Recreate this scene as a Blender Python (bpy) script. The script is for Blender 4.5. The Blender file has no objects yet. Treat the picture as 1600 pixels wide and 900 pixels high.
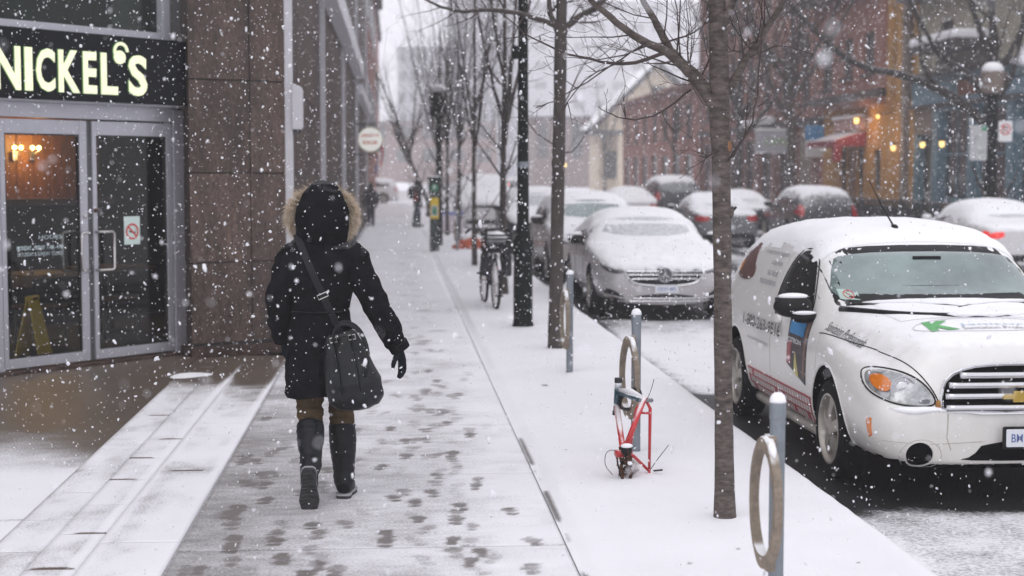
import bpy, bmesh, math, random
import numpy as np
from mathutils import Vector, Matrix, noise as mnoise
from mathutils.bvhtree import BVHTree
from mathutils.geometry import delaunay_2d_cdt
R = math.radians
scene = bpy.context.scene
COL = scene.collection

# ------------------------------------------------------------------ camera, sky, sun, exposure
cam_d = bpy.data.cameras.new('camera')
cam = bpy.data.objects.new('camera', cam_d); COL.objects.link(cam)
cam.location = (0, 0, 1.8)
cam.rotation_euler = (R(90 - 4.2006), 0, R(-4.2588))
cam_d.sensor_width = 36; cam_d.lens = 55.0
cam_d.clip_start = 0.05; cam_d.clip_end = 3000
cam_d.dof.use_dof = True; cam_d.dof.focus_distance = 8.6; cam_d.dof.aperture_fstop = 2.2
scene.camera = cam
world = bpy.data.worlds.new('World'); scene.world = world; world.use_nodes = True
wn = world.node_tree; wn.nodes.clear()
wo = wn.nodes.new('ShaderNodeOutputWorld'); wb = wn.nodes.new('ShaderNodeBackground')
sk = wn.nodes.new('ShaderNodeTexSky'); sk.sky_type = 'NISHITA'; sk.sun_disc = False
SUN_EL, SUN_AZ = 62.0, 200.0
sk.sun_elevation = R(SUN_EL); sk.sun_rotation = R(SUN_AZ)
sk.air_density = 1.0; sk.dust_density = 6.0; sk.ozone_density = 1.0
hs = wn.nodes.new('ShaderNodeHueSaturation'); hs.inputs['Saturation'].default_value = 0.14
# the cloud deck: an even pale layer through which only a little of the clear sky's gradient shows
cl = wn.nodes.new('ShaderNodeMix'); cl.data_type = 'RGBA'; cl.inputs[0].default_value = .82; cl.inputs[7].default_value = (7.9, 7.85, 8.45, 1)
wn.links.new(sk.outputs[0], hs.inputs['Color']); wn.links.new(hs.outputs[0], cl.inputs[6]); wn.links.new(cl.outputs[2], wb.inputs['Color'])
wn.links.new(wb.outputs[0], wo.inputs[0]); wb.inputs['Strength'].default_value = 0.15
sun_d = bpy.data.lights.new('sun', 'SUN'); sun = bpy.data.objects.new('sun', sun_d); COL.objects.link(sun)
sun_d.energy = 0.25; sun_d.angle = R(40); sun_d.color = (1.0, 0.985, 0.97)
_az = R(SUN_AZ)
_sd = Vector((math.sin(_az) * math.cos(R(SUN_EL)), math.cos(_az) * math.cos(R(SUN_EL)), math.sin(R(SUN_EL))))
sun.rotation_euler = _sd.to_track_quat('Z', 'Y').to_euler()
scene.view_settings.view_transform = 'Standard'; scene.view_settings.look = 'None'
scene.view_settings.gamma = 1; scene.view_settings.use_curve_mapping = False
scene.view_settings.exposure = 0.12
cy = scene.cycles
cy.use_denoising = True; cy.max_bounces = 8; cy.diffuse_bounces = 3; cy.glossy_bounces = 3
cy.transmission_bounces = 4; cy.transparent_max_bounces = 12; cy.volume_bounces = 3
cy.sample_clamp_indirect = 4.0; cy.use_adaptive_sampling = True; cy.adaptive_threshold = 0.02

# ------------------------------------------------------------------ helpers
def tag(o, label=None, cat=None, group=None, kind=None):
    if label: o['label'] = label
    if cat: o['category'] = cat
    if group: o['group'] = group
    if kind: o['kind'] = kind
    return o
def thing(name, label, cat, loc=(0, 0, 0), rz=0.0, group=None):
    o = bpy.data.objects.new(name, None); COL.objects.link(o)
    o.location = loc; o.rotation_euler = (0, 0, rz); o.empty_display_size = .2
    return tag(o, label, cat, group)
def link_mesh(name, me, parent=None):
    o = bpy.data.objects.new(name, me); COL.objects.link(o)
    if parent is not None: o.parent = parent
    return o
def copy_tree(o, parent=None):
    c = o.copy(); COL.objects.link(c)
    if parent is not None: c.parent = parent
    for ch in list(o.children): copy_tree(ch, c)
    return c
def frame_of(d):
    d = Vector(d).normalized()
    a = Vector((0, 0, 1)) if abs(d.z) < .9 else Vector((1, 0, 0))
    u = d.cross(a).normalized(); v = u.cross(d).normalized()
    return u, v
class MB:
    def __init__(s): s.v = []; s.f = []; s.m = []; s.T = Matrix.Identity(4); s.mi = 0
    def add(s, vs, fs):
        b = len(s.v)
        s.v += [tuple(s.T @ Vector(v)) for v in vs]
        s.f += [tuple(b + i for i in f) for f in fs]; s.m += [s.mi] * len(fs); return s
    def box(s, x0, x1, y0, y1, z0, z1):
        return s.add([(x0,y0,z0),(x1,y0,z0),(x1,y1,z0),(x0,y1,z0),(x0,y0,z1),(x1,y0,z1),(x1,y1,z1),(x0,y1,z1)],
            [(0,3,2,1),(4,5,6,7),(0,1,5,4),(1,2,6,5),(2,3,7,6),(3,0,4,7)])
    def tube(s, pts, rad, n=8, caps=True, closed=False, flat=1.0):
        pts = [Vector(p) for p in pts]; N = len(pts)
        if not hasattr(rad, '__len__'): rad = [rad] * N
        vs = []; u = None
        for i, p in enumerate(pts):
            if closed: d = pts[(i+1) % N] - pts[i-1]
            else: d = pts[min(i+1, N-1)] - pts[max(i-1, 0)]
            if d.length < 1e-9: d = Vector((0,0,1))
            d.normalize()
            if u is None: u, w = frame_of(d)
            else:
                u = (u - d * u.dot(d))
                if u.length < 1e-6: u, w = frame_of(d)
                u.normalize()
            w = d.cross(u)
            for k in range(n):
                a = 2*math.pi*k/n
                vs.append(p + (u*math.cos(a) + w*math.sin(a)*flat) * rad[i])
        fs = []
        for i in range(N if closed else N-1):
            j = (i+1) % N
            for k in range(n):
                k2 = (k+1) % n
                fs.append((i*n+k, i*n+k2, j*n+k2, j*n+k))
        if caps and not closed:
            fs.append(tuple(range(n-1, -1, -1))); fs.append(tuple((N-1)*n + k for k in range(n)))
        return s.add(vs, fs)
    def lathe(s, prof, n=24, axis='z', c=(0,0,0), closed=False, caps=True):
        vs = []; N = len(prof)
        for r, z in prof:
            for k in range(n):
                a = 2*math.pi*k/n; x, y = r*math.cos(a), r*math.sin(a)
                p = (x,y,z) if axis == 'z' else ((z,x,y) if axis == 'x' else (x,z,-y))
                vs.append((p[0]+c[0], p[1]+c[1], p[2]+c[2]))
        fs = []
        for i in range(N if closed else N-1):
            j = (i+1) % N
            for k in range(n):
                k2 = (k+1) % n; fs.append((i*n+k, i*n+k2, j*n+k2, j*n+k))
        if not closed and caps:
            if prof[0][0] > 1e-6: fs.append(tuple(range(n-1,-1,-1)))
            if prof[-1][0] > 1e-6: fs.append(tuple((N-1)*n+k for k in range(n)))
        return s.add(vs, fs)
    def prism(s, poly, d0, d1, plane='xz'):
        # poly of 2D points, extruded along the third axis from d0 to d1
        def P(p, d):
            return (p[0], d, p[1]) if plane == 'xz' else ((p[0], p[1], d) if plane == 'xy' else (d, p[0], p[1]))
        n = len(poly)
        vs = [P(p, d0) for p in poly] + [P(p, d1) for p in poly]
        fs = [tuple(range(n)), tuple(range(2*n-1, n-1, -1))]
        for i in range(n):
            j = (i+1) % n; fs.append((i, n+i, n+j, j))
        return s.add(vs, fs)
    def ball(s, c, r, seg=10, rings=7):
        if not hasattr(r, '__len__'): r = (r, r, r)
        vs = [(c[0], c[1], c[2]-r[2])]
        for i in range(1, rings):
            t = math.pi*i/rings
            for k in range(seg):
                a = 2*math.pi*k/seg
                vs.append((c[0]+r[0]*math.sin(t)*math.cos(a), c[1]+r[1]*math.sin(t)*math.sin(a), c[2]-r[2]*math.cos(t)))
        vs.append((c[0], c[1], c[2]+r[2])); fs = []
        for k in range(seg): fs.append((0, 1+(k+1) % seg, 1+k))
        for i in range(rings-2):
            for k in range(seg):
                a = 1+i*seg; fs.append((a+k, a+(k+1) % seg, a+seg+(k+1) % seg, a+seg+k))
        a = 1+(rings-2)*seg; t = len(vs)-1
        for k in range(seg): fs.append((a+k, a+(k+1) % seg, t))
        return s.add(vs, fs)
    def mesh(s, name, mats, smooth=False, bevel=0, fixn=True, seg=2):
        me = bpy.data.meshes.new(name)
        me.from_pydata(s.v, [], s.f)
        if not isinstance(mats, (list, tuple)): mats = [mats]
        for m in mats: me.materials.append(m)
        if len(mats) > 1: me.polygons.foreach_set('material_index', s.m)
        if fixn or bevel:
            bm = bmesh.new(); bm.from_mesh(me)
            if fixn: bmesh.ops.recalc_face_normals(bm, faces=bm.faces)
            if bevel:
                es = [e for e in bm.edges if len(e.link_faces) == 2 and e.calc_face_angle(0) > .5]
                bmesh.ops.bevel(bm, geom=es, offset=bevel, segments=seg, affect='EDGES', profile=.6, clamp_overlap=True)
            bm.to_mesh(me); bm.free()
        if smooth:
            me.polygons.foreach_set('use_smooth', [True]*len(me.polygons))
            if smooth is not True: me.set_sharp_from_angle(angle=R(smooth))
        me.update(); return me
    def build(s, name, mats, parent=None, smooth=False, bevel=0, fixn=True, seg=2):
        return link_mesh(name, s.mesh(name, mats, smooth, bevel, fixn, seg), parent)
def eval_mesh(o):
    dg = bpy.context.evaluated_depsgraph_get(); dg.update()
    return bpy.data.meshes.new_from_object(o.evaluated_get(dg), preserve_all_data_layers=True, depsgraph=dg)
def bake(o):
    me = eval_mesh(o); o.modifiers.clear(); o.data = me; return o
def chaikin(p, it=2, closed=True):
    for _ in range(it):
        q = []
        n = len(p)
        if not closed: q.append(p[0])
        for i in range(n if closed else n-1):
            a, b = p[i], p[(i+1) % n]
            q.append(tuple(.75*a[k]+.25*b[k] for k in range(len(a)))); q.append(tuple(.25*a[k]+.75*b[k] for k in range(len(a))))
        if not closed: q.append(p[-1])
        p = q
    return p
def rrect(x0, x1, z0, z1, r=.02, n=4):
    out = []
    for cx, cz, a0 in ((x1-r, z0+r, -90), (x1-r, z1-r, 0), (x0+r, z1-r, 90), (x0+r, z0+r, 180)):
        for k in range(n+1):
            a = R(a0 + 90*k/n); out.append((cx+r*math.cos(a), cz+r*math.sin(a)))
    return out
def circle(cx, cz, rx, rz=None, n=24):
    rz = rz or rx
    return [(cx+rx*math.cos(2*math.pi*k/n), cz+rz*math.sin(2*math.pi*k/n)) for k in range(n)]
# text as 2-D outlines -> mesh (x right, y up)
_tc = {}
def text_mesh2d(txt, bold=0.0, extr=0.0, res=3):
    key = (txt, bold, extr)
    if key in _tc: return _tc[key]
    cu = bpy.data.curves.new('lettering', 'FONT'); cu.body = txt; cu.offset = bold; cu.extrude = extr; cu.resolution_u = res
    o = bpy.data.objects.new('lettering', cu); COL.objects.link(o)
    me = eval_mesh(o); COL.objects.unlink(o); bpy.data.objects.remove(o)
    vs = [tuple(v.co) for v in me.vertices]; fs = [tuple(p.vertices) for p in me.polygons]
    bpy.data.meshes.remove(me)
    xs = [v[0] for v in vs]; ys = [v[1] for v in vs]
    _tc[key] = (vs, fs, (min(xs), max(xs), min(ys), max(ys))); return _tc[key]
def fit_text(txt, x0, x1, y0, y1, bold=0.0, extr=0.0, keep=False):
    vs, fs, b = text_mesh2d(txt, bold, extr)
    sx = (x1-x0)/(b[1]-b[0]); sy = (y1-y0)/(b[3]-b[2])
    if keep: sx = sy
    return [((v[0]-b[0])*sx+x0, (v[1]-b[2])*sy+y0, v[2]) for v in vs], fs
# vectorised value noise
def _h(ix, iy, seed):
    n = (ix.astype(np.int64)*374761393 + iy.astype(np.int64)*668265263 + seed*1274126177) & 0x7fffffff
    n = ((n ^ (n >> 13)) * 1274126177) & 0x7fffffff
    return ((n ^ (n >> 16)) & 0xffff) / 65535.0
def vnoise(x, y, seed=0):
    ix = np.floor(x); iy = np.floor(y); fx = x-ix; fy = y-iy
    fx = fx*fx*(3-2*fx); fy = fy*fy*(3-2*fy)
    a = _h(ix, iy, seed); b = _h(ix+1, iy, seed); c = _h(ix, iy+1, seed); d = _h(ix+1, iy+1, seed)
    return (a*(1-fx)+b*fx)*(1-fy) + (c*(1-fx)+d*fx)*fy
def fbm(x, y, seed=0, o=4):
    t = 0; a = .5; n = 0
    for k in range(o): t = t + a*vnoise(x*2**k, y*2**k, seed+k*17); n += a; a *= .5
    return t/n
def sstep(a, b, x):
    t = np.clip((x-a)/(b-a), 0, 1); return t*t*(3-2*t)

# ------------------------------------------------------------------ materials
def nodes_of(name):
    m = bpy.data.materials.new(name); m.use_nodes = True
    nt = m.node_tree; b = nt.nodes['Principled BSDF']; return m, nt, b
def mat(name, col, rough=.6, metal=0.0, var=.12, scale=8.0, bump=0.0, bscale=60.0, spec=.5, coat=0.0, emit=None, estr=0.0, stretch=None, snow=0.0, sn0=.55, sn1=.9, col2=None):
    """Principled surface whose colour wanders by noise; snow > 0 lets snow lie on faces that look up."""
    m, nt, b = nodes_of(name); N = nt.nodes; L = nt.links
    tc = N.new('ShaderNodeTexCoord'); vec = tc.outputs['Object']
    if stretch:
        mp = N.new('ShaderNodeMapping'); mp.inputs['Scale'].default_value = stretch; L.new(vec, mp.inputs[0]); vec = mp.outputs[0]
    no = N.new('ShaderNodeTexNoise'); no.inputs['Scale'].default_value = scale; no.inputs['Detail'].default_value = 6
    no.inputs['Roughness'].default_value = .65; L.new(vec, no.inputs['Vector'])
    mx = N.new('ShaderNodeMix'); mx.data_type = 'RGBA'
    c = Vector(col[:3])
    if col2 is None: lo = [max(0, x*(1-var)) for x in c]; hi = [min(1, x*(1+var)) for x in c]
    else: lo, hi = list(c), list(col2)
    mx.inputs[6].default_value = (*lo, 1); mx.inputs[7].default_value = (*hi, 1)
    rmp = N.new('ShaderNodeMapRange'); rmp.inputs[1].default_value = .3; rmp.inputs[2].default_value = .7
    L.new(no.outputs[0], rmp.inputs[0]); L.new(rmp.outputs[0], mx.inputs[0]); out = mx.outputs[2]
    b.inputs['Roughness'].default_value = rough; b.inputs['Metallic'].default_value = metal
    b.inputs['Specular IOR Level'].default_value = spec
    if coat: b.inputs['Coat Weight'].default_value = coat; b.inputs['Coat Roughness'].default_value = .06
    if snow > 0:
        ge = N.new('ShaderNodeNewGeometry'); sx = N.new('ShaderNodeSeparateXYZ'); L.new(ge.outputs['Normal'], sx.inputs[0])
        n2 = N.new('ShaderNodeTexNoise'); n2.inputs['Scale'].default_value = 14; n2.inputs['Detail'].default_value = 5; L.new(tc.outputs['Object'], n2.inputs['Vector'])
        ad = N.new('ShaderNodeMath'); ad.operation = 'MULTIPLY_ADD'; ad.inputs[1].default_value = .7; L.new(n2.outputs[0], ad.inputs[0]); L.new(sx.outputs[2], ad.inputs[2])
        mr = N.new('ShaderNodeMapRange'); mr.interpolation_type = 'SMOOTHSTEP'
        mr.inputs[1].default_value = sn0+.35; mr.inputs[2].default_value = sn1+.35; mr.inputs[4].default_value = snow
        L.new(ad.outputs[0], mr.inputs[0])
        m2 = N.new('ShaderNodeMix'); m2.data_type = 'RGBA'; m2.inputs[7].default_value = (.86, .86, .88, 1)
        L.new(out, m2.inputs[6]); L.new(mr.outputs[0], m2.inputs[0]); out = m2.outputs[2]
        m3 = N.new('ShaderNodeMix'); m3.data_type = 'FLOAT'; m3.inputs[2].default_value = rough; m3.inputs[3].default_value = .9
        L.new(mr.outputs[0], m3.inputs[0]); L.new(m3.outputs[0], b.inputs['Roughness'])
        if metal:
            m4 = N.new('ShaderNodeMix'); m4.data_type = 'FLOAT'; m4.inputs[2].default_value = metal; m4.inputs[3].default_value = 0
            L.new(mr.outputs[0], m4.inputs[0]); L.new(m4.outputs[0], b.inputs['Metallic'])
    L.new(out, b.inputs['Base Color'])
    if bump:
        nb = N.new('ShaderNodeTexNoise'); nb.inputs['Scale'].default_value = bscale; nb.inputs['Detail'].default_value = 5; L.new(vec, nb.inputs['Vector'])
        bp = N.new('ShaderNodeBump'); bp.inputs['Strength'].default_value = bump; bp.inputs['Distance'].default_value = .01
        L.new(nb.outputs[0], bp.inputs['Height']); L.new(bp.outputs[0], b.inputs['Normal'])
    if emit: b.inputs['Emission Color'].default_value = (*emit, 1); b.inputs['Emission Strength'].default_value = estr
    return m
def grimy(m, z0, z1, col, k=.8):
    # road salt and mud splashed up from below, thinning out with height
    nt = m.node_tree; N = nt.nodes; L = nt.links; b = nt.nodes['Principled BSDF']; src = b.inputs['Base Color'].links[0].from_socket
    tc = N.new('ShaderNodeTexCoord'); sx = N.new('ShaderNodeSeparateXYZ'); L.new(tc.outputs['Object'], sx.inputs[0])
    n = N.new('ShaderNodeTexNoise'); n.inputs['Scale'].default_value = 5; n.inputs['Detail'].default_value = 8; n.inputs['Roughness'].default_value = .7; L.new(tc.outputs['Object'], n.inputs['Vector'])
    a = N.new('ShaderNodeMath'); a.operation = 'MULTIPLY_ADD'; a.inputs[1].default_value = (z1-z0)*1.1; L.new(n.outputs[0], a.inputs[0]); L.new(sx.outputs[2], a.inputs[2])
    r = N.new('ShaderNodeMapRange'); r.interpolation_type = 'SMOOTHSTEP'; r.inputs[1].default_value = z0+(z1-z0)*.55; r.inputs[2].default_value = z1+(z1-z0)*.55; r.inputs[3].default_value = k; r.inputs[4].default_value = 0; L.new(a.outputs[0], r.inputs[0])
    x = N.new('ShaderNodeMix'); x.data_type = 'RGBA'; x.inputs[7].default_value = (*col, 1); L.new(r.outputs[0], x.inputs[0]); L.new(src, x.inputs[6]); L.new(x.outputs[2], b.inputs['Base Color'])
def glass_mat(name, tint=(.9,.93,.92), refl=1.0):
    m = bpy.data.materials.new(name); m.use_nodes = True; nt = m.node_tree; nt.nodes.clear(); N = nt.nodes; L = nt.links
    o = N.new('ShaderNodeOutputMaterial'); t = N.new('ShaderNodeBsdfTransparent'); t.inputs[0].default_value = (*tint, 1)
    g = N.new('ShaderNodeBsdfGlossy'); g.inputs['Roughness'].default_value = .015; g.inputs['Color'].default_value = (refl, refl, refl, 1)
    f = N.new('ShaderNodeFresnel'); f.inputs['IOR'].default_value = 1.28
    nz = N.new('ShaderNodeTexNoise'); nz.inputs['Scale'].default_value = 1.5; bp = N.new('ShaderNodeBump'); bp.inputs['Strength'].default_value = .02
    L.new(nz.outputs[0], bp.inputs['Height']); L.new(bp.outputs[0], g.inputs['Normal'])
    mx = N.new('ShaderNodeMixShader'); L.new(f.outputs[0], mx.inputs[0]); L.new(t.outputs[0], mx.inputs[1]); L.new(g.outputs[0], mx.inputs[2]); L.new(mx.outputs[0], o.inputs[0])
    return m
def snowy_mat(name, wet, dry, rough_wet=.35, streak=(1.0, 3.0, 1.0), k=.85, fine=38.0, soft=.34, spec=.5):
    """Ground whose vertex attribute 'snow' says how much of it the snow covers."""
    m, nt, b = nodes_of(name); N = nt.nodes; L = nt.links
    tc = N.new('ShaderNodeTexCoord')
    ge = N.new('ShaderNodeNewGeometry')
    b.inputs['Specular IOR Level'].default_value = spec
    at = N.new('ShaderNodeAttribute'); at.attribute_name = 'snow'
    mp = N.new('ShaderNodeMapping'); mp.inputs['Scale'].default_value = streak; L.new(ge.outputs['Position'], mp.inputs[0])
    n1 = N.new('ShaderNodeTexNoise'); n1.inputs['Scale'].default_value = fine; n1.inputs['Detail'].default_value = 8; n1.inputs['Roughness'].default_value = .75; L.new(mp.outputs[0], n1.inputs['Vector'])
    ma = N.new('ShaderNodeMath'); ma.operation = 'MULTIPLY_ADD'; ma.inputs[1].default_value = k; L.new(n1.outputs[0], ma.inputs[0]); L.new(at.outputs['Fac'], ma.inputs[2])
    mr = N.new('ShaderNodeMapRange'); mr.interpolation_type = 'SMOOTHSTEP'
    mr.inputs[1].default_value = .5 + k*.5 - soft; mr.inputs[2].default_value = .5 + k*.5 + soft; L.new(ma.outputs[0], mr.inputs[0])
    n2 = N.new('ShaderNodeTexNoise'); n2.inputs['Scale'].default_value = 3.0; n2.inputs['Detail'].default_value = 7; L.new(ge.outputs['Position'], n2.inputs['Vector'])
    cm = N.new('ShaderNodeMix'); cm.data_type = 'RGBA'; cm.inputs[6].default_value = (*wet, 1); cm.inputs[7].default_value = (*dry, 1); L.new(n2.outputs[0], cm.inputs[0])
    n3 = N.new('ShaderNodeTexNoise'); n3.inputs['Scale'].default_value = 1.2; n3.inputs['Detail'].default_value = 5; L.new(ge.outputs['Position'], n3.inputs['Vector'])
    sm = N.new('ShaderNodeMix'); sm.data_type = 'RGBA'; sm.inputs[6].default_value = (.74, .73, .76, 1); sm.inputs[7].default_value = (.86, .855, .88, 1); L.new(n3.outputs[0], sm.inputs[0])
    mx = N.new('ShaderNodeMix'); mx.data_type = 'RGBA'; L.new(mr.outputs[0], mx.inputs[0]); L.new(cm.outputs[2], mx.inputs[6]); L.new(sm.outputs[2], mx.inputs[7])
    L.new(mx.outputs[2], b.inputs['Base Color'])
    rr = N.new('ShaderNodeMix'); rr.data_type = 'FLOAT'; rr.inputs[2].default_value = rough_wet; rr.inputs[3].default_value = .85; L.new(mr.outputs[0], rr.inputs[0]); L.new(rr.outputs[0], b.inputs['Roughness'])
    nb = N.new('ShaderNodeTexNoise'); nb.inputs['Scale'].default_value = 55; nb.inputs['Detail'].default_value = 6; L.new(ge.outputs['Position'], nb.inputs['Vector'])
    hh = N.new('ShaderNodeMath'); hh.operation = 'MULTIPLY_ADD'; hh.inputs[1].default_value = .6; L.new(nb.outputs[0], hh.inputs[0]); L.new(mr.outputs[0], hh.inputs[2])
    bp = N.new('ShaderNodeBump'); bp.inputs['Strength'].default_value = .45; bp.inputs['Distance'].default_value = .012; L.new(hh.outputs[0], bp.inputs['Height']); L.new(bp.outputs[0], b.inputs['Normal'])
    return m
M = {}
M['snow'] = mat('fresh snow', (.84,.84,.87), .9, var=.04, scale=3, bump=.35, bscale=26, spec=.25)
M['snowcap'] = mat('settled snow', (.86,.86,.88), .9, var=.03, scale=6, bump=.4, bscale=60, spec=.25)
M['walk'] = snowy_mat('snowy sidewalk concrete', (.135,.118,.112), (.205,.187,.182), .55, streak=(1,1.4,1), fine=60, k=1.35, soft=.40, spec=.3)
M['court'] = snowy_mat('wet forecourt concrete', (.075,.056,.042), (.13,.10,.078), .38, streak=(1.1,1.5,1), fine=64, k=1.5, soft=.30, spec=.35)
M['road'] = snowy_mat('slushy asphalt', (.009,.009,.010), (.024,.024,.026), .5, streak=(1,1,1), fine=44, k=1.3, soft=.30, spec=.15)
M['verge'] = snowy_mat('snow over paving', (.09,.08,.075), (.15,.135,.13), .5)
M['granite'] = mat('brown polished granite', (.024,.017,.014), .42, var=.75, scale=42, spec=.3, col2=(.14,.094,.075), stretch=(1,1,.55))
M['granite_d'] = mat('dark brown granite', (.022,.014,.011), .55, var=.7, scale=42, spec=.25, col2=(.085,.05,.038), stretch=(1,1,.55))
def mottle(m):
    # slabs cut from different blocks: each a little darker or lighter, with broad cloudy bands down the stone
    nt = m.node_tree; N = nt.nodes; L = nt.links; b = nt.nodes['Principled BSDF']; src = b.inputs['Base Color'].links[0].from_socket
    oi = N.new('ShaderNodeObjectInfo'); g = N.new('ShaderNodeNewGeometry'); mp = N.new('ShaderNodeMapping'); mp.inputs['Scale'].default_value = (5,5,1.1); L.new(g.outputs['Position'], mp.inputs[0])
    n = N.new('ShaderNodeTexNoise'); n.inputs['Scale'].default_value = 1.0; n.inputs['Detail'].default_value = 7; n.inputs['Roughness'].default_value = .7; L.new(mp.outputs[0], n.inputs['Vector'])
    a = N.new('ShaderNodeMapRange'); a.inputs[1].default_value = .3; a.inputs[2].default_value = .72; a.inputs[3].default_value = .42; a.inputs[4].default_value = 1.35; L.new(n.outputs[0], a.inputs[0])
    c = N.new('ShaderNodeMapRange'); c.inputs[3].default_value = .72; c.inputs[4].default_value = 1.2; L.new(oi.outputs['Random'], c.inputs[0])
    q = N.new('ShaderNodeMath'); q.operation = 'MULTIPLY'; L.new(a.outputs[0], q.inputs[0]); L.new(c.outputs[0], q.inputs[1])
    x = N.new('ShaderNodeMix'); x.data_type = 'RGBA'; x.blend_type = 'MULTIPLY'; x.inputs[0].default_value = 1; L.new(src, x.inputs[6]); L.new(q.outputs[0], x.inputs[7]); L.new(x.outputs[2], b.inputs['Base Color'])
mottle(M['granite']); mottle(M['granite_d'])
M['joint'] = mat('joint sealant', (.016,.014,.013), .7)
M['alu'] = mat('grey anodised aluminium', (.42,.42,.46), .42, metal=.35, var=.06, scale=5)
M['alu_d'] = mat('shaded aluminium recess', (.09,.09,.095), .5, metal=.3)
M['steel'] = mat('brushed steel', (.55,.53,.52), .28, metal=.9, var=.08)
M['glass'] = glass_mat('door glass', (.80,.82,.80), .7)
M['glass_up'] = glass_mat('upper window glass', (.55,.62,.58))
M['black'] = mat('black paint', (.012,.012,.013), .45, var=.3)
M['signblack'] = mat('black sign panel', (.005,.006,.008), .5, var=.3, spec=.1)
M['letter'] = mat('lit letter face', (.8,.82,.62), .5, emit=(.90,.92,.50), estr=.42)
M['letter_side'] = mat('green letter return', (.1,.28,.08), .5, emit=(.25,.55,.15), estr=.12)
M['white'] = mat('white paint', (.78,.78,.78), .5, var=.04)
M['palegrey'] = mat('pale grey metal', (.50,.49,.52), .5, var=.07)
M['fascia'] = mat('pale fascia', (.62,.61,.64), .6, var=.06)
M['red'] = mat('red print', (.55,.05,.04), .5, var=.08)
M['wood_in'] = mat('orange brown wall panel', (.24,.095,.022), .5, var=.45, scale=4, stretch=(6,6,1))
M['wood'] = mat('brown wood', (.22,.10,.045), .45, var=.3, scale=6, stretch=(8,1,1))
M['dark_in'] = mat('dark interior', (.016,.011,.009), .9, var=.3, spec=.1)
M['floor_in'] = mat('dull interior floor', (.16,.14,.13), .4, var=.15)
M['yellow'] = mat('yellow plastic', (.62,.42,.03), .4, var=.06)
M['bulb'] = mat('warm bulb', (1,.8,.4), .4, emit=(1,.72,.25), estr=14)
M['bark'] = mat('young tree bark', (.030,.023,.020), .9, var=.45, scale=20, bump=1.0, bscale=30, stretch=(.8,.8,2.4), snow=.4, sn0=.62, sn1=1.0, col2=(.15,.122,.108))
M['bark_d'] = mat('dark wet bark', (.030,.024,.021), .85, var=.4, scale=16, bump=.9, bscale=30, stretch=(1,1,.3), snow=.35, sn0=.6, sn1=1.0, col2=(.075,.06,.053))
M['bark_s'] = mat('snow streaked bark', (.028,.023,.022), .85, var=.4, scale=12, bump=.8, bscale=24, snow=.6, sn0=.72, sn1=1.1, col2=(.05,.042,.038))
M['twig'] = mat('dark twig', (.05,.036,.032), .8, var=.3)
M['galv'] = mat('galvanised post', (.20,.225,.25), .5, metal=.25, var=.12, scale=22, bump=.15)
M['ring'] = mat('weathered cast ring', (.24,.195,.15), .65, metal=.15, var=.3, scale=26, bump=.7, bscale=70, snow=.9, sn0=.5, sn1=.85)
M['lamp_black'] = mat('black cast iron', (.004,.0065,.006), .5, var=.3, scale=30, bump=.25, spec=.12)
M['green_black'] = mat('dark green metal', (.016,.028,.024), .4, var=.2)
M['pgreen'] = mat('green emblem', (.02,.22,.10), .4, var=.1)
M['pyellow'] = mat('yellow label', (.72,.50,.03), .45, var=.05)
M['rubber'] = mat('tyre rubber', (.010,.010,.011), .85, var=.3, bump=.3, bscale=90, spec=.15)
M['rim'] = mat('dirty alloy', (.42,.39,.35), .42, metal=.45, var=.2, scale=12)
M['bike_red'] = mat('red frame paint', (.50,.018,.022), .3, var=.1, coat=.4, snow=.9, sn0=.55, sn1=.9)
M['bike_teal'] = mat('dark teal paint', (.012,.05,.075), .3, var=.1, coat=.4, snow=.95, sn0=.35, sn1=.7)
M['rust'] = mat('rusty chain', (.07,.03,.014), .8, metal=.3, var=.6, scale=50, bump=.8)
M['chrome'] = mat('chrome', (.62,.62,.64), .16, metal=.95, var=.04)
M['blackpl'] = mat('black plastic', (.009,.009,.010), .5, var=.2, spec=.2)
M['carblack'] = mat('underbody black', (.004,.004,.004), .95, spec=0)
M['paint_white'] = mat('white van paint', (.74,.735,.715), .32, var=.04, scale=2.6, coat=.35, snow=.85, sn0=.62, sn1=.98)
grimy(M['paint_white'], .15, .95, (.46,.42,.36), .42)
M['paint_grime'] = mat('grimy white paint', (.46,.43,.39), .55, var=.16, scale=6)
M['paint_silver'] = mat('dirty silver paint', (.52,.50,.51), .38, metal=.25, var=.12, scale=3, coat=.25, snow=.9, sn0=.35, sn1=.75)
grimy(M['paint_silver'], .2, .8, (.30,.275,.27), .45)
M['paint_pearl'] = mat('salt stained pearl paint', (.46,.43,.42), .42, var=.14, scale=3, coat=.2, snow=.9, sn0=.4, sn1=.8)
grimy(M['paint_pearl'], .2, .9, (.24,.21,.20), .8)
M['paint_dark'] = mat('charcoal paint', (.035,.036,.04), .32, metal=.2, var=.15, coat=.4, snow=.95, sn0=.5, sn1=.85)
M['paint_grey'] = mat('grey paint', (.17,.17,.18), .35, metal=.3, var=.1, coat=.3, snow=.95, sn0=.45, sn1=.85)
M['paint_white2'] = mat('plain white paint', (.62,.61,.61), .35, var=.05, coat=.3, snow=.95, sn0=.4, sn1=.8)
M['wglass'] = mat('windscreen glass', (.15,.205,.20), .07, var=.35, scale=2.0, spec=.9, coat=.5)
M['cglass'] = mat('dark car glass', (.014,.017,.018), .05, var=.2, spec=.8, snow=.75, sn0=.45, sn1=.9)
M['cglass_s'] = mat('snow dusted car glass', (.25,.26,.285), .45, var=.16, scale=3, snow=.55, sn0=.62, sn1=1.0)
M['cglass_c'] = mat('clear dark side glass', (.010,.013,.013), .06, var=.2, spec=.45)
M['amber'] = mat('amber lens', (.62,.17,.015), .2, coat=.6, var=.15, scale=40)
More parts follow.
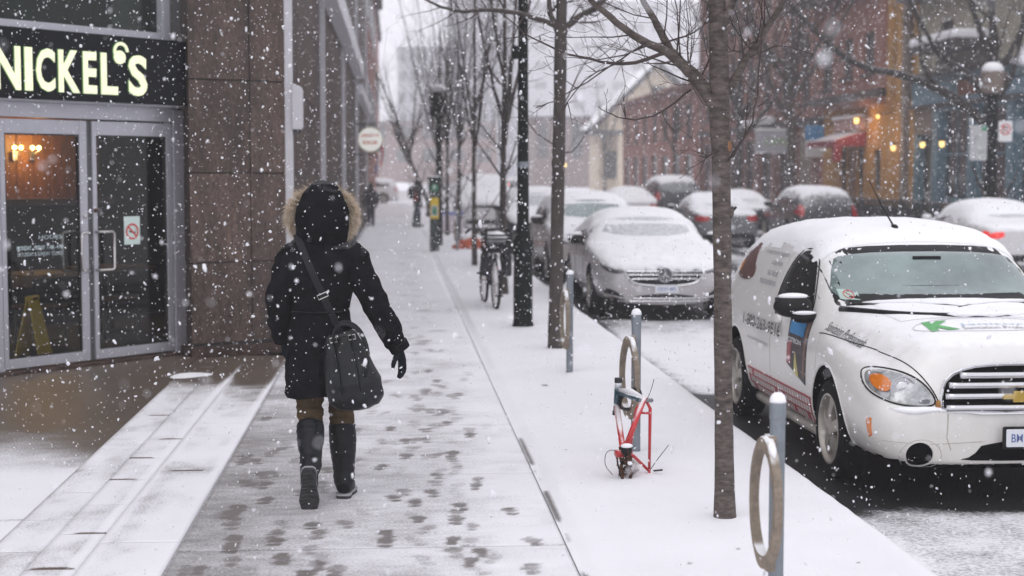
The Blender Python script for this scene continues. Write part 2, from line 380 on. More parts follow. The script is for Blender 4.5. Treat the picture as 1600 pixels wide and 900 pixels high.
M['lens'] = mat('clear headlight lens', (.34,.35,.36), .10, metal=.35, coat=.8, var=.5, scale=22)
M['lens_d'] = mat('dark headlight', (.09,.09,.10), .12, metal=.2, coat=.8, var=.4, scale=25)
M['tail'] = mat('red tail lens', (.42,.012,.015), .2, coat=.6, var=.2, scale=30)
M['tail_on'] = mat('lit brake light', (.6,.03,.03), .3, emit=(1,.08,.06), estr=9)
M['tail_glow'] = mat('faint tail light', (.5,.02,.02), .3, emit=(1,.06,.05), estr=.5)
M['ltext'] = mat('grey lettering', (.05,.05,.055), .5)
M['ltext_l'] = mat('faded lettering', (.28,.28,.30), .5)
M['green'] = mat('green vinyl', (.05,.34,.07), .4)
M['blue'] = mat('blue vinyl', (.05,.25,.52), .4, var=.15)
M['plate'] = mat('licence plate', (.66,.68,.72), .4, var=.05)
M['plate_b'] = mat('plate blue lettering', (.08,.13,.32), .5)
M['coat'] = mat('black wool coat', (.009,.009,.0108), .9, var=.45, scale=9, bump=.6, bscale=140, spec=.03, snow=.10, sn0=.62, sn1=1.0)
M['fur'] = mat('tan fur', (.34,.25,.16), .9, var=.5, scale=30, col2=(.68,.58,.46))
M['trouser'] = mat('olive brown trousers', (.075,.052,.030), .95, var=.3, scale=18, bump=.6, bscale=90, spec=.05)
M['boot'] = mat('black leather boot', (.008,.009,.011), .45, var=.3, scale=20, bump=.4, bscale=70, spec=.2)
M['sole'] = mat('boot sole with packed snow', (.012,.012,.013), .7, scale=24, bump=.9, bscale=50, col2=(.045,.045,.048))
M['solerim'] = mat('pale welt', (.34,.34,.35), .7, var=.2)
M['leather'] = mat('black leather bag', (.006,.007,.009), .33, var=.4, scale=14, bump=.7, bscale=24, spec=.32)
M['strap'] = mat('woven strap', (.012,.0125,.016), .6, var=.2, bump=.3, bscale=200, spec=.2)
M['skin'] = mat('skin', (.52,.33,.25), .5, var=.08)
M['glove'] = mat('dark knit glove', (.013,.016,.020), .9, var=.3, bump=.6, bscale=220, spec=.05)
M['jacket_red'] = mat('red jacket panel', (.32,.05,.03), .7)
M['denim'] = mat('dark denim', (.02,.035,.05), .8, var=.2)
M['cloth_dark'] = mat('dark cloth', (.018,.018,.022), .85, var=.25)
M['orange'] = mat('orange red plastic', (.50,.10,.04), .5, var=.15, snow=.8, sn0=.6, sn1=.95)
# ------------------------------------------------------------------ haze
def haze():
    m = bpy.data.materials.new('snowy air'); m.use_nodes = True; nt = m.node_tree; nt.nodes.clear()
    o = nt.nodes.new('ShaderNodeOutputMaterial'); v = nt.nodes.new('ShaderNodeVolumePrincipled')
    v.inputs['Color'].default_value = (.985, .98, 1.0, 1); v.inputs['Density'].default_value = .0018; v.inputs['Anisotropy'].default_value = 0.0
    nt.links.new(v.outputs[0], o.inputs['Volume'])
    h = MB().box(-70, 180, -25, 760, -1.4, 112).build('haze', m); tag(h, kind='stuff')
haze()

# ------------------------------------------------------------------ ground
def grid_mesh(name, xs, ys, zf, sf, material, parent=None, edge=None, skirt=0.0):
    X, Y = np.meshgrid(xs, ys); Z = zf(X, Y); S = sf(X, Y)
    nx, ny = len(xs), len(ys)
    v = np.stack([X, Y, Z], -1).reshape(-1, 3); s = S.reshape(-1)
    i = np.arange(nx*ny).reshape(ny, nx)
    f = np.stack([i[:-1,:-1], i[:-1,1:], i[1:,1:], i[1:,:-1]], -1).reshape(-1, 4)
    if skirt:
        ring = np.concatenate([i[0,:], i[1:,-1], i[-1,-2::-1], i[-2:0:-1,0]])
        b = len(v); lo = v[ring].copy(); lo[:,2] -= skirt
        v = np.concatenate([v, lo]); s = np.concatenate([s, s[ring]])
        k = np.arange(len(ring)); k2 = (k+1) % len(ring)
        f = np.concatenate([f, np.stack([ring[k2], ring[k], b+k, b+k2], -1)])
    me = bpy.data.meshes.new(name); me.from_pydata(v.tolist(), [], f.tolist()); me.materials.append(material)
    a = me.attributes.new('snow', 'FLOAT', 'POINT'); a.data.foreach_set('value', s.astype(np.float32))
    me.polygons.foreach_set('use_smooth', [True]*len(me.polygons)); me.update()
    return link_mesh(name, me, parent)
tag(MB().box(-69, 179, -24, 758, -.8, -.32).build('terrain', M['snow']), kind='structure')
PRINTS = [(0.35,11.81),(0.36,11.23),(0.5,12.7),(0.17,12.47),(0.17,11.89),(0.2,10.93),(0.2,10.53),(0.52,10.93),(0.51,10.71),(0.36,10.0),(0.35,9.8),(0.37,9.49),(-0.09,9.57),(0.24,9.26),(0.22,9.04),(0.2,8.77),(0.48,9.14),(0.46,8.95),(-0.02,8.64),(0.1,8.51),(0.34,8.4),(0.32,8.24),(0.31,8.05),(0.38,7.9),(0.11,8.1),(-0.06,7.77),(-0.06,7.59),(0.28,7.62),(0.27,7.37),(0.4,7.36),(0.34,7.18),(0.66,7.57),(-0.43,7.99),(-0.39,7.81),(-0.37,7.16),(-0.27,7.06),(-0.42,6.99),(0.06,10.49),(0.06,9.93),(-0.04,11.03),(0.3,14.22),(0.35,13.55),(0.25,12.95),(0.61,7.04),(0.6,8.26),(-0.88,8.28),(-0.86,8.44),(-0.8,7.53),(-0.8,7.71),(-0.6,7.81),(-0.59,7.64),(-0.9,7.12),(-0.96,9.76),(-0.96,9.98),(-0.72,8.63),(-0.76,9.06),(-0.79,9.41),(-0.54,7.31)]
rp = random.Random(5)
FP = []
for (x, y) in PRINTS: FP.append((x, y, rp.uniform(-.15,.15), rp.uniform(.45,.95), rp.uniform(.036,.050), rp.uniform(.055,.078)))
for k in range(110):
    FP.append((rp.gauss(.3,.24), rp.uniform(10.5,34), rp.uniform(-.3,.3), rp.uniform(.25,.6), .05, .085))
for k in range(110):
    FP.append((rp.uniform(-.98,.5), rp.uniform(5,13.5), rp.uniform(-.4,.4), rp.uniform(.15,.5), .042, .068))
FPX = np.array(FP)
def prints_at(X, Y):
    out = np.zeros_like(X)
    y0, y1 = Y.min()-.3, Y.max()+.3
    wob = (fbm(X*30, Y*30, 91, 3)-.5)
    for (x, y, a, st, rx, ry) in FPX:
        if y < y0 or y > y1: continue
        dx = X-x; dy = Y-y; c, s = math.cos(a), math.sin(a)
        u = dx*c+dy*s; v = -dx*s+dy*c
        d = np.sqrt((u/rx)**2+(v/ry)**2) + wob*.7
        e = np.sqrt((u/(rx*.8))**2+((v+ry*1.55)/(ry*.55))**2) + wob*.7
        out = np.maximum(out, st*(1-sstep(.75,1.15,np.minimum(d,e))))
    return out
def walk_snow(X, Y):
    base = .74 + .14*sstep(10, 24, Y)
    left = 1-sstep(-1.0, -.1, X)
    base = base - left*.26*(1-sstep(11.5, 16, Y)) - .10*(1-sstep(-.4,.4,X))*(1-sstep(9,14,Y))
    base = base + .10*sstep(.35,.8,X)
    base = base - .30*np.exp(-((X+1.0)/.28)**2)*sstep(13, 16, Y)*(1-sstep(24,32,Y))
    base = base - .12*np.exp(-((X-.28)/.2)**2)*(fbm(X*6,Y*2,3)) 
    n = fbm(X*2.2, Y*2.6, 5, 4)-.5
    s = base + n*.42 + (fbm(X*9, Y*22, 8, 3)-.5)*.25
    p = prints_at(X, Y)
    return np.clip(s - p*.58*(.55+.9*fbm(X*13,Y*13,97,3)), 0, 1.0)
flat0 = lambda X, Y: np.zeros_like(X)
side = grid_mesh('sidewalk', np.array([-1.07, -.2, .835]), np.array([0, 30, 60, 94.0]), lambda X,Y: np.full_like(X, -.014), lambda X,Y: np.full_like(X,.55), M['walk']); tag(side, kind='structure')
y = 5.62-1.83*2; k = 0
while y < 36:
    st = .022 if y < 13 else (.05 if y < 20 else .09)
    g = .006
    xs = np.linspace(-1.045, .815, int(1.86/st)); ys = np.linspace(y+g, y+1.83-g, int(1.818/st))
    grid_mesh('paving_slab', xs, ys, lambda X, Y: -.003*prints_at(X, Y) + .002*(fbm(X*3,Y*3,2)-.5)*(1), walk_snow, M['walk'], side, skirt=.012)
    y += 1.83
grid_mesh('paving_slab', np.linspace(-1.045,.815,20), np.linspace(y+.01, 94, 60), flat0, walk_snow, M['walk'], side, skirt=.012)

# granite border strips beside the forecourt
def strip_snow(X, Y):
    s = .74 - .85*sstep(12.2, 14.6, Y + .5*(X+1.5)) + .55*(fbm(X*3.5, Y*2.2, 31, 5)-.5) + .25*(fbm(X*14, Y*9, 35, 3)-.5)
    ln = np.exp(-((X+1.46)/.03)**2) + np.exp(-((X+1.065)/.03)**2)
    return np.clip(s + .7*ln*(1-sstep(14.5,15.2,Y)), 0, 1)
border = grid_mesh('border_strip', np.array([-1.945, -1.45, -1.06]), np.linspace(2, 15.6, 60), lambda X,Y: np.full_like(X,-.009), lambda X,Y: np.clip(strip_snow(X,Y)+.12,0,1), M['court']); tag(border, kind='structure')
def band(x0, x1, y0, y1, pitch, off, name):
    y = y0+off
    while y < y1-.05:
        ye = min(y+pitch, y1); n = max(2, int((x1-x0)/.03)); m = max(2, int((ye-y)/.022))
        off_ = rp.uniform(-.05,.03); bare = 1.6 if rp.random() < .3 else 0; xa = rp.uniform(x0, x1-.1); wa = rp.uniform(.05,.2)
        dz = rp.uniform(-.0015, .001); tilt = rp.uniform(-.004, .004)
        grid_mesh(name, np.linspace(x0+.0008, x1-.0008, n+1), np.linspace(y+.0008, ye-.0008, m+1), lambda X,Y: dz+tilt*(X-x0), lambda X,Y: np.clip(strip_snow(X,Y)+off_-bare*np.exp(-((Y-y-.0)/.022)**2)*sstep(xa-.05,xa,X)*(1-sstep(xa+wa,xa+wa+.05,X)),0,1), M['court'], border, skirt=.012)
        y += pitch
band(-1.943, -1.693, 4.0, 14.6, .70, 0, 'border_paver')
band(-1.69, -1.455, 4.0, 14.9, .70, .35, 'border_paver')
band(-1.452, -1.062, 4.0, 15.2, 1.83, .0, 'border_paver')
# forecourt in front of the doors
def court_snow(X, Y):
    q = Y + .35*(X+1.95)
    s = 1.02 - 1.15*sstep(8.0, 12.4, q) + .55*(fbm(X*1.6, Y*2.2, 41, 5)-.5) + .18*(fbm(X*8,Y*14,44,3)-.5)
    tr = np.exp(-((Y-(8.05+.32*(X+2.2)+.1*np.sin(X*2)))/.035)**2) + np.exp(-((Y-(7.35+.25*(X+2.2)))/.03)**2)
    return np.clip(s-.5*tr*(X < -1.9), 0, 1)
fc = grid_mesh('forecourt', np.append(np.arange(-7.0, -1.96, .05), -1.943), np.arange(3.5, 16.2, .05), flat0, court_snow, M['court']); tag(fc, kind='structure')
# oval snow patch by the pillar
pt = MB(); c0 = (-1.83, 14.02)
vs = [(c0[0], c0[1], .012)]; n = 28
for k in range(n):
    a = 2*math.pi*k/n; rr = 1+.10*math.sin(3*a+1); vs.append((c0[0]+.17*rr*math.cos(a)+.05*math.sin(a), c0[1]+.20*rr*math.sin(a), .003))
pt.add(vs, [(0, 1+k, 1+(k+1) % n) for k in range(n)])
tag(pt.build('snow_patch', M['snowcap'], smooth=True), kind='structure')
# snowed-over verge with the trees, down to the kerb face
vx = np.concatenate([np.linspace(.818, .95, 8), np.arange(.98, 2.30, .035), np.array([2.32,2.345,2.365,2.385,2.40,2.408,2.412,2.414])])
def verge_z(X, Y):
    z = .010 + .034*fbm(X*1.1, Y*.9, 61, 4) + .010*(fbm(X*6, Y*6, 63, 4)-.5)
    z = z*sstep(.83, .93, X) + .004*(1-sstep(.83,.93,X))
    r = np.clip((X-2.32)/.094, 0, 1)
    return z - (z+.17)*np.where(r > .72, sstep(.72, 1.0, r), 0) - .02*r*r*(r < .72) - .0144*(r >= .72)*(1-sstep(.72,1,r))
def verge_snow(X, Y):
    s = np.full_like(X, 1.25)
    e = np.exp(-((X-.835)/.035)**2)*(.2+1.0*fbm(X*2, Y*3.5, 66, 3))
    s = s - .95*np.exp(-((X-.835)/.028)**2)*sstep(.42,.62,fbm(X*2, Y*1.8, 66, 4))*(1-.55*sstep(9, 13, Y)) - e*.15
    s = s - prints_at(X, Y)*.8
    for (dx, dy, r) in ((1.34,6.95,.03),(1.62,7.2,.015),(1.18,6.6,.025),(1.25,13.0,.05),(2.1,6.9,.012),(2.0,7.9,.010),(1.1,9.9,.012),(1.9,10.8,.014)):
        d = np.sqrt((X-dx)**2+((Y-dy)*.5)**2)+.02*(fbm(X*30,Y*30,5,2)-.5); s = s-.9*(1-sstep(r*.5, r, d))
    return np.clip(s, 0, 1.3)
vg = grid_mesh('verge', vx, np.concatenate([np.arange(1.5, 14, .05), np.arange(14, 50, .2)]), verge_z, verge_snow, M['verge']); tag(vg, kind='structure')
# the road, its snow worn by wheels and sheltered under the parked cars
CARS_DRY = [(2.78, 4.42, 9.0, 13.2), (2.66, 4.45, 20.9, 25.2), (2.66, 4.45, 27.6, 31.6), (2.6, 4.4, 37.5, 42)]
def road_snow(X, Y):
    s = .62 + .5*(fbm(X*.9, Y*.35, 71, 5)-.5) + .3*(fbm(X*6, Y*6, 74, 4)-.5)
    wob = .35*(fbm(X*1.7, Y*1.7, 77, 4)-.5)
    for (x0, x1, y0, y1) in CARS_DRY:
        d = np.maximum(np.maximum(x0-X, X-x1), np.maximum(y0-Y, Y-y1)) + wob
        s = s - 1.1*(1-sstep(-.15, .55, d))
    s = s - .04*(1-sstep(7.0, 8.4, Y))*(1-sstep(4.6,5.6,X))
    s = s + .25*(1-sstep(2.46, 2.75, X))*(1-sstep(7.5,9,Y))
    s = s + .35*np.exp(-((Y-17)/2.2)**2)*(X < 4.6)
    gut = np.exp(-((X-2.52)/.16)**2)*sstep(8.5,9.5,Y); s = s - .5*gut*(.4+fbm(X*3,Y*2,79,3))
    for tx in (5.6, 7.0, 8.4, 9.6): s = s - .45*np.exp(-((X-tx)/.32)**2)
    return np.clip(s, 0, 1)
rd = grid_mesh('road', np.concatenate([np.arange(2.40, 6, .05), np.arange(6, 13.2, .25)]), np.concatenate([np.arange(3, 16, .06), np.arange(16, 46, .15), np.arange(46, 400, 4)]), lambda X,Y: -.15+.012*(fbm(X*2,Y*2,80,3)-.5)*sstep(2.5,2.7,X), road_snow, M['road']); tag(rd, kind='structure')
fw = grid_mesh('far_sidewalk', np.linspace(13.14, 16.6, 8), np.arange(20, 400, 4.0), lambda X,Y: .02*fbm(X,Y,7), lambda X,Y: np.full_like(X,.95), M['verge']); tag(fw, kind='structure')
tag(MB().box(13.02, 13.16, 20, 400, -.3, .012).build('far_kerb', M['snowcap'], bevel=.02), kind='structure')
tag(MB().box(1.9, 2.45, 50.2, 94, -.3, -.146).build('layby', M['snow']), kind='structure')
tag(MB().box(-30, 2.45, 94.0, 104, -.3, -.12).build('cross_street', M['snow']), kind='structure')
tag(MB().box(-14, 2.2, 104.0, 300, -.3, .0).build('farther_sidewalk', M['snow']), kind='structure')

# ------------------------------------------------------------------ corner shop on the left
EA = Vector((-3.521, 14.143, 0)); ED = Vector((.655, .756, 0)).normalized(); EN = Vector((ED.y, -ED.x, 0))
# entrance frame of axes: x along the doors, -y towards the pavement
ENT = Matrix(((ED.x, -EN.x, 0, EA.x), (ED.y, -EN.y, 0, EA.y), (0, 0, 1, 0), (0, 0, 0, 1)))
ent_rz = math.atan2(ED.y, ED.x)
door = thing('shop_entrance', 'grey aluminium double glass shop doors set at an angle under the black sign', 'entrance', EA, ent_rz)
fr = MB(); fr.box(2.025, 2.165, -.03, .10, 0.03, 2.42); fr.box(-1.3, 2.025, -.028, .10, 2.30, 2.44); fr.box(-.075, .03, -.029, .10, .03, 2.30); fr.box(-1.3,-1.2,-.027,.1,.03,2.3)
fr.build('outer_frame', M['alu'], door, bevel=.006)
MB().box(-1.2, -.075, .01, .03, .05, 2.3).build('side_pane', M['glass'], door)
MB().box(2.02, 2.05, .0, .012, .0, 2.3).build('frame_gap', M['joint'], door)
MB().box(-1.4, 2.2, -.10, .25, -.02, .03).build('threshold', M['granite_d'], door, bevel=.006)
def leaf(x0, x1, gx0, gx1):
    l = MB(); y0, y1 = -.012, .04
    l.box(x0, gx0, y0, y1, .045, 2.285); l.box(gx1, x1, y0, y1, .045, 2.285); l.box(gx0, gx1, y0+.001, y1, .045, .135); l.box(gx0, gx1, y0+.001, y1, 2.155, 2.285)
    o = l.build('door', M['alu'], door, bevel=.005)
    g = MB(); 
    for a in (gx0, gx1-.012): g.box(a, a+.012, -.004, .03, .135, 2.155)
    g.box(gx0, gx1, -.004, .03, .135, .147); g.box(gx0, gx1, -.004, .03, 2.143, 2.155); g.build('glazing_bead', M['joint'], o)
    MB().box(gx0, gx1, .010, .018, .135, 2.155).build('pane', M['glass'], o)
    return o
d1 = leaf(.045, .99, .095, .905); d2 = leaf(1.052, 2.015, 1.10, 1.945)
MB().box(.99, 1.052, .012, .05, .045, 2.285).build('meeting_stile', M['alu_d'], door)
def pull(x0, x1, par, yo):
    s = 1 if x1 > x0 else -1
    p = [(x0, yo, .885), (x0, yo*4.2, .895), (x0, yo*4.2, .895)]
    pts = [(x0, -.01*(1 if yo < 0 else -1), .89), (x0, yo, .89), (x0+s*.015, yo*1.15, .89), (x1-s*.02, yo*1.15, .89), (x1, yo*1.15, .91), (x1, yo*1.15, 1.23), (x1-s*.02, yo*1.15, 1.25), (x0+s*.015, yo*1.15, 1.25), (x0, yo, 1.25), (x0, -.01*(1 if yo < 0 else -1), 1.25)]
    MB().tube(pts, .013, 8).build('handle', M['steel'], par, smooth=True)
pull(.95, .86, d1, -.07); pull(1.08, 1.235, d2, -.07); pull(.95, .80, d1, .11)
MB().lathe([(.02,0),(.02,-.012),(.012,-.016)], 14, 'y', (.952, -.012, 1.40)).build('lock', M['steel'], d1)
MB().lathe([(.02,0),(.02,-.012),(.012,-.016)], 14, 'y', (1.075, -.012, 1.45)).build('lock', M['rust'], d2)
ns = MB().box(1.425, 1.615, .004, .009, 1.115, 1.385).build('no_smoking_notice', mat('pale mint notice', (.60,.72,.68), .5, var=.04), d2)
q = MB(); q.lathe([(.078,0),(.078,-.002),(.060,-.002),(.060,0)], 28, 'y', (1.52, .0035, 1.24), closed=True)
a = R(-45); q.T = Matrix.Translation((1.52, .0025, 1.24)) @ Matrix.Rotation(R(45), 4, 'Y'); q.box(-.066,.066,-.0015,.0005,-.009,.009); q.build('prohibition_ring', M['red'], ns)
cg = MB(); cg.T = Matrix.Translation((1.52, .0028, 1.235)) @ Matrix.Rotation(R(8), 4, 'Y'); cg.box(-.04,.03,-.0004,.0008,-.007,.007); cg.box(.033,.044,-.0004,.0008,-.007,.007); cg.tube([(.035,.0,.01),(.045,.0,.025),(.036,.0,.036)], .002, 4); cg.build('cigarette', M['black'], ns)
tx = MB()
def flat_text(mb, txt, x0, x1, z0, z1, y, bold=0.0, keep=False):
    v, f = fit_text(txt, x0, x1, z0, z1, bold, 0, keep); mb.add([(p[0], y, p[1]) for p in v], f)
M['winletter'] = mat('pale window lettering', (.55,.66,.68), .5)
for s_, a_, b_, c_, e_, bo_ in (('MONDAY - FRIDAY  7 AM - 4 PM', .215, .715, 1.105, 1.145, .02), ('SATURDAY & SUNDAY  CLOSED', .22, .715, 1.05, 1.085, 0), ('HOURS', .45, .70, 1.20, 1.235, 0)):
    tx = MB(); flat_text(tx, s_, a_, b_, c_, e_, .008, bo_); tx.build('opening_hours', M['winletter'], d1)
# sign box
sg = thing('shop_sign', 'black fascia sign with lit cream letters reading NICKEL\'S above the glass doors', 'shop sign', tuple(EA + Vector((0,0,2.45))), ent_rz)
MB().box(-3.2, 2.135, -.22, .12, .005, .625).build('sign_box', M['signblack'], sg, bevel=.012)
MB().box(-1.3, 2.13, -.16, .10, -.012, .004).build('soffit', M['alu'], sg)
LET = [('R',-.66,-.40),('N',-.150,.120),('I',.163,.243),('C',.282,.483),('K',.521,.752),('E',.792,.944),('L',.992,1.185),('S',1.312,1.535)]
for ch, x0, x1 in LET[1:]:
    if ch == 'I':
        vs, fs = [], []; lt = MB(); lt.box(x0, x1, -.238, -.221, .075, .455); ls = MB(); ls.box(x0-.003, x1+.003, -.233, -.2205, .072, .458)
    else:
        lt = MB(); ls = MB()
        v, f = fit_text(ch, x0, x1, .075, .455, .030, .05); zs = [p[2] for p in v]
        lt.add([(p[0], -.238 if p[2] > 0 else -.221, p[1]) for p in v], f)
        v, f = fit_text(ch, x0-.003, x1+.003, .072, .458, .034, .05)
        ls.add([(p[0], -.233 if p[2] > 0 else -.2205, p[1]) for p in v], f)
    lo = lt.build('letter', M['letter'], sg); ls.build('letter_return', M['letter_side'], lo)
# curled apostrophe: a ring open at the left with a ball at its foot
def arc_poly(cx, cz, r0, r1, a0, a1, n=18):
    o = [(cx+r0*math.cos(R(a0+(a1-a0)*k/n)), cz+r0*math.sin(R(a0+(a1-a0)*k/n))) for k in range(n+1)]
    i = [(cx+r1*math.cos(R(a0+(a1-a0)*k/n)), cz+r1*math.sin(R(a0+(a1-a0)*k/n))) for k in range(n, -1, -1)]
    return o+i
ap = MB(); ap.prism(circle(1.212, .425, .068, .062), -.238, -.221); ap.prism(arc_poly(1.228, .478, .088, .060, 0, 205), -.2385, -.2215)
apo = ap.build('letter', M['letter'], sg)
ap2 = MB(); ap2.prism(circle(1.212, .425, .071, .065), -.233, -.2205); ap2.prism(arc_poly(1.228, .478, .091, .057, -1, 206), -.2335, -.2207); ap2.build('letter_return', M['letter_side'], apo)
# window over the sign
uw = thing('upper_window', 'grey framed dark window directly above the black shop sign', 'window', tuple(EA + Vector((0,0,3.08))), ent_rz)
w = MB(); w.box(-3.2, 1.99, -.05, .12, .0, .075); w.box(1.89, 1.99, -.05, .12, .075, 1.9); w.box(-3.2, 1.99, -.05, .12, 1.9, 2.0); w.build('window_frame', M['alu'], uw, bevel=.006)
MB().box(-3.2, 1.89, .03, .042, .075, 1.9).build('pane', M['glass_up'], uw)
MB().box(-3.2, 2.3, 1.2, 1.3, -.2, 2.5).build('blind_panel', mat('green grey blind', (.07,.08,.075), .8, var=.4, scale=1.5, stretch=(6,1,.2)), uw)
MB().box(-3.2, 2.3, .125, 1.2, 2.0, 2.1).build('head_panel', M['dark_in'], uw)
# the building the doors belong to: pillar, street front, room behind the doors
bl = thing('granite_building', 'brown granite corner building with recessed entrance running along the sidewalk', 'building', (-1.1, 15.99, 0))
def bw(mb, *a): return mb
off = -Vector((-1.1, 15.99, 0))
def wpart(mb, name, m, par=bl, **k):
    mb.v = [(v[0]+off.x, v[1]+off.y, v[2]) for v in mb.v]; return mb.build(name, m, par, **k)
P = [Vector((-2.104,15.80,0)), Vector((-1.998,15.443,0)), Vector((-1.432,15.729,0)), Vector((-1.10,15.99,0))]
core = MB(); cpoly = [(-2.12,15.90),(-1.985,15.47),(-1.428,15.753),(-1.125,16.0),(-1.125,60.0),(-12,60.0),(-12,31),(-1.9,24.5),(-1.62,19),(-1.80,16.4)]
core.prism(cpoly, -.3, 14.0, 'xy'); wpart(core, 'wall_core', M['joint'])
rg = random.Random(3)
def slab(p, q, z0, z1, name='granite_panel', m='granite', th=.03, inset=.006):
    p = Vector(p); q = Vector(q); d = (q-p).normalized(); n = Vector((d.y, -d.x, 0))
    b = MB(); j = rg.uniform(-.0015, .0015)
    a0 = p+d*inset - n*.02; a1 = q-d*inset - n*.02; c = n*(.02+j)
    poly = [(a0.x, a0.y), (a1.x, a1.y), (a1.x+c.x, a1.y+c.y), (a0.x+c.x, a0.y+c.y)]
    b.prism(poly, z0+inset, z1-inset, 'xy'); return wpart(b, name, M[m], bevel=.003, seg=1)
ZR = [.12, .92, 1.8, 2.71, 3.6, 4.5, 5.4, 6.3]
for i in range(len(ZR)-1):
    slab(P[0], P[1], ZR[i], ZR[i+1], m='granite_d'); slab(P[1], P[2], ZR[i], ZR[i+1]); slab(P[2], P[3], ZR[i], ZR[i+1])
up = MB(); up.prism([(-2.12,15.88),(-1.99,15.45),(-1.43,15.735),(-1.105,15.995),(-1.105,16.4),(-2.0,16.4)], 6.3, 14, 'xy'); wpart(up, 'upper_pillar', M['granite'])
# plinth course under the panels
pl = MB(); pl.prism([(-2.16,15.74),(-1.985,15.36),(-1.40,15.65),(-1.03,15.94),(-1.03,16.1),(-2.1,16.1)], -.01, .10, 'xy'); wpart(pl, 'plinth', M['granite_d'], bevel=.008)
# street side bays
bays = [(16.02, 23.5, 4), (23.62, 33.0, 3), (33.1, 44.5, 3), (44.6, 60, 2)]
for (y0, y1, n) in bays:
    for i in range(n):
        a = y0+.1+(y1-y0-.1)*i/n; b = y0+.1+(y1-y0-.1)*(i+1)/n
        for j in range(len(ZR)-1):
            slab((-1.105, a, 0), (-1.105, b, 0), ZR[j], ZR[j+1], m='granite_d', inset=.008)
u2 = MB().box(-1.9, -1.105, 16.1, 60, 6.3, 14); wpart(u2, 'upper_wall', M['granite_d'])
for yy in (15.995, 23.5, 33.0, 44.4, 59.9):
    f = MB().box(-1.12, -1.03, yy, yy+.10, .02, 14); wpart(f, 'metal_fin', M['palegrey'], bevel=.004)
lg = MB().box(-1.6, -.86, 21.0, 44.4, 4.45, 4.85); wpart(lg, 'ledge', M['fascia'], bevel=.02)
lg = MB().box(-1.6, -.90, 44.5, 59.9, 4.0, 4.3); wpart(lg, 'ledge', M['fascia'], bevel=.02)
# room behind the doors, seen through the glass
def ent_part(mb, name, m, **k):
    mb.v = [tuple(ENT @ Vector(v)) for v in mb.v]; return wpart(mb, name, m, **k)
RP = [(-4.5,.26),(2.1,.26),(2.35,.55),(7.3,4.1),(7.3,4.2),(-4.5,4.2)]
ent_part(MB().prism(RP, -.05, -.005, 'xy'), 'shop_floor', M['floor_in'])
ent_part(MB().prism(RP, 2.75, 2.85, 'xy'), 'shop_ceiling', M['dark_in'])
ent_part(MB().box(-4.5, 4.25, 3.9, 4.1, -.005, 2.75), 'back_wall', M['wood_in'])
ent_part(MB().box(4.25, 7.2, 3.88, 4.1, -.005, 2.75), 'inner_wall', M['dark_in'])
ent_part(MB().box(4.62, 4.75, 3.0, 3.12, -.005, 2.75), 'inner_column', M['palegrey'])
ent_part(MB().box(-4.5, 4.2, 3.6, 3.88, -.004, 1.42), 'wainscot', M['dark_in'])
ent_part(MB().box(-4.5, 4.2, 3.55, 3.88, 1.421, 1.50), 'wall_rail', M['wood'])
ent_part(MB().box(-8, -1.3, .0, .3, -.01, 14), 'entrance_wall', M['granite_d'])
ent_part(MB().box(-1.3, 2.1, .05, .3, 5.08, 14), 'upper_entrance_wall', M['granite_d'])
ent_part(MB().box(-1.3, 2.12, .02, .3, 2.44, 3.08), 'transom_wall', M['joint'])
def ent_pt(x, y, z=0): return ENT @ Vector((x, y, z))
for k in range(9):
    ent_part(MB().box(2.05+.245*k, 2.05+.245*k+.228, 3.872+.004*(k % 3), 3.9, 1.5, 2.74), 'wall_board', M['wood_in'], bevel=.004)
# sconce pair on the back wall
for (x, z, lab) in ((2.97, 2.05, 'left wall sconce of the lit pair glowing inside the shop'), (3.22, 2.05, 'right wall sconce of the lit pair glowing inside the shop')):
    sc = thing('wall_sconce', lab, 'wall lamp', ent_pt(x, 3.86, z), ent_rz, 'sconces inside the shop')
    MB().box(-.03,.03,-.04,.02,-.10,.0).build('bracket', M['steel'], sc)
    for dx in (-.045, .045): MB().ball((dx,-.09,.05), .026, 8, 6).build('bulb', M['bulb'], sc, smooth=True)
    MB().tube([(-.045,-.09,.02),(0,-.05,-.03),(.045,-.09,.02)], .008, 6).build('arm', M['steel'], sc)
ld = bpy.data.lights.new('sconce_light', 'POINT'); ld.energy = 17; ld.color = (1,.6,.22); ld.shadow_soft_size = .1
lo = bpy.data.objects.new('sconce_light', ld); COL.objects.link(lo); lo.location = ent_pt(3.1, 3.55, 2.1)
# yellow wet-floor board standing inside
wf = thing('wet_floor_sign', 'yellow folding wet floor board standing behind the left glass door', 'floor sign', ent_pt(.91, .75), ent_rz+.5)
for s, nm in ((-1, 'front_board'), (1, 'back_board')):
    b = MB(); b.prism([(-.155,0),(-.10,0),(-.08,.05),(.08,.05),(.10,0),(.155,0),(.105,.60),(-.105,.60)], -.008, .008)
    b.T = Matrix.Identity(4); o = b.build(nm, M['yellow'], wf, bevel=.004); o.location = (0, s*.13, 0); o.rotation_euler = (s*R(11.5), 0, 0)
MB().box(-.10,.10,-.03,.03,.57,.62).build('hinge_top', M['yellow'], wf, bevel=.01)
MB().box(-.045,.045,-.034,.034,.585,.605).build('grip_slot', M['black'], wf)
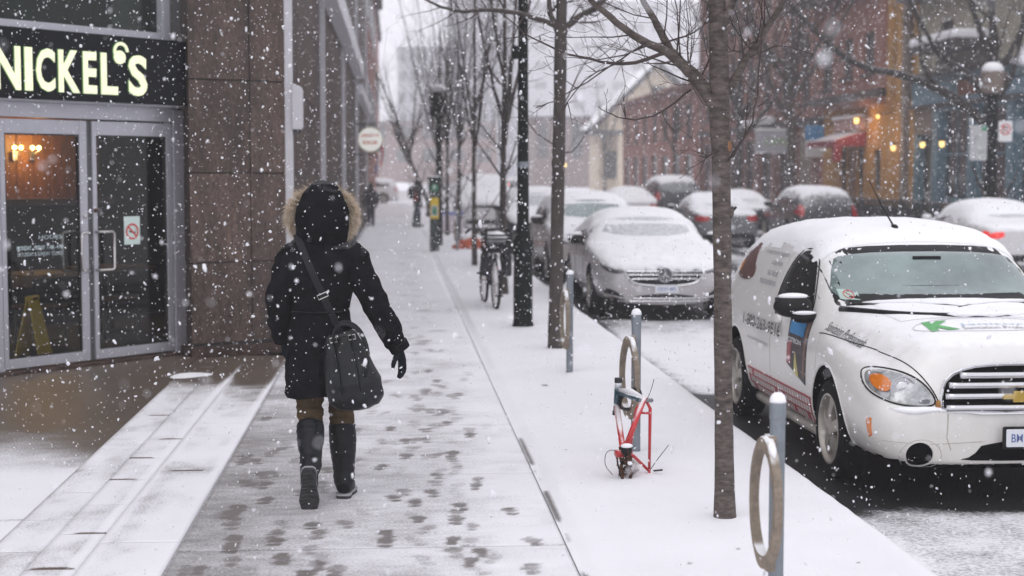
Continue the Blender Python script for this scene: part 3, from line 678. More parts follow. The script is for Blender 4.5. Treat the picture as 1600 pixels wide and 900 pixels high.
# tables and chairs inside
def cafe_table(x, y, lab):
    t = thing('cafe_table', lab, 'table', ent_pt(x, y), ent_rz, 'tables inside the shop')
    MB().box(-.38,.38,-.35,.35,.71,.75).build('tabletop', M['wood'], t, bevel=.006)
    MB().tube([(0,0,0),(0,0,.71)], .03, 8).build('leg', M['black'], t); MB().lathe([(.25,0),(.25,.015),(.04,.04)], 18).build('base', M['black'], t, smooth=30)
cafe_table(1.9, 2.0, 'brown topped table behind the left door glass'); cafe_table(3.1, 2.3, 'brown topped table behind the right door glass')
def cafe_chair(x, y, rz, lab):
    t = thing('cafe_chair', lab, 'chair', ent_pt(x, y), ent_rz+rz, 'chairs inside the shop')
    MB().box(-.2,.2,-.2,.2,.43,.46).build('seat', M['wood'], t, bevel=.01)
    for sx in (-1,1):
        for sy in (-1,1): MB().tube([(sx*.18, sy*.18, 0),(sx*.17,sy*.17,.43)], .012, 6).build('leg', M['black'], t)
    MB().tube([(-.18,.18,.43),(-.19,.22,.75),(-.1,.235,.92),(.1,.235,.92),(.19,.22,.75),(.18,.18,.43)], .013, 8).build('back_hoop', M['black'], t, smooth=True)
    MB().box(-.16,.16,.205,.225,.62,.72).build('back_slat', M['wood'], t, bevel=.004)
cafe_chair(2.75, 1.7, .9, 'hoop backed chair in front of the table behind the right door'); cafe_chair(1.55, 1.5, .3, 'hoop backed chair in front of the table behind the left door')
# pale box on the first fin, round projecting sign further on
bx = thing('wall_box', 'pale grey box fixed high on the first metal fin of the granite wall', 'wall box', (-1.03, 16.05, 2.24))
b = MB(); b.prism([(0,0),(.085,.0),(.10,.03),(.10,.40),(.085,.43),(0,.46)], -.10, .12); b.build('box_body', M['palegrey'], bx, bevel=.006)
MB().box(.01,.08,-.08,.10,-.035,-.001).build('box_base', M['black'], bx)
rs = thing('round_sign', 'round white projecting sign with red lettering hung from the granite wall', 'round sign', (-1.10, 41.0, 2.27))
s0 = 59.6
MB().lathe([(.325,-.06),(.325,.06)], 36, 'y', (.46, 0, .40)).build('sign_rim', mat('cream sign rim', (.62,.60,.45), .5), rs, smooth=40)
fc_ = MB().lathe([(.300,-.064),(.300,.064)], 36, 'y', (.46, 0, .40)).build('sign_face', mat('lit white sign face', (.8,.8,.76), .5, emit=(1,.98,.9), estr=.32), rs, smooth=40)
t = MB(); flat_text(t, "JERSEY'S", .225, .695, .44, .545, -.068, .03); flat_text(t, 'BURGER', .265, .655, .27, .375, -.068, .03); t.build('sign_lettering', mat('orange red lettering', (.62,.13,.06), .5), fc_)
for z in (.80, .02): MB().tube([(-.02,0,z),(.62,0,z)], .017, 6).build('bracket', M['black'], rs)
fl = thing('wall_flag', 'small red white and blue flag on a pole past the round sign', 'flag', (-1.0, 62, 2.2))
MB().tube([(-.15,0,0),(.55,0,.75)], .018, 6).build('flagpole', M['black'], fl)
for k, m_ in enumerate((M['red'], M['white'], mat('flag blue', (.04,.06,.28), .6))):
    b = MB(); n = 8; vs = []; 
    for i in range(n+1):
        tt = i/n; vs += [(.52-.02*k-.14*k*.6+.03*math.sin(tt*5), .02*math.sin(tt*7+k), .72-.15*k-1.0*tt*.75), (.52-.02*k-.14*(k+1)*.6+.03*math.sin(tt*5+.4), .02*math.sin(tt*7+k+1), .72-.15*(k+1)-1.0*tt*.75)]
    b.add(vs, [(2*i, 2*i+1, 2*i+3, 2*i+2) for i in range(n)]); b.build('flag_stripe', m_, fl, smooth=True)
# ------------------------------------------------------------------ buildings across the road
M['brick'] = mat('red brick', (.21,.082,.066), .85, var=.35, scale=5, bump=.3, bscale=12, stretch=(1,1,3), col2=(.32,.155,.125))
M['brick_d'] = mat('dark red brick', (.16,.075,.064), .85, var=.35, scale=4, stretch=(1,1,3), col2=(.25,.135,.115))
M['ochre'] = mat('ochre painted stucco', (.40,.21,.055), .8, var=.2, scale=2)
M['teal'] = mat('slate teal woodwork', (.12,.21,.26), .55, var=.2, scale=4)
M['stucco'] = mat('grey beige stucco', (.34,.31,.245), .9, var=.15, scale=2)
M['cream'] = mat('cream stucco', (.62,.53,.41), .85, var=.1, scale=2)
M['slateroof'] = mat('roof under snow', (.10,.10,.11), .8, snow=1.0, sn0=.2, sn1=.55)
M['trim'] = mat('dark cornice with snow', (.06,.05,.05), .7, snow=1.0, sn0=.4, sn1=.75)
M['stone'] = mat('brown grey stone', (.20,.16,.135), .8, var=.2)
M['bwin'] = mat('dark window pane', (.035,.04,.045), .12, var=.4, scale=1.2, spec=.7)
M['bframe'] = mat('window frame paint', (.14,.12,.11), .6)
M['awn_red'] = mat('dark red awning cloth', (.20,.018,.03), .8, snow=.8, sn0=.5, sn1=.9)
M['pinkboard'] = mat('faded pink board', (.48,.30,.28), .7)
M['awn_grey'] = mat('snowy grey awning', (.42,.42,.45), .85, var=.12, scale=6, snow=1.0, sn0=.5, sn1=.9)
M['wlamp'] = mat('warm lantern glass', (1,.75,.3), .4, emit=(1,.68,.22), estr=2.0)
def wall_holes(mb, W, H, holes, y0=0.0, th=.25):
    xs = sorted({0, W, *[h[0] for h in holes], *[h[1] for h in holes]}); zs = sorted({0, H, *[h[2] for h in holes], *[h[3] for h in holes]})
    for i in range(len(xs)-1):
        run = None
        for j in range(len(zs)-1):
            cx, cz = (xs[i]+xs[i+1])/2, (zs[j]+zs[j+1])/2
            hole = any(h[0] < cx < h[1] and h[2] < cz < h[3] for h in holes)
            if not hole:
                run = (zs[j] if run is None else run[0], zs[j+1])
            if (hole or j == len(zs)-2) and run:
                mb.box(xs[i], xs[i+1], y0, y0+th, run[0], run[1]); run = None
def window(par, x0, x1, z0, z1, y=.0, bars=(1,1), fm='bframe', gm='bwin', sill=None):
    f = MB(); t = .07; yy0, yy1 = y+.08, y+.17
    f.box(x0, x0+t, yy0, yy1, z0, z1); f.box(x1-t, x1, yy0, yy1, z0, z1); f.box(x0+t, x1-t, yy0, yy1, z0, z0+t); f.box(x0+t, x1-t, yy0, yy1, z1-t, z1)
    for k in range(1, bars[0]+1):
        xx = x0+(x1-x0)*k/(bars[0]+1)
        if bars[0]: f.box(xx-.025, xx+.025, yy0+.01, yy1-.01, z0+t, z1-t)
    for k in range(1, bars[1]+1):
        zz = z0+(z1-z0)*k/(bars[1]+1); f.box(x0+t, x1-t, yy0+.013, yy1-.013, zz-.03, zz+.03)
    o = f.build('window', M[fm], par)
    MB().box(x0+t, x1-t, y+.12, y+.135, z0+t, z1-t).build('pane', M[gm], o)
    if sill: MB().box(x0-.1, x1+.1, y-.12, y+.1, z0-.12, z0-.003).build('sill', M[sill], o)
    return o
def row_building(name, label, cat, ynear, yfar, X=16.5):
    return thing(name, label, cat, (X, yfar, 0), -math.pi/2), yfar-ynear
# 1. slate-teal shopfront with stucco above
b, W = row_building('teal_storefront', 'two storey building with slate teal shopfront and grey stucco above at right edge', 'building', 30, 49.0)
holes = []
xx = 2.6
for k in range(5): holes.append((xx, xx+2.05, 1.0, 3.72)); xx += 2.9
mb = MB(); wall_holes(mb, W, 3.85, holes+[(.35, 1.85, 0, 3.0)]); mb.build('shopfront_wall', M['teal'], b)
MB().box(0, W, -.10, .22, 3.85, 4.72).build('shop_frieze', M['teal'], b)
MB().box(0, W, -.32, .1, 4.72, 4.86).build('cornice', M['trim'], b); MB().box(0, W, -.2, .0, 3.80, 3.90).build('lower_cornice', M['trim'], b)
for h in holes: window(b, h[0], h[1], h[2], h[3], bars=(1,1), fm='teal')
for k in range(6): MB().box(2.0+2.9*k-.02 if k else 1.9, 2.0+2.9*k+.42, -.09, .0, .0, 3.79).build('pilaster', M['teal'], b, bevel=.02)
for h in holes: MB().box(h[0]+.1, h[1]-.1, -.03, .0, .35, .9).build('stall_panel', M['ochre'], b)
MB().box(.35, 1.85, .5, .6, 0, 3.0).build('door', M['stone'], b)
MB().box(-.02, 1.95, -.02, .5, 3.0, 3.80).build('door_head', M['stone'], b)
MB().box(4.2, 7.8, -.14, -.10, 4.05, 4.5).build('name_board', mat('brown name board', (.16,.05,.03), .6), b)
mb = MB(); h2 = [(2.0,3.1,5.2,6.4),(8.5,9.8,5.2,6.4)]; wall_holes(mb, W, 2.3, [(a, c, d-4.86, e-4.86) for a,c,d,e in h2], .1, .25); mb.v = [(v[0], v[1], v[2]+4.86) for v in mb.v]; mb.build('upper_wall', M['stucco'], b)
for h in h2: window(b, *h, y=.1, sill='trim')
MB().box(2.6, 6.4, -1.1, .1, 5.35, 5.55).build('snowy_canopy', M['trim'], b); MB().box(2.6, 6.4, -1.1, .1, 5.552, 5.80).build('canopy_snow', M['snowcap'], b, bevel=.08)
r = MB(); r.prism([(-.6, 7.16),(-.6,7.3),(3.2,9.4),(3.2,7.16)], -.15, W, 'yz'); r.v = [(v[0], v[1], v[2]) for v in r.v]
r.build('roof', M['slateroof'], b)
d = MB(); d.box(5.0, 8.0, 1.0, 3.0, 8.2, 10.4); dm = d.build('dormer', M['ochre'], b); MB().box(4.8, 8.2, .8, 3.1, 10.4, 10.7).build('dormer_roof', M['snowcap'], dm); window(b, 5.5, 6.3, 8.6, 10.0, .85)
MB().box(0, W, .4, 9, 0, 7.1).build('building_body', M['stucco'], b)
# 2. ochre shop with red brick bay above
b, W = row_building('ochre_shop', 'ochre fronted shop with red brick bay window and red awning at its door', 'building', 49.02, 59.6)
mb = MB(); holes = [(2.4,3.0,.0,2.7),(3.25,4.25,0,2.7),(4.5,5.2,0,2.7),(6.4,7.2,1.2,2.6)]; wall_holes(mb, W, 4.15, holes); mb.build('ground_floor_wall', M['ochre'], b)
for h in holes[:1]+holes[2:3]: window(b, h[0], h[1], .5, h[3], bars=(0,1))
MB().box(2.4,3.0,.05,.2,0,.5).build('stall_panel', M['ochre'], b); MB().box(4.5,5.2,.05,.2,0,.5).build('stall_panel', M['ochre'], b)
MB().box(3.25,4.25,.1,.2,0,2.7).build('door', M['wood'], b); window(b, *holes[3], bars=(0,0))
mb = MB(); hb = [(.9,2.3,4.9,7.0),(3.7,4.9,5.2,6.6),(6.2,7.4,5.2,6.6)]; wall_holes(mb, 8.3, 4.15, [(a,c,d-4.15,e-4.15) for a,c,d,e in hb], -.35, .6); mb.v = [(v[0],v[1],v[2]+4.15) for v in mb.v]; mb.build('bay_wall', M['brick'], b)
for h in hb: window(b, *h, y=-.35, sill='trim')
MB().box(-.1, 8.3, -.5, .1, 4.35, 4.62).build('bay_base', M['trim'], b)
MB().box(-.35, 8.5, -.95, .2, 8.1, 8.35).build('cornice', M['trim'], b)
sc = MB(); sc.prism([(-1.05,8.352),(-1.0,8.6),(.2,9.1),(.2,8.352)], -.4, 8.55, 'yz'); sc.build('cornice_snow', M['snowcap'], b, bevel=.08)
mb = MB(); hc = [(1.0,2.0,9.4,11.2),(3.4,4.4,9.4,11.2),(5.4,6.4,9.4,11.2)]; wall_holes(mb, 8.6, 4.6, [(a,c,d-8.35,e-8.35) for a,c,d,e in hc], .2, .3); mb.v = [(v[0],v[1],v[2]+8.35) for v in mb.v]; mb.build('upper_wall', M['brick_d'], b)
for h in hc: window(b, *h, y=.2, sill='trim')
for x0, x1 in ((8.32,8.72),(9.35,9.8)): MB().box(x0, x1, -.2, .1, 4.15, 8.6).build('pilaster', M['ochre'], b, bevel=.02)
mb = MB(); wall_holes(mb, 2.28, 4.45, [(.45,1.0,1.0,2.2),(.45,1.0,2.9,4.0)], .1, .3); mb.v = [(v[0]+8.3,v[1],v[2]+4.15) for v in mb.v]; mb.build('side_bay_wall', M['ochre'], b)
window(b, 8.75,9.3,5.15,6.35, .1, bars=(0,1)); window(b, 8.75,9.3,7.05,8.15,.1, bars=(0,1))
MB().box(8.2, 10.6, -.3, .2, 8.6, 8.8).build('parapet', M['trim'], b)
MB().box(9.75, 10.1, -.18, .0, .0, 7.5).build('downpipe', M['stone'], b)
MB().box(0, W, .4, 9, 0, 12.9).build('building_body', M['brick_d'], b)
aw = MB(); aw.prism([(-1.2,2.75),(-1.15,2.95),(-.03,3.30),(-.03,2.75)], 2.0, 5.6, 'yz'); awo = aw.build('awning', M['awn_red'], b)
MB().box(5.35,5.6,-1.18,-.9,2.2,2.76).build('awning_drop', M['awn_red'], awo)
MB().box(2.1,5.5,-.22,-.03,3.32,3.75).build('name_board', M['pinkboard'], b, bevel=.02); MB().box(2.1,5.5,-.3,-.02,3.752,3.86).build('board_snow', M['snowcap'], b, bevel=.03)
hg = thing('hanging_sign', 'small blue and white hanging sign left of the red awning', 'hanging sign', (15.8, 58.3, 2.4))
MB().box(-.35,.35,-.04,.04,.62,1.2).build('blue_panel', M['blue'], hg, bevel=.01); MB().box(-.34,.34,-.035,.035,.0,.62).build('white_panel', M['white'], hg, bevel=.01)
MB().tube([(-.4,0,1.25),(.75,0,1.25)], .03, 6).build('bracket', M['black'], hg)
# 3. long red brick block
b, W = row_building('brick_block', 'long three storey red brick block behind the bare street trees', 'building', 59.62, 84)
holes = []
for k in range(7):
    x0 = 1.0+3.3*k; holes += [(x0, x0+1.5, 4.6, 7.2), (x0, x0+1.5, 8.6, 11)]
    holes += [(x0-.3, x0+1.9, .6, 3.3)]
mb = MB(); wall_holes(mb, W, 12.6, holes); mb.build('front_wall', M['brick'], b)
for h in holes: window(b, *h, bars=(1,1), sill='trim')
for k in range(8): MB().box(.15+3.3*k, .65+3.3*k, -.16, .0, .0, 12.5).build('brick_pier', M['brick_d'], b)
MB().box(-.1, W, -.4, .2, 12.6, 12.9).build('cornice', M['trim'], b); MB().box(0, W, -.22, -.0, 3.75, 4.0).build('string_course', M['trim'], b)
MB().box(0, W, .4, 10, 0, 12.5).build('building_body', M['brick_d'], b)
ar = MB(); ar.prism([(21.2,0)]+[(22.2+.95*math.cos(R(180-18*k)), 3.0+.95*math.sin(R(180-18*k))) for k in range(11)]+[(23.2,0)], -.09, -.01); ar.build('arched_doorway', M['stone'], b)
pj = thing('projecting_board', 'snow frosted pale board with faded green lettering projecting from the brick block', 'hanging sign', (15.7, 64.0, 2.62))
MB().prism(rrect(-.85,.8,.0,.92,.05), -.09, .09).build('board', M['awn_grey'], pj); MB().box(-.86,.81,-.12,.12,.92,1.02).build('board_snow', M['snowcap'], pj, bevel=.04)
q = MB(); flat_text(q, 'CAFE', -.5,.45,.32,.62,-.095,.03); q.build('lettering', mat('faded green lettering', (.30,.42,.22), .7), pj); MB().tube([(-.7,0,1.06),(.85,0,1.06)], .03, 6).build('bracket', M['black'], pj)
for x0, x1 in ((12.2,14.2),(15.4,17.3)): MB().box(x0, x1, -.55, -.16, 3.95, 4.25).build('ledge_snow', M['snowcap'], b, bevel=.1)
# 4. lower brick house, 5. cream gabled house
b, W = row_building('brick_house', 'lower two storey red brick house right of the cream gabled house', 'building', 84.1, 113)
holes = []
for k in range(7): holes += [(1.2+3.9*k, 2.9+3.9*k, 3.9, 5.7), (.9+3.9*k, 3.2+3.9*k, .8, 2.9)]
mb = MB(); wall_holes(mb, W, 6.6, holes); mb.build('front_wall', M['brick'], b)
for h in holes: window(b, *h, bars=(1,1), sill='trim')
r = MB(); r.prism([(-.5,6.6),(-.5,6.8),(3,7.9),(9,7.9),(9,6.6)], 0, W, 'yz'); r.build('roof', M['brick_d'], b)
MB().box(0, W, .4, 9, 0, 6.6).build('building_body', M['brick_d'], b)
gb = thing('gabled_house', 'cream gabled house with snowy eave and pale porch columns down the street', 'house', (14.2*1.35, 118*1.35, 0)); gb.scale = (1.35,)*3
g = MB(); g.prism([(1.2,0),(1.2,4.9),(5.6,9.3),(10.2,4.9),(10.2,0)], 0, 6); g.build('gable_wall', M['cream'], gb)
for s, nm in ((1,'roof'),(-1,'roof')):
    r = MB(); 
    if s > 0: r.prism([(.3,4.35),(.3,4.6),(5.6,9.85),(5.6,9.42)], -.7, 6.3)
    else: r.prism([(5.6,9.42),(5.6,9.85),(11,4.6),(11,4.35)], -.7, 6.3)
    r.build(nm, M['slateroof'], gb)
w_ = window(gb, 5.2, 6.2, 6.6, 7.9, -.2, sill='trim'); window(gb, 2.9, 3.9, 5.0, 6.2, -.2)
MB().box(-.6, 9.2, -3.0, 0, 4.15, 4.5).build('porch_roof', M['slateroof'], gb)
for x in (2.4, 3.5, 5.0, 6.2, 7.4): MB().lathe([(.28,0),(.24,.2),(.2,4.0),(.3,4.15)], 12, 'z', (x,-2.7,0)).build('porch_column', M['cream'], gb, smooth=40)
MB().box(3.9,4.8,-.04,.06,0,2.6).build('door', M['wood'], gb)
for x0 in (.9, 5.5): window(gb, x0+.6, x0+1.8, .9, 3.0, -.2)
ys = thing('yellow_sign', 'ochre yellow hanging sign beside the cream porch columns', 'hanging sign', (19.6, 112.5, 2.6))
MB().box(-1.2,1.2,-.08,.08,0,1.25).build('sign_board', mat('ochre yellow board', (.45,.28,.04), .6), ys, bevel=.02); MB().tube([(-1.3,0,1.35),(1.6,0,1.35)], .05, 6).build('bracket', M['black'], ys)
# 6. far towers closing the street
def block(name, label, x0, x1, y0, y1, h, col, rows, cols, cat='building'):
    t = thing(name, label, cat, ((x0+x1)/2, y0, 0)); w = x1-x0
    MB().box(-w/2, w/2, 0, y1-y0, -.3, h).build('wall', mat(name+' wall', col, .8, var=.06, scale=.2), t)
    MB().box(-w/2-.2, w/2+.2, -.3, y1-y0, h, h+.5).build('parapet', M['trim'], t)
    wm = None
    for i in range(rows):
        z = 4+(h-7)*i/max(1,rows-1)
        for k in range(cols):
            if wm is None: wm = MB().box(0, w*.6/cols, -.08, .1, 0, min(2.6, h/rows*.6)).mesh('window', M['bwin'])
            o = link_mesh('window', wm, t); o.location = (-w/2+w*(k+.2)/cols, 0, z)
block('pale_block', 'pale grey flat roofed block closing the view beside the left wall', .8, 14.7, 424, 464, 35, (.36,.36,.38), 6, 5)
block('grey_tower', 'tall grey tower fading into the falling snow behind the trees', 15.0, 31.2, 408, 448, 105, (.19,.19,.215), 18, 5)
block('wide_slab', 'faint wide slab behind the cream gabled house', 32, 110, 520, 550, 58, (.40,.40,.42), 9, 12)
block('low_brick_shop', 'low brown brick building below the pale block at the street end', -6, 20, 310, 330, 11.5, (.20,.12,.10), 2, 5)
block('far_shop', 'hazy brown shop low in the distance left of the gabled house', 20, 30, 226, 246, 9.5, (.16,.11,.10), 2, 4)
# left side beyond the granite building
lb = thing('left_brick_building', 'red brick building past the granite wall on the left side', 'building', (-1.15, 62.5, 0))
MB().box(-10, 0, .0, 31, -.3, 17).build('wall', M['brick'], lb)
for k in range(6):
    for z in (3.6, 8.2, 12.4): window(lb, 0, 0, 0, 0) if False else MB().box(-.02, .05, 1.5+5*k, 3.6+5*k, z, z+2.2).build('window', M['bwin'], lb)
MB().box(-.5,.45,-.2,31.2,11.4,12.1).build('snowy_ledge', M['trim'], lb); MB().box(-.5,.40,-.15,31.1,12.102,12.45).build('ledge_snow', M['snowcap'], lb, bevel=.1)
MB().box(-.3,.35,.0,31,3.0,3.4).build('shop_cornice', M['trim'], lb)
lb2 = thing('distant_brick_building', 'far red brick building beyond the cross street on the left', 'building', (-1.6, 105, 0))
MB().box(-12, 0, 0, 55, -.3, 15).build('wall', M['brick_d'], lb2); MB().box(-12, .3, -.2, 55, 15, 15.5).build('parapet', M['trim'], lb2)
for k in range(9):
    for z in (3.8, 8.0): MB().box(-.02,.06,2+6*k,4.2+6*k,z,z+2.2).build('window', M['bwin'], lb2)
MB().box(-.1,.5,3,10,2.4,3.4).build('shop_fascia', mat('orange lit fascia', (.6,.3,.1), .5, emit=(1,.45,.15), estr=.5), lb2)

# ------------------------------------------------------------------ trees
def limb(mb, pts, r0, r1, n=8, jit=0.0, rng=None):
    # smooth a polyline and sweep a tapering tube along it
    p = [Vector(q) for q in pts]
    out = []
    for i in range(len(p)-1):
        a = p[max(i-1,0)]; b = p[i]; c = p[i+1]; d = p[min(i+2,len(p)-1)]
        for k in range(4):
            t = k/4
            q = .5*((2*b)+(c-a)*t+(2*a-5*b+4*c-d)*t*t+(3*b-a-3*c+d)*t*t*t)
            if jit and (i+k) > 0: q = q + Vector((rng.uniform(-jit,jit), rng.uniform(-jit,jit), rng.uniform(-jit,jit)))
            out.append(q)
    out.append(p[-1]); m = len(out)
    rad = [r0+(r1-r0)*i/(m-1) for i in range(m)]
    if rng is not None: rad = [r*(1+rng.uniform(-.06,.06)) for r in rad]
    mb.tube(out, rad, n); return out, rad
def branchlet(mb, p, d, L, r, lev, rng, up=.12, spread=.75, kids=(2,4), bud=True):
    n = 4 if lev else 3; q = Vector(p); d = Vector(d).normalized(); pts = [q.copy()]
    for i in range(n):
        d = (d + Vector((rng.uniform(-.22,.22), rng.uniform(-.22,.22), rng.uniform(-.16,.16)+up))).normalized(); q = q+d*(L/n); pts.append(q.copy())
    rr = [max(.0013, r*(1-.78*i/n)) for i in range(n+1)]
    mb.tube(pts, rr, 5 if r > .008 else 3, caps=False)
    if lev <= 0: return
    for k in range(rng.randint(*kids)):
        i = rng.randint(1, n); t = rng.random(); a = pts[i-1].lerp(pts[i], t)
        u, w = frame_of(d); an = rng.uniform(0, 6.283)
        nd = d*rng.uniform(.55,.9) + (u*math.cos(an)+w*math.sin(an))*spread*rng.uniform(.6,1.2)
        branchlet(mb, a, nd, L*rng.uniform(.42,.7), rr[i]*.62, lev-1, rng, up, spread, kids)
def sprout(mb, out, rad, n, rng, t0=.15, L=.7, lev=2, up=.12, spread=.9, toward=None):
    m = len(out)
    for k in range(n):
        i = min(m-2, int((t0+(1-t0)*rng.random())*(m-1))); d = (out[i+1]-out[i]).normalized(); u, w = frame_of(d); an = rng.uniform(0,6.283)
        nd = d*rng.uniform(.3,.8)+(u*math.cos(an)+w*math.sin(an))*spread
        branchlet(mb, out[i], nd, L*rng.uniform(.6,1.2), max(.0032, rad[i]*.40), lev, rng, up)
SG = 'young street trees along the snowy verge'
def street_tree_near():
    rng = random.Random(11); t = thing('street_tree', 'bare young tree in the foreground with a knotted grey trunk beside the white van', 'tree', (1.69, 7.85, 0), 0, SG)
    b = MB()
    tp = [(0,0,-.02),(-.006,0,.05),(-.012,0,.35),(-.022,0,.8),(-.032,0,1.38),(-.045,0,1.87),(-.055,0,2.12),(-.062,0,2.45),(-.078,0.01,2.8),(-.10,.02,3.4),(-.09,.05,4.2),(-.12,.06,5.2)]
    tr = [.072,.058,.048,.0465,.045,.047,.054,.047,.041,.036,.028,.016]
    o, _ = limb(MB(), tp, 1, 1); rad = np.interp(np.linspace(0, 1, len(o)), np.linspace(0, 1, len(tr)), tr)
    rad = [r*(1+rng.uniform(-.035,.035)) for r in rad]; b.tube(o, rad, 14)
    MB().lathe([(.055,.035),(.085,.028),(.13,.012),(.19,.0)], 22, caps=False).build('snow_collar', M['snowcap'], t, smooth=True)
    # knots and pruned stubs
    b.ball((-.022,-.030,1.93), (.028,.022,.044)); b.ball((.004,-.01,1.60), (.020,.026,.034)); b.ball((.012,0,1.62),(.014,.016,.016)); b.ball((-.105,0,2.72),(.03,.02,.03)); b.ball((.018,-.015,.9),(.014,.02,.03))
    b.tube([(.004,-.01,1.60),(.034,-.015,1.63)], [.012,.007], 6)
    lims = []
    def A(pts, r0, r1): lims.append(limb(b, pts, r0, r1, 9, .004, rng))
    A([(-.06,0,2.10),(-.17,-.02,2.25),(-.33,-.05,2.40),(-.51,-.09,2.48),(-.67,-.12,2.60),(-.80,-.16,2.72),(-1.15,-.2,3.05)], .029, .009)
    A([(-.07,0,2.17),(-.18,.02,2.30),(-.30,.04,2.42),(-.365,.05,2.54),(-.46,.06,2.72),(-.62,.05,3.15),(-.8,.02,3.7)], .027, .009)
    A([(-.02,0,2.20),(.075,.02,2.36),(.16,.03,2.48),(.275,.05,2.67),(.42,.08,2.95),(.6,.1,3.5)], .024, .007)
    A([(-.07,.0,2.5),(.03,-.05,2.72),(.10,-.1,3.0),(.2,-.15,3.5)], .020, .007)
    A([(-.09,.02,3.2),(-.3,.2,3.7),(-.5,.3,4.5)], .024, .008); A([(-.1,.02,3.5),(.2,.2,4.0),(.35,.3,4.9)], .022, .008)
    b.build('trunk', M['bark'], t, smooth=True)
    MB().ball((-.010,-.046,1.935),(.013,.010,.028)).build('pruning_scar', M['wood'], t, smooth=True)
    c = MB()
    for (out, rad) in lims: sprout(c, out, [q*.62 for q in rad], 13, rng, .15, .55, 2, up=.10)
    # the long drooping twigs seen against the pale street
    for pts, r in (([(-.33,-.05,2.40),(-.55,-.08,2.34),(-.72,-.1,2.36),(-.98,-.12,2.44),(-1.2,-.16,2.6)], .011), ([(-.2,0,2.22),(-.4,-.04,2.08),(-.58,-.06,2.08),(-.68,-.08,2.13)], .006),
                   ([(-.45,-.06,2.44),(-.62,-.1,2.33),(-.85,-.13,2.18),(-1.0,-.15,2.12)], .005), ([(-.55,-.06,2.36),(-.75,-.1,2.26),(-.90,-.1,2.06)], .004), ([(-.05,-.03,1.93),(-.13,-.05,1.88),(-.17,-.06,1.885)], .008),
                   ([(-.01,-.03,1.87),(.10,-.06,2.05),(.13,-.07,2.35),(.135,-.08,2.55)], .006), ([(-.015,-.03,1.86),(.065,-.05,2.0),(.075,-.05,2.1)], .004), ([(-.365,.05,2.45),(-.2,-.1,2.5),(-.06,-.15,2.62)], .006),
                   ([(.16,.03,2.48),(.05,-.05,2.42),(-.03,-.09,2.40)], .006), ([(.1,.0,2.38),(.25,-.05,2.44),(.42,-.1,2.38)], .004), ([(-.25,0,2.35),(-.17,-.08,2.17),(-.1,-.1,2.12)], .004)):
        o, r_ = limb(c, pts, r, .0022, 5, .006, rng); sprout(c, o, r_, 4, rng, .2, .16, 1, up=.02)
    c.build('crown', M['twig'], t, smooth=True)
street_tree_near()
def street_tree_second():
    rng = random.Random(21); t = thing('street_tree', 'slim dark brown tree second along the verge, just right of the black lamp post', 'tree', (1.615, 15.73, 0), 0, SG)
    b = MB(); tp = [(0,0,-.02),(.0,0,.1),(.005,0,.6),(.02,0,1.6),(.035,0,2.4),(.045,0,3.1),(.055,0,3.6),(.04,0,4.4),(.06,.02,5.6)]
    o, _ = limb(MB(), tp, 1, 1); rad = np.interp(np.linspace(0,1,len(o)), np.linspace(0,1,6), [.092,.074,.066,.062,.050,.02]); b.tube(o, [r*(1+rng.uniform(-.05,.05)) for r in rad], 12)
    b.ball((.0,-.04,1.9),(.05,.05,.09)); lims = []
    for pts, r0 in (([(.05,0,3.25),(-.33,-.15,3.36),(-.70,-.22,3.40),(-.95,-.25,3.38),(-1.15,-.28,3.42),(-1.4,-.3,3.52)], .030), ([(.05,0,3.2),(.22,.02,3.36),(.45,.04,3.5),(.8,.05,3.8)], .042),
                    ([(.045,0,3.15),(-.06,-.02,3.4),(-.12,-.03,3.9),(-.3,0,4.8)], .036), ([(.05,0,3.6),(.3,.1,4.3),(.5,.2,5.2)], .03), ([(.05,0,3.7),(-.3,.2,4.5),(-.5,.3,5.4)], .03)):
        lims.append(limb(b, pts, r0, .010, 8, .006, rng))
    b.build('trunk', M['bark_d'], t, smooth=True); c = MB()
    for o, r_ in lims: sprout(c, o, r_, 11, rng, .15, .62, 2, up=.05)
    for pts in ([(.03,-.02,2.05),(-.2,-.05,2.2),(-.45,-.1,2.5),(-.6,-.12,2.75)], [(.04,0,2.4),(.3,.1,2.9),(.5,.1,3.1)], [(.03,0,2.0),(.2,-.06,2.05),(.35,-.1,2.3)]):
        o, r_ = limb(c, pts, .008, .003, 5, .01, rng); sprout(c, o, r_, 4, rng, .2, .3, 1)
    c.build('crown', M['twig'], t, smooth=True)
street_tree_second()
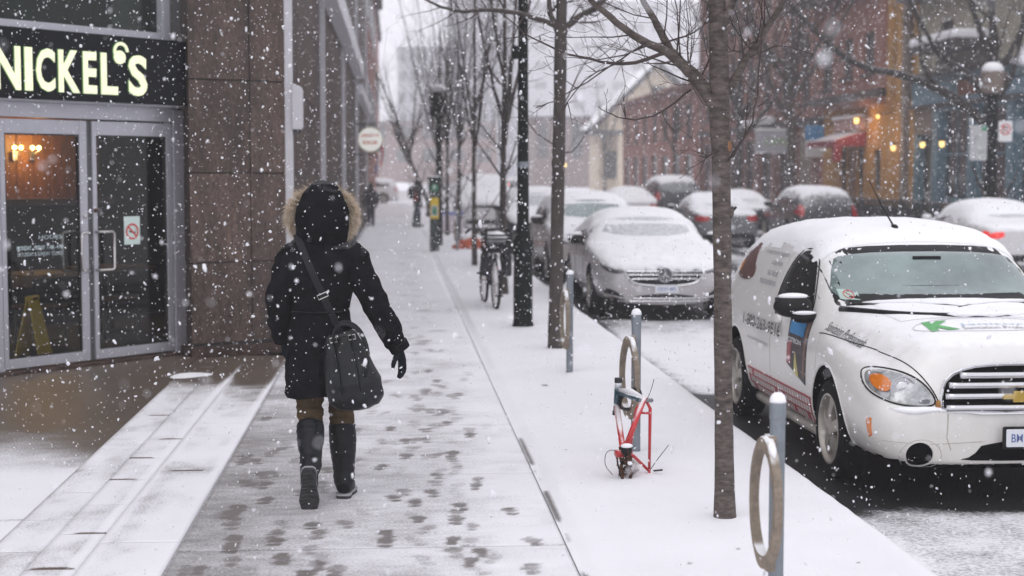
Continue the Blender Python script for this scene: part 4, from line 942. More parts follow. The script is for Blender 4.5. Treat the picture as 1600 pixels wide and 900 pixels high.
def vase_tree(x, y, label, seed, h=6.5, fork=1.9, r=.06, n=6, group=SG, bark='bark_d', lean=(0,0), spread=.55, name='street_tree', lev=3, kidn=8):
    rng = random.Random(seed); t = thing(name, label, 'tree', (x, y, 0), 0, group); b = MB()
    top = Vector((lean[0], lean[1], h*.72))
    o, rad = limb(b, [(0,0,-.03),(rng.uniform(-.02,.02),0,.6),(top.x*.3+rng.uniform(-.03,.03),top.y*.3,fork),(top.x*.6,top.y*.6,(fork+h*.72)/2),tuple(top)], r, r*.28, 9, r*.08, rng); lims = [(o, rad)]
    for k in range(n):
        a = 6.283*(k+rng.uniform(-.25,.25))/n; z = fork*rng.uniform(.92,1.5); f = min(1, z/(h*.72)); base = Vector((top.x*f, top.y*f, z)); L = (h-z)*rng.uniform(.6,.95)
        s = spread*rng.uniform(.7,1.25)
        pts = [base, base+Vector((math.cos(a)*s*.35, math.sin(a)*s*.35, L*.22)), base+Vector((math.cos(a)*s*.8, math.sin(a)*s*.8, L*.6)), base+Vector((math.cos(a)*s*1.25, math.sin(a)*s*1.25, L))]
        lims.append(limb(b, pts, r*.5, r*.12, 6, .01, rng))
    b.build('trunk', M[bark], t, smooth=True); c = MB()
    for o, rad in lims: sprout(c, o, rad, kidn, rng, .25, h*.17, lev-1, up=.16, spread=.6)
    c.build('crown', M['twig'] if bark != 'bark_s' else M['bark_s'], t, smooth=True); return t
vase_tree(1.60, 22.9, 'bare upright tree rising behind the parked bicycle', 31, 6.8, 2.1, .064, n=5, kidn=7)
vase_tree(1.52, 30.0, 'thin bare tree right of the fallen orange bundle', 32, 7.0, 2.0, .060, n=5, kidn=7)
vase_tree(1.53, 37.9, 'thin bare tree left of the fallen orange bundle, behind a grey post', 33, 7.2, 2.0, .06, n=5, kidn=7)
vase_tree(1.48, 44.8, 'thin bare tree in front of the low white barrier board', 34, 7.4, 2.0, .064, n=5, kidn=7)
vase_tree(1.35, 66, 'distant leaning bare tree beyond the pay station', 35, 8.5, 2.2, .10, lean=(-2.2,0), spread=1.4)
vase_tree(1.6, 56, 'distant upright bare tree past the low barrier board', 36, 9.5, 2.4, .09, spread=1.0)
RG = 'large bare trees on the far side of the road'
vase_tree(14.25, 36.8, 'large snow streaked tree with spreading boughs behind the far lamp post', 41, 9, 3.0, .17, n=2, group=RG, bark='bark_s', spread=1.0, name='large_tree', lev=2, kidn=5)
def big_boughs():
    # heavy boughs of the tree behind the far lamp post, reaching over the pavement to the left
    t = [o for o in bpy.data.objects if o.name.startswith('large_tree')][0]; rng = random.Random(44); b = MB(); lims = []
    for pts, r in (([(0,0,2.9),(-.55,0,3.35),(-1.3,.1,3.85),(-2.2,.1,4.15),(-3.2,.2,4.4),(-4.2,.4,5.2),(-5.4,.6,6.6)], .14), ([(0,0,3.5),(-.7,.0,4.25),(-1.3,-.1,4.6),(-1.9,-.1,5.6),(-2.4,-.2,6.6)], .10), ([(0,0,3.4),(.5,0,4.1),(.8,.1,5.2),(1.2,.2,6.4)], .09), ([(0,0,3.9),(.1,0,5.0),(-.2,.1,6.5)], .1), ([(-1.3,.1,3.85),(-1.7,.0,4.4),(-1.8,0,5.4),(-2.0,0,6.2)], .05)):
        lims.append(limb(b, pts, r, r*.3, 8, .015, rng))
    b.build('bough', M['bark_s'], t, smooth=True); c = MB()
    for o, r in lims: sprout(c, o, r, 7, rng, .2, 1.2, 2, up=.12)
    c.build('crown', M['bark_s'], t, smooth=True)
big_boughs()
vase_tree(14.2, 55.5, 'large dark tree in front of the grey awning across the road', 42, 11, 3.6, .22, n=7, group=RG, bark='bark_d', spread=2.6, name='large_tree', kidn=7)
vase_tree(14.3, 64.5, 'large dark tree left of the grey awning across the road', 43, 11, 3.2, .2, n=7, group=RG, bark='bark_d', spread=2.6, name='large_tree', kidn=7)
vase_tree(14.0, 78, 'slim bare tree before the lower brick house', 45, 8, 2.6, .12, n=6, group=RG, spread=1.8, name='large_tree', kidn=6)
vase_tree(19.6, 146, 'bare tree standing before the cream porch columns', 46, 11, 3.2, .17, n=6, group=RG, spread=2.0, name='large_tree', kidn=6)

# ------------------------------------------------------------------ lamp posts, bike posts, meter
lp = thing('street_lamp', 'tall black cast lamp post with a wide stepped base left of the second tree', 'lamp post', (1.465, 17.97, 0))
MB().lathe([(.125,-.02),(.125,.05),(.112,.09),(.110,.62),(.104,.80),(.112,.86),(.120,.92),(.114,.98),(.092,1.06),(.070,1.20),(.066,1.9),(.066,1.905)], 16).build('lamp_base', M['lamp_black'], lp, smooth=35)
MB().lathe([(.070,1.86),(.072,1.90),(.070,1.93)], 16).build('band', M['galv'], lp, smooth=35)
MB().lathe([(.064,1.90),(.058,3.2),(.05,5.4)], 16).build('pole', M['lamp_black'], lp, smooth=35)
MB().lathe([(.05,5.4),(.12,5.5),(.10,5.55),(.19,5.75),(.21,5.95),(.12,6.25),(.03,6.35),(.0,6.45)], 16).build('lantern', M['palegrey'], lp, smooth=40)
MB().box(-.13,-.05,-.05,.05,3.1,3.25).build('fixing_box', M['lamp_black'], lp, bevel=.01)
lp2 = thing('street_lamp', 'slender dark lantern post right behind the green pay station', 'lamp post', (1.06, 38.6, 0))
MB().lathe([(.10,0),(.10,.9),(.06,1.1),(.05,3.1)], 12).build('pole', M['lamp_black'], lp2, smooth=35); MB().lathe([(.06,3.1),(.18,3.2),(.22,3.6),(.22,3.72),(.05,3.8)], 12).build('lantern', M['lamp_black'], lp2, smooth=35); MB().ball((0,0,3.86),(.2,.2,.12)).build('snow_cap', M['snowcap'], lp2, smooth=True)
lp3 = thing('street_lamp', 'black lantern post with a round snow cap across the road at right', 'lamp post', (13.28, 34.2, 0))
MB().lathe([(.19,0),(.19,.9),(.13,1.1),(.12,3.55)], 14).build('pole', M['lamp_black'], lp3, smooth=35); MB().lathe([(.10,3.55),(.24,3.62),(.27,4.02),(.22,4.08)], 14).build('lantern', M['stone'], lp3, smooth=35); MB().ball((0,0,4.10),(.25,.25,.17)).build('snow_cap', M['snowcap'], lp3, smooth=True)
ps = thing('parking_sign', 'grey parking sign plate mounted left on the far lantern post', 'street sign', (12.97, 34.1, 2.08))
MB().prism(rrect(-.22,.17,.0,.78,.03), -.02, .0).build('plate', mat('grey white plate', (.46,.46,.47), .5, var=.1), ps)
MB().box(.04,.16,-.026,-.021,.66,.76).build('green_tab', M['pgreen'], ps); MB().box(.15,.24,-.01,.03,.35,.45).build('clamp', M['black'], ps)
q = MB(); flat_text(q, 'P', -.12,-.02,.36,.56,-.0215,.01); q.build('lettering', M['ltext_l'], ps); q = MB(); flat_text(q, '2 HR', -.10,.12,.14,.26,-.0215); q.build('lettering', M['ltext_l'], ps)
nsn = thing('no_stopping_sign', 'white plate with a red ring and slash mounted right on the far lantern post', 'street sign', (13.54, 34.1, 2.50))
MB().prism(rrect(-.14,.17,.0,.46,.03), -.02, .0).build('plate', M['white'], nsn); q = MB(); q.lathe([(.125,0),(.125,-.006),(.095,-.006),(.095,0)], 24, 'y', (.015,-.0205,.27), closed=True); q.T = Matrix.Translation((.015,-.023,.27)) @ Matrix.Rotation(R(45),4,'Y'); q.box(-.1,.1,-.002,.002,-.014,.014); q.build('red_ring', M['red'], nsn)
q = MB(); flat_text(q, 'P', -.035,.06,.20,.34,-.0215,.015); q.build('lettering', M['black'], nsn); MB().box(-.2,-.13,-.01,.03,.2,.3).build('clamp', M['black'], nsn)
PG = 'ring and post bicycle stands'
def bike_post(x, y, rz, label):
    t = thing('bike_post', label, 'bicycle stand', (x, y, 0), rz, PG)
    MB().lathe([(.0305,-.05),(.0305,.84),(.0325,.842),(.0325,.905),(.029,.913)], 18).build('post', M['galv'], t, smooth=35)
    MB().lathe([(.033,.905),(.0325,.914),(.028,.930),(.016,.942),(.0,.945)], 18).build('snow_cap', M['snowcap'], t, smooth=True)
    # the cast ring, wide ends above and below the post's lugs
    n = 44; pts = []; 
    vs = []; fs = []
    for k in range(n):
        a = 2*math.pi*k/n; cx, cz = .148*math.cos(a), .508+.236*math.sin(a)
        th = .0145 + .014*max(0, abs(math.sin(a))-.86)/.14*1.0; w = .017+.003*abs(math.sin(a))
        nx, nz = math.cos(a)/.148, math.sin(a)/.236; l = math.hypot(nx, nz); nx /= l; nz /= l
        for dy, dr in ((-w,-th),(-w*.9,th*.85),(-w*.45,th),(w*.45,th),(w*.9,th*.85),(w,-th),(0,-th*1.15)): vs.append((cx+nx*dr, -.045+dy, cz+nz*dr))
    m = 7
    for k in range(n):
        for j in range(m): fs.append((k*m+j, k*m+(j+1)%m, ((k+1)%n)*m+(j+1)%m, ((k+1)%n)*m+j))
    MB().add(vs, fs).build('ring', M['ring'], t, smooth=50)
    for z in (.742, .272):
      lg = MB(); lg.lathe([(.0,-.07),(.017,-.068),(.022,-.05),(.022,-.02)], 14, 'y', (0,0,z)); lg.box(-.028,.028,-.044,-.012,z-.034,z+.034)
      lg.build('lug', M['ring'], t, smooth=40)
    # snow lying along the top of the ring and in its foot
    s = MB(); arc = [(.148*math.cos(R(a)), -.045, .508+.236*math.sin(R(a))+.016) for a in range(48, 150, 7)]
    s.tube(arc, [.004]+[.0145+.003*math.sin(k*1.7) for k in range(len(arc)-2)]+[.004], 7); s.build('ring_snow', M['snowcap'], t, smooth=True); s = MB(); s.tube([(-.10,-.045,.318),(-.05,-.045,.296),(.0,-.045,.292),(.05,-.045,.296)], [.003,.013,.013,.004], 7)
    s.build('ring_snow', M['snowcap'], t, smooth=True); return t
bike_post(1.49, 5.985, R(-85), 'nearest grey bike post with a brown ring, cut by the bottom edge')
bike_post(1.521, 9.80, R(-80), 'bike post with the stripped red bicycle frame locked to it')
bike_post(1.54, 13.77, R(-85), 'bike post half hidden at the foot of the second tree')
bike_post(1.42, 36.1, R(-85), 'far bike post by the orange bundle')
pm = thing('pay_station', 'dark green parking pay station with a yellow label on the sidewalk', 'parking meter', (.894, 36.0, 0))
MB().box(-.105,.105,-.11,.11,0,1.30).build('pedestal', M['green_black'], pm, bevel=.015); MB().box(-.125,.125,-.14,.13,1.30,1.66).build('head', M['green_black'], pm, bevel=.02)
MB().box(-.165,.15,-.16,.15,1.66,1.71).build('roof', M['green_black'], pm, bevel=.015); MB().box(-.15,.14,-.15,.14,1.712,1.74).build('snow_cap', M['snowcap'], pm, bevel=.012)
MB().lathe([(.085,0),(.085,-.012)], 20, 'y', (0,-.1385,1.47)).build('emblem', M['pgreen'], pm)
MB().box(-.095,.095,-.125,-.111,.76,1.24).build('yellow_label', M['pyellow'], pm); MB().box(-.075,.075,-.128,-.1255,.82,1.06).build('label_frame', M['palegrey'], pm); MB().box(-.045,.045,-.132,-.1285,.85,1.03).build('label_panel', M['pgreen'], pm)
q = MB(); flat_text(q, 'P', -.03,.035,1.43,1.52,-.153,.02); q.build('letter_mark', M['white'], pm)
bb = thing('barrier_board', 'low white board with a blue top edge behind the tree trunks', 'barrier', (1.58, 46.5, 0))
MB().box(-.44,.44,-.02,.02,.06,.55).build('board', mat('pinkish white board', (.62,.56,.60), .6), bb, bevel=.01); MB().box(-.44,.44,-.025,.025,.55,.66).build('blue_edge', mat('blue edge', (.22,.25,.5), .6), bb, bevel=.01); MB().box(-.44,.44,-.025,.025,0,.06).build('foot', M['wood'], bb)
ob = thing('orange_bundle', 'orange red bundle lying under a cap of snow between two tree trunks', 'bundle', (1.72, 36.9, 0))
b = MB(); b.ball((0,0,.13),(.26,.2,.16)); b.ball((.26,.05,.12),(.18,.16,.13)); b.ball((-.26,-.05,.07),(.14,.12,.08)); b.build('wrapped_sack', M['orange'], ob, smooth=True)
MB().tube([(.1+.16*math.cos(R(a)), -.18, .16+.12*math.sin(R(a))) for a in range(0,360,20)], .03, 6, closed=True).build('loop_handle', M['orange'], ob, smooth=True); b = MB(); b.ball((.06,.03,.27),(.24,.17,.11)); b.build('snow_cap', M['snowcap'], ob, smooth=True)
# iron railing before the ochre shop
fe = thing('patio_railing', 'black iron patio railing with snowy top rail before the ochre shop', 'railing', (15.3, 58.5, 0), -math.pi/2)
L_ = 20; MB().box(0, L_, -.03, .03, .92, .98).build('top_rail', M['trim'], fe); MB().box(0, L_, -.02, .02, .12, .16).build('bottom_rail', M['black'], fe)
for k in range(11): MB().box(2*k-.04, 2*k+.04, -.041, .041, 0, 1.02).build('post', M['black'], fe)
q = MB(); [q.box(x-.012, x+.012, -.012, .012, .16, .92) for x in np.arange(.15, L_, .13)]; tag(q.build('picket', M['black'], fe), kind='stuff')
MB().box(.1, L_-.1, .1, .5, .0, .75).build('planter', M['dark_in'], fe)
# lanterns on the far walls
for (x, y, z, lab) in ((16.15, 50.0, 2.62, 'lit lantern on the ochre wall beside the downpipe'), (16.3, 47.6, 2.68, 'lit lantern on the stone door recess of the teal shop'), (16.1, 45.3, 2.66, 'lit lantern between two teal pilasters'), (16.0, 53.6, 3.62, 'lit lantern over the red awning'), (16.0, 51.2, 3.68, 'small lit lantern high on the ochre pilaster')):
    s = .42 if 'small' in lab else .6
    wl = thing('wall_lantern', lab, 'wall lamp', (x, y, z), 0, 'lit lanterns on the shops across the road')
    MB().lathe([(.05*s,-.16*s),(.12*s,-.10*s),(.13*s,.12*s)], 10).build('lantern_glass', M['wlamp'], wl); MB().lathe([(.18*s,.12*s),(.05*s,.26*s),(.0,.28*s)], 10).build('hood', M['black'], wl); MB().tube([(0,0,.2*s),(16.5-x,0,.3*s)], .02, 6).build('bracket', M['black'], wl)
for (x, y, z, e) in ((15.9, 53.2, 3.5, 30), (15.9, 50.3, 2.9, 12)):
    ld = bpy.data.lights.new('lantern_light', 'POINT'); ld.energy = e; ld.color = (1,.58,.2); ld.shadow_soft_size = .15; lo = bpy.data.objects.new('lantern_light', ld); COL.objects.link(lo); lo.location = (x-.25, y, z)
sl = thing('street_lamp', 'small lit yellow street lantern far down the road, seen beside the second tree', 'lamp post', (12.95, 120, 0))
MB().tube([(0,0,-.15),(0,0,2.25)], .05, 8).build('pole', M['lamp_black'], sl); MB().ball((0,0,2.4), .17, 10, 8).build('lamp_globe', M['wlamp'], sl, smooth=True)
# ------------------------------------------------------------------ cars
def loft_body(secs, sub=2):
    """secs: list of (y, zb, [8 (x,z) points from sill to beside the top], ztop) -> closed mesh"""
    vs = []; fs = []; n = None
    for (y, zb, pts, zt) in secs:
        half = [(x, z) for x, z in pts]
        loop = [(0, zb)] + half + [(0, zt)] + [(-x, z) for x, z in reversed(half)]
        n = len(loop); vs += [(x, y, z) for x, z in loop]
    for i in range(len(secs)-1):
        for k in range(n):
            k2 = (k+1) % n; fs.append((i*n+k, (i+1)*n+k, (i+1)*n+k2, i*n+k2))
    h = n//2
    for e, flip in ((0, False), ((len(secs)-1)*n, True)):
        for k in range(h):
            a, b, c, d = e+k, e+k+1, e+(n-k-1) % n, e+(n-k) % n
            if k == 0: f = (a, b, c)
            elif k == h-1: f = (a, b, d)
            else: f = (a, b, c, d)
            fs.append(f if not flip else f[::-1])
    me = bpy.data.meshes.new('body'); me.from_pydata(vs, [], fs)
    bm = bmesh.new(); bm.from_mesh(me); bmesh.ops.recalc_face_normals(bm, faces=bm.faces); bm.to_mesh(me); bm.free()
    o = link_mesh('body', me); m = o.modifiers.new('s', 'SUBSURF'); m.levels = sub; m.render_levels = sub
    return bake(o)
def bvh_of(me): return BVHTree.FromPolygons([v.co.copy() for v in me.vertices], [tuple(p.vertices) for p in me.polygons])
def cut_arches(body, spots, r, w, depth=.34):
    c = MB()
    for (y, z) in spots:
        for s in (-1, 1):
            x0, x1 = s*(w-depth), s*(w+.2)
            c.lathe([(r, min(x0,x1)), (r, max(x0,x1))], 40, 'x', (0, y, z))
    cu = c.build('cutter', [M['carblack']]); body.data.materials.append(M['carblack'])
    m = body.modifiers.new('b', 'BOOLEAN'); m.operation = 'DIFFERENCE'; m.solver = 'EXACT'; m.object = cu
    bake(body); bpy.data.objects.remove(cu)
    idx = []
    for p in body.data.polygons:
        c_ = p.center; k = 0
        for (y, z) in spots:
            d = math.hypot(c_.y-y, c_.z-z)
            if d < r*1.003 and abs(c_.x) > w-depth-.02 and abs(c_.x) < w+.02:
                nrm = p.normal; rad = Vector((0, c_.y-y, c_.z-z))
                if abs(abs(d)-r*math.cos(math.pi/40)) < r*.02 or abs(abs(c_.x)-(w-depth)) < .004: k = 1
        if p.normal.z < -.75 and c_.z < .32: k = 1
        idx.append(k)
    body.data.polygons.foreach_set('material_index', idx)
VIEW = {'F': (Vector((0,1,0)), lambda a, b: Vector((a, -6, b))), 'B': (Vector((0,-1,0)), lambda a, b: Vector((a, 16, b))),
        'L': (Vector((1,0,0)), lambda a, b: Vector((-6, a, b))), 'R': (Vector((-1,0,0)), lambda a, b: Vector((6, a, b))),
        'T': (Vector((0,0,-1)), lambda a, b: Vector((a, b, 8)))}
def hit(bvh, view, a, b):
    d, f = VIEW[view]; h = bvh.ray_cast(f(a, b), d); return h
def patch(bvh, outline, view, name, m, parent, lift=.004, res=.06, thick=.014, holes=()):
    pts = [Vector(p) for p in outline]
    # densify the outline
    P = []
    for i, p in enumerate(pts):
        q = pts[(i+1) % len(pts)]; n = max(1, int((q-p).length/res))
        P += [p.lerp(q, k/n) for k in range(n)]
    x0 = min(p.x for p in P); x1 = max(p.x for p in P); y0 = min(p.y for p in P); y1 = max(p.y for p in P)
    ins = []
    a = x0+res*.5
    while a < x1:
        b = y0+res*.5
        while b < y1: ins.append(Vector((a, b))); b += res
        a += res
    E = [(i, (i+1) % len(P)) for i in range(len(P))]
    V, _, F, *_r = delaunay_2d_cdt(P+ins, E, [list(range(len(P)))], 1, 1e-5)
    top = []; ok = []
    for v in V:
        co, no, idx, d = hit(bvh, view, v.x, v.y)
        ok.append(co is not None)
        top.append((co, no) if co is not None else (Vector(), Vector((0,0,1))))
    d = VIEW[view][0]; n = len(V); dep = [c.dot(d) for c, _n in top]
    F = [tuple(f) for f in F if all(ok[i] for i in f) and max(dep[i] for i in f)-min(dep[i] for i in f) < res*3.2+.04]
    # keep the largest joined piece
    lab = list(range(n))
    def root(i):
        while lab[i] != i: lab[i] = lab[lab[i]]; i = lab[i]
        return i
    for f in F:
        for i in f[1:]: lab[root(i)] = root(f[0])
    if F:
        cn = {}
        for f in F: cn[root(f[0])] = cn.get(root(f[0]), 0)+1
        bst = max(cn, key=cn.get); F = [f for f in F if root(f[0]) == bst]
    vs = [c - d*lift for c, no in top] + [c + d*thick for c, no in top]
    cnt = {}
    for f in F:
        for i in range(len(f)):
            e = (f[i], f[(i+1) % len(f)]); cnt[e] = 1
    fs = [tuple(f) for f in F]
    for (i, j) in cnt:
        if (j, i) not in cnt: fs.append((j, i, n+i, n+j))
    used = sorted({i for f in fs for i in f}); mp_ = {a: b for b, a in enumerate(used)}
    mb = MB(); mb.v = [tuple(vs[i]) for i in used]; mb.f = [tuple(mp_[i] for i in f) for f in fs]; mb.m = [0]*len(fs)
    return mb.build(name, m, parent, smooth=40, fixn=True)
def seam(bvh, pts, view, name, m, parent, r=.004, lift=.0, res=.04, closed=False):
    P = []
    pts = [Vector(p) for p in pts]
    for i in range(len(pts)-(0 if closed else 1)):
        p, q = pts[i], pts[(i+1) % len(pts)]; n = max(1, int((q-p).length/res)); P += [p.lerp(q, k/n) for k in range(n)]
    if not closed: P.append(pts[-1])
    C = [];
    for p in P:
        co, no, *_ = hit(bvh, view, p.x, p.y)
        if co is not None: C.append(co - VIEW[view][0]*lift)
    if len(C) < 2: return None
    return MB().tube(C, r, 5, closed=closed).build(name, m, parent)
def decal_text(bvh, txt, a0, a1, b0, b1, view, name, m, parent, lift=.004, bold=.0, slope=0.0, mirror=False, keep=False):
    v, f = fit_text(txt, 0, abs(a1-a0), b0, b1, bold, 0, keep)
    s = -1 if a1 < a0 else 1; vs = []
    for p in v:
        a = a0+s*p[0]; co, no, *_ = hit(bvh, view, a, p[1]+slope*p[0])
        vs.append(tuple((co if co is not None else Vector((0,0,0))) - VIEW[view][0]*lift))
    mb = MB(); mb.v = vs; mb.f = f; mb.m = [0]*len(f); return mb.build(name, m, parent, fixn=False)
def snow_shell(body, parent, n0=.45, n1=.75, th=.03, test=None, seed=1, name='snow_cover', m='snowcap'):
    me = body.data; bm = bmesh.new(); bm.from_mesh(me); bm.normal_update()
    rag = lambda c: .16*mnoise.noise(c*9+Vector((seed,0,0)))+.10*mnoise.noise(c*23)
    bmesh.ops.delete(bm, geom=[f for f in bm.faces if f.normal.z + rag(f.calc_center_median()) < n0 or f.material_index == 1 or (test and not test(f.calc_center_median()))], context='FACES')
    bmesh.ops.delete(bm, geom=[v for v in bm.verts if not v.link_faces], context='VERTS')
    bm.normal_update(); edge = {v for e in bm.edges if len(e.link_faces) < 2 for v in e.verts}
    for v in list(bm.verts):
        k = min(1, max(0, (v.normal.z-n0)/(n1-n0))); nz = mnoise.noise(v.co*6+Vector((seed*7.3,0,0)))*.45+mnoise.noise(v.co*1.7+Vector((0,seed*3.1,0)))*.45+mnoise.noise(v.co*17)*.35
        t = .002 if v in edge else th*(.35+.65*k)*(1+nz)
        v.co = v.co + v.normal*max(.002, t)
    bmesh.ops.smooth_vert(bm, verts=[v for v in bm.verts if v not in edge], factor=.25, use_axis_x=True, use_axis_y=True, use_axis_z=True)
    me2 = bpy.data.meshes.new(name); bm.to_mesh(me2); bm.free(); me2.materials.clear(); me2.materials.append(M[m])
    me2.polygons.foreach_set('material_index', [0]*len(me2.polygons)); me2.polygons.foreach_set('use_smooth', [True]*len(me2.polygons))
    return link_mesh(name, me2, parent)
_wheel = {}
def add_wheel(parent, x, y, r, s, rim='rim', spokes=5, w=.205):
    key = (round(r,3), rim, spokes)
    if key not in _wheel:
        t = MB(); h = w/2
        t.lathe([(r*.66,-h*.9),(r*.80,-h*1.02),(r*.94,-h*.92),(r*.99,-h*.6),(r,-h*.3),(r,h*.3),(r*.99,h*.6),(r*.94,h*.92),(r*.80,h*1.02),(r*.66,h*.9)], 40, 'x', closed=True)
        tm = t.mesh('wheel', M['rubber'], 35)
        m = MB(); m.lathe([(r*.665,h*.92),(r*.70,h*.99),(r*.66,h*1.0),(r*.60,h*.75),(r*.59,-h*.6),(r*.62,-h*.7)], 36, 'x', closed=True)
        for k in range(spokes):
            a = 2*math.pi*k/spokes+.3; ca, sa = math.cos(a), math.sin(a)
            q = []
            for rr, ww, xx in ((r*.10, .036, h*.86), (r*.30, .034, h*.92), (r*.50,.040, h*.80), (r*.66, .058, h*.72)):
                for sg in (-1, 1): q.append((xx, rr*ca - sg*ww*sa, rr*sa + sg*ww*ca))
                for sg in (-1, 1): q.append((xx-.035, rr*ca - sg*ww*sa, rr*sa + sg*ww*ca))
            fs = []
            for i in range(3):
                b = i*4; fs += [(b,b+1,b+5,b+4),(b+2,b+6,b+7,b+3),(b,b+4,b+6,b+2),(b+1,b+3,b+7,b+5)]
            m.add(q, fs)
        m.lathe([(0,h*1.0),(r*.10,h*.99),(r*.17,h*.93),(r*.17,h*.6)], 20, 'x', caps=False)
        rm = m.mesh('rim', M[rim], 40)
        d = MB(); d.lathe([(0,h*.25),(r*.60,h*.25)], 24, 'x'); d.lathe([(r*.12,h*.4),(r*.42,h*.4),(r*.42,h*.3)], 24, 'x', caps=False); dm = d.mesh('brake_backing', M['carblack'])
        nb = MB(); 
        for k in range(5): nb.ball((h*1.0, r*.11*math.cos(1.257*k), r*.11*math.sin(1.257*k)), .011, 6, 4)
        nm = nb.mesh('wheel_nut', M['steel'])
        _wheel[key] = (tm, rm, dm, nm)
    tm, rm, dm, nm = _wheel[key]
    o = link_mesh('wheel', tm, parent); o.location = (x, y, r-.012); o.rotation_euler = (0, 0, 0 if s > 0 else math.pi)
    for me, nme in ((rm,'rim'),(dm,'brake_disc')): link_mesh(nme, me, o)
    return o
def mirror_part(parent, x, y, z, s, m='blackpl', big=1.0, snow=True):
    b = MB(); b.ball((s*(x+.11), y, z), (.115*big, .07, .085*big), 16, 12)
    b.tube([(s*(x-.02), y+.03, z-.07),(s*(x+.06), y+.01, z-.06)], [.035,.03], 8)
    o = b.build('mirror', M[m], parent, smooth=True)
    if snow:
        q = MB(); q.ball((s*(x+.11), y, z+.058*big), (.10*big,.06,.035*big), 12, 8); q.build('snow_cap', M['snowcap'], o, smooth=True)
    return o
def gsec(y, wf, zt, zbelt, wtop, W, zb=.2):
    w = wf*W/2; cab = zt-zbelt > .22
    p = [(.80*w, zb), (.95*w, zb+.09), (1.0*w, .46), (.995*w, zbelt-.15), (.955*w, zbelt)]
    wt = wtop*W/2
    if cab: p += [((.955*w+wt)/2+.035, (zbelt+zt-.07)/2), (wt, zt-.075), (.6*wt, zt-.012)]
    else: p += [(.86*w, zbelt+.5*(zt-zbelt)), (.66*w, zbelt+.82*(zt-zbelt)), (.34*w, zt-.008)]
    return (y, zb, p, zt)
PROF = {
 'sedan': dict(L=4.85, H=1.43, wh=(.95, 3.85), r=.335, p=[(0,.60,.64,.56,.6),(.07,.80,.74,.62,.6),(.3,.94,.86,.76,.6),(.85,.99,.945,.86,.6),(1.42,1.0,1.0,.90,.7),(1.75,1.0,1.16,.915,.78),(2.15,1.0,1.355,.925,.70),(2.6,1.0,1.43,.935,.67),(3.1,1.0,1.42,.945,.66),(3.55,1.0,1.335,.955,.66),(3.95,1.0,1.14,.965,.70),(4.25,.98,1.04,.96,.7),(4.6,.94,1.02,.93,.6),(4.78,.84,.92,.82,.6),(4.85,.70,.84,.74,.6)]),
 'hatch': dict(L=4.5, H=1.60, wh=(.88, 3.55), r=.34, p=[(0,.62,.74,.62,.6),(.07,.82,.86,.70,.6),(.3,.95,.96,.84,.6),(.8,1.0,1.03,.93,.6),(1.2,1.0,1.08,.97,.7),(1.55,1.0,1.30,.985,.76),(1.95,1.0,1.53,1.0,.72),(2.4,1.0,1.60,1.01,.70),(3.1,1.0,1.60,1.03,.69),(3.8,1.0,1.565,1.04,.68),(4.17,.985,1.49,1.04,.66),(4.36,.955,1.20,.97,.62),(4.46,.92,1.02,.90,.6),(4.5,.78,.90,.78,.6)]),
 'suv': dict(L=4.8, H=1.86, wh=(.92, 3.8), r=.38, p=[(0,.66,.90,.76,.6),(.06,.86,1.02,.84,.6),(.3,.96,1.10,.96,.6),(.9,1.0,1.16,1.04,.6),(1.3,1.0,1.22,1.08,.7),(1.6,1.0,1.50,1.10,.78),(1.95,1.0,1.78,1.11,.76),(2.4,1.0,1.86,1.12,.74),(3.4,1.0,1.86,1.12,.74),(4.2,1.0,1.82,1.12,.72),(4.62,.98,1.66,1.12,.70),(4.76,.93,1.20,1.05,.6),(4.8,.80,1.0,.88,.6)]),
}
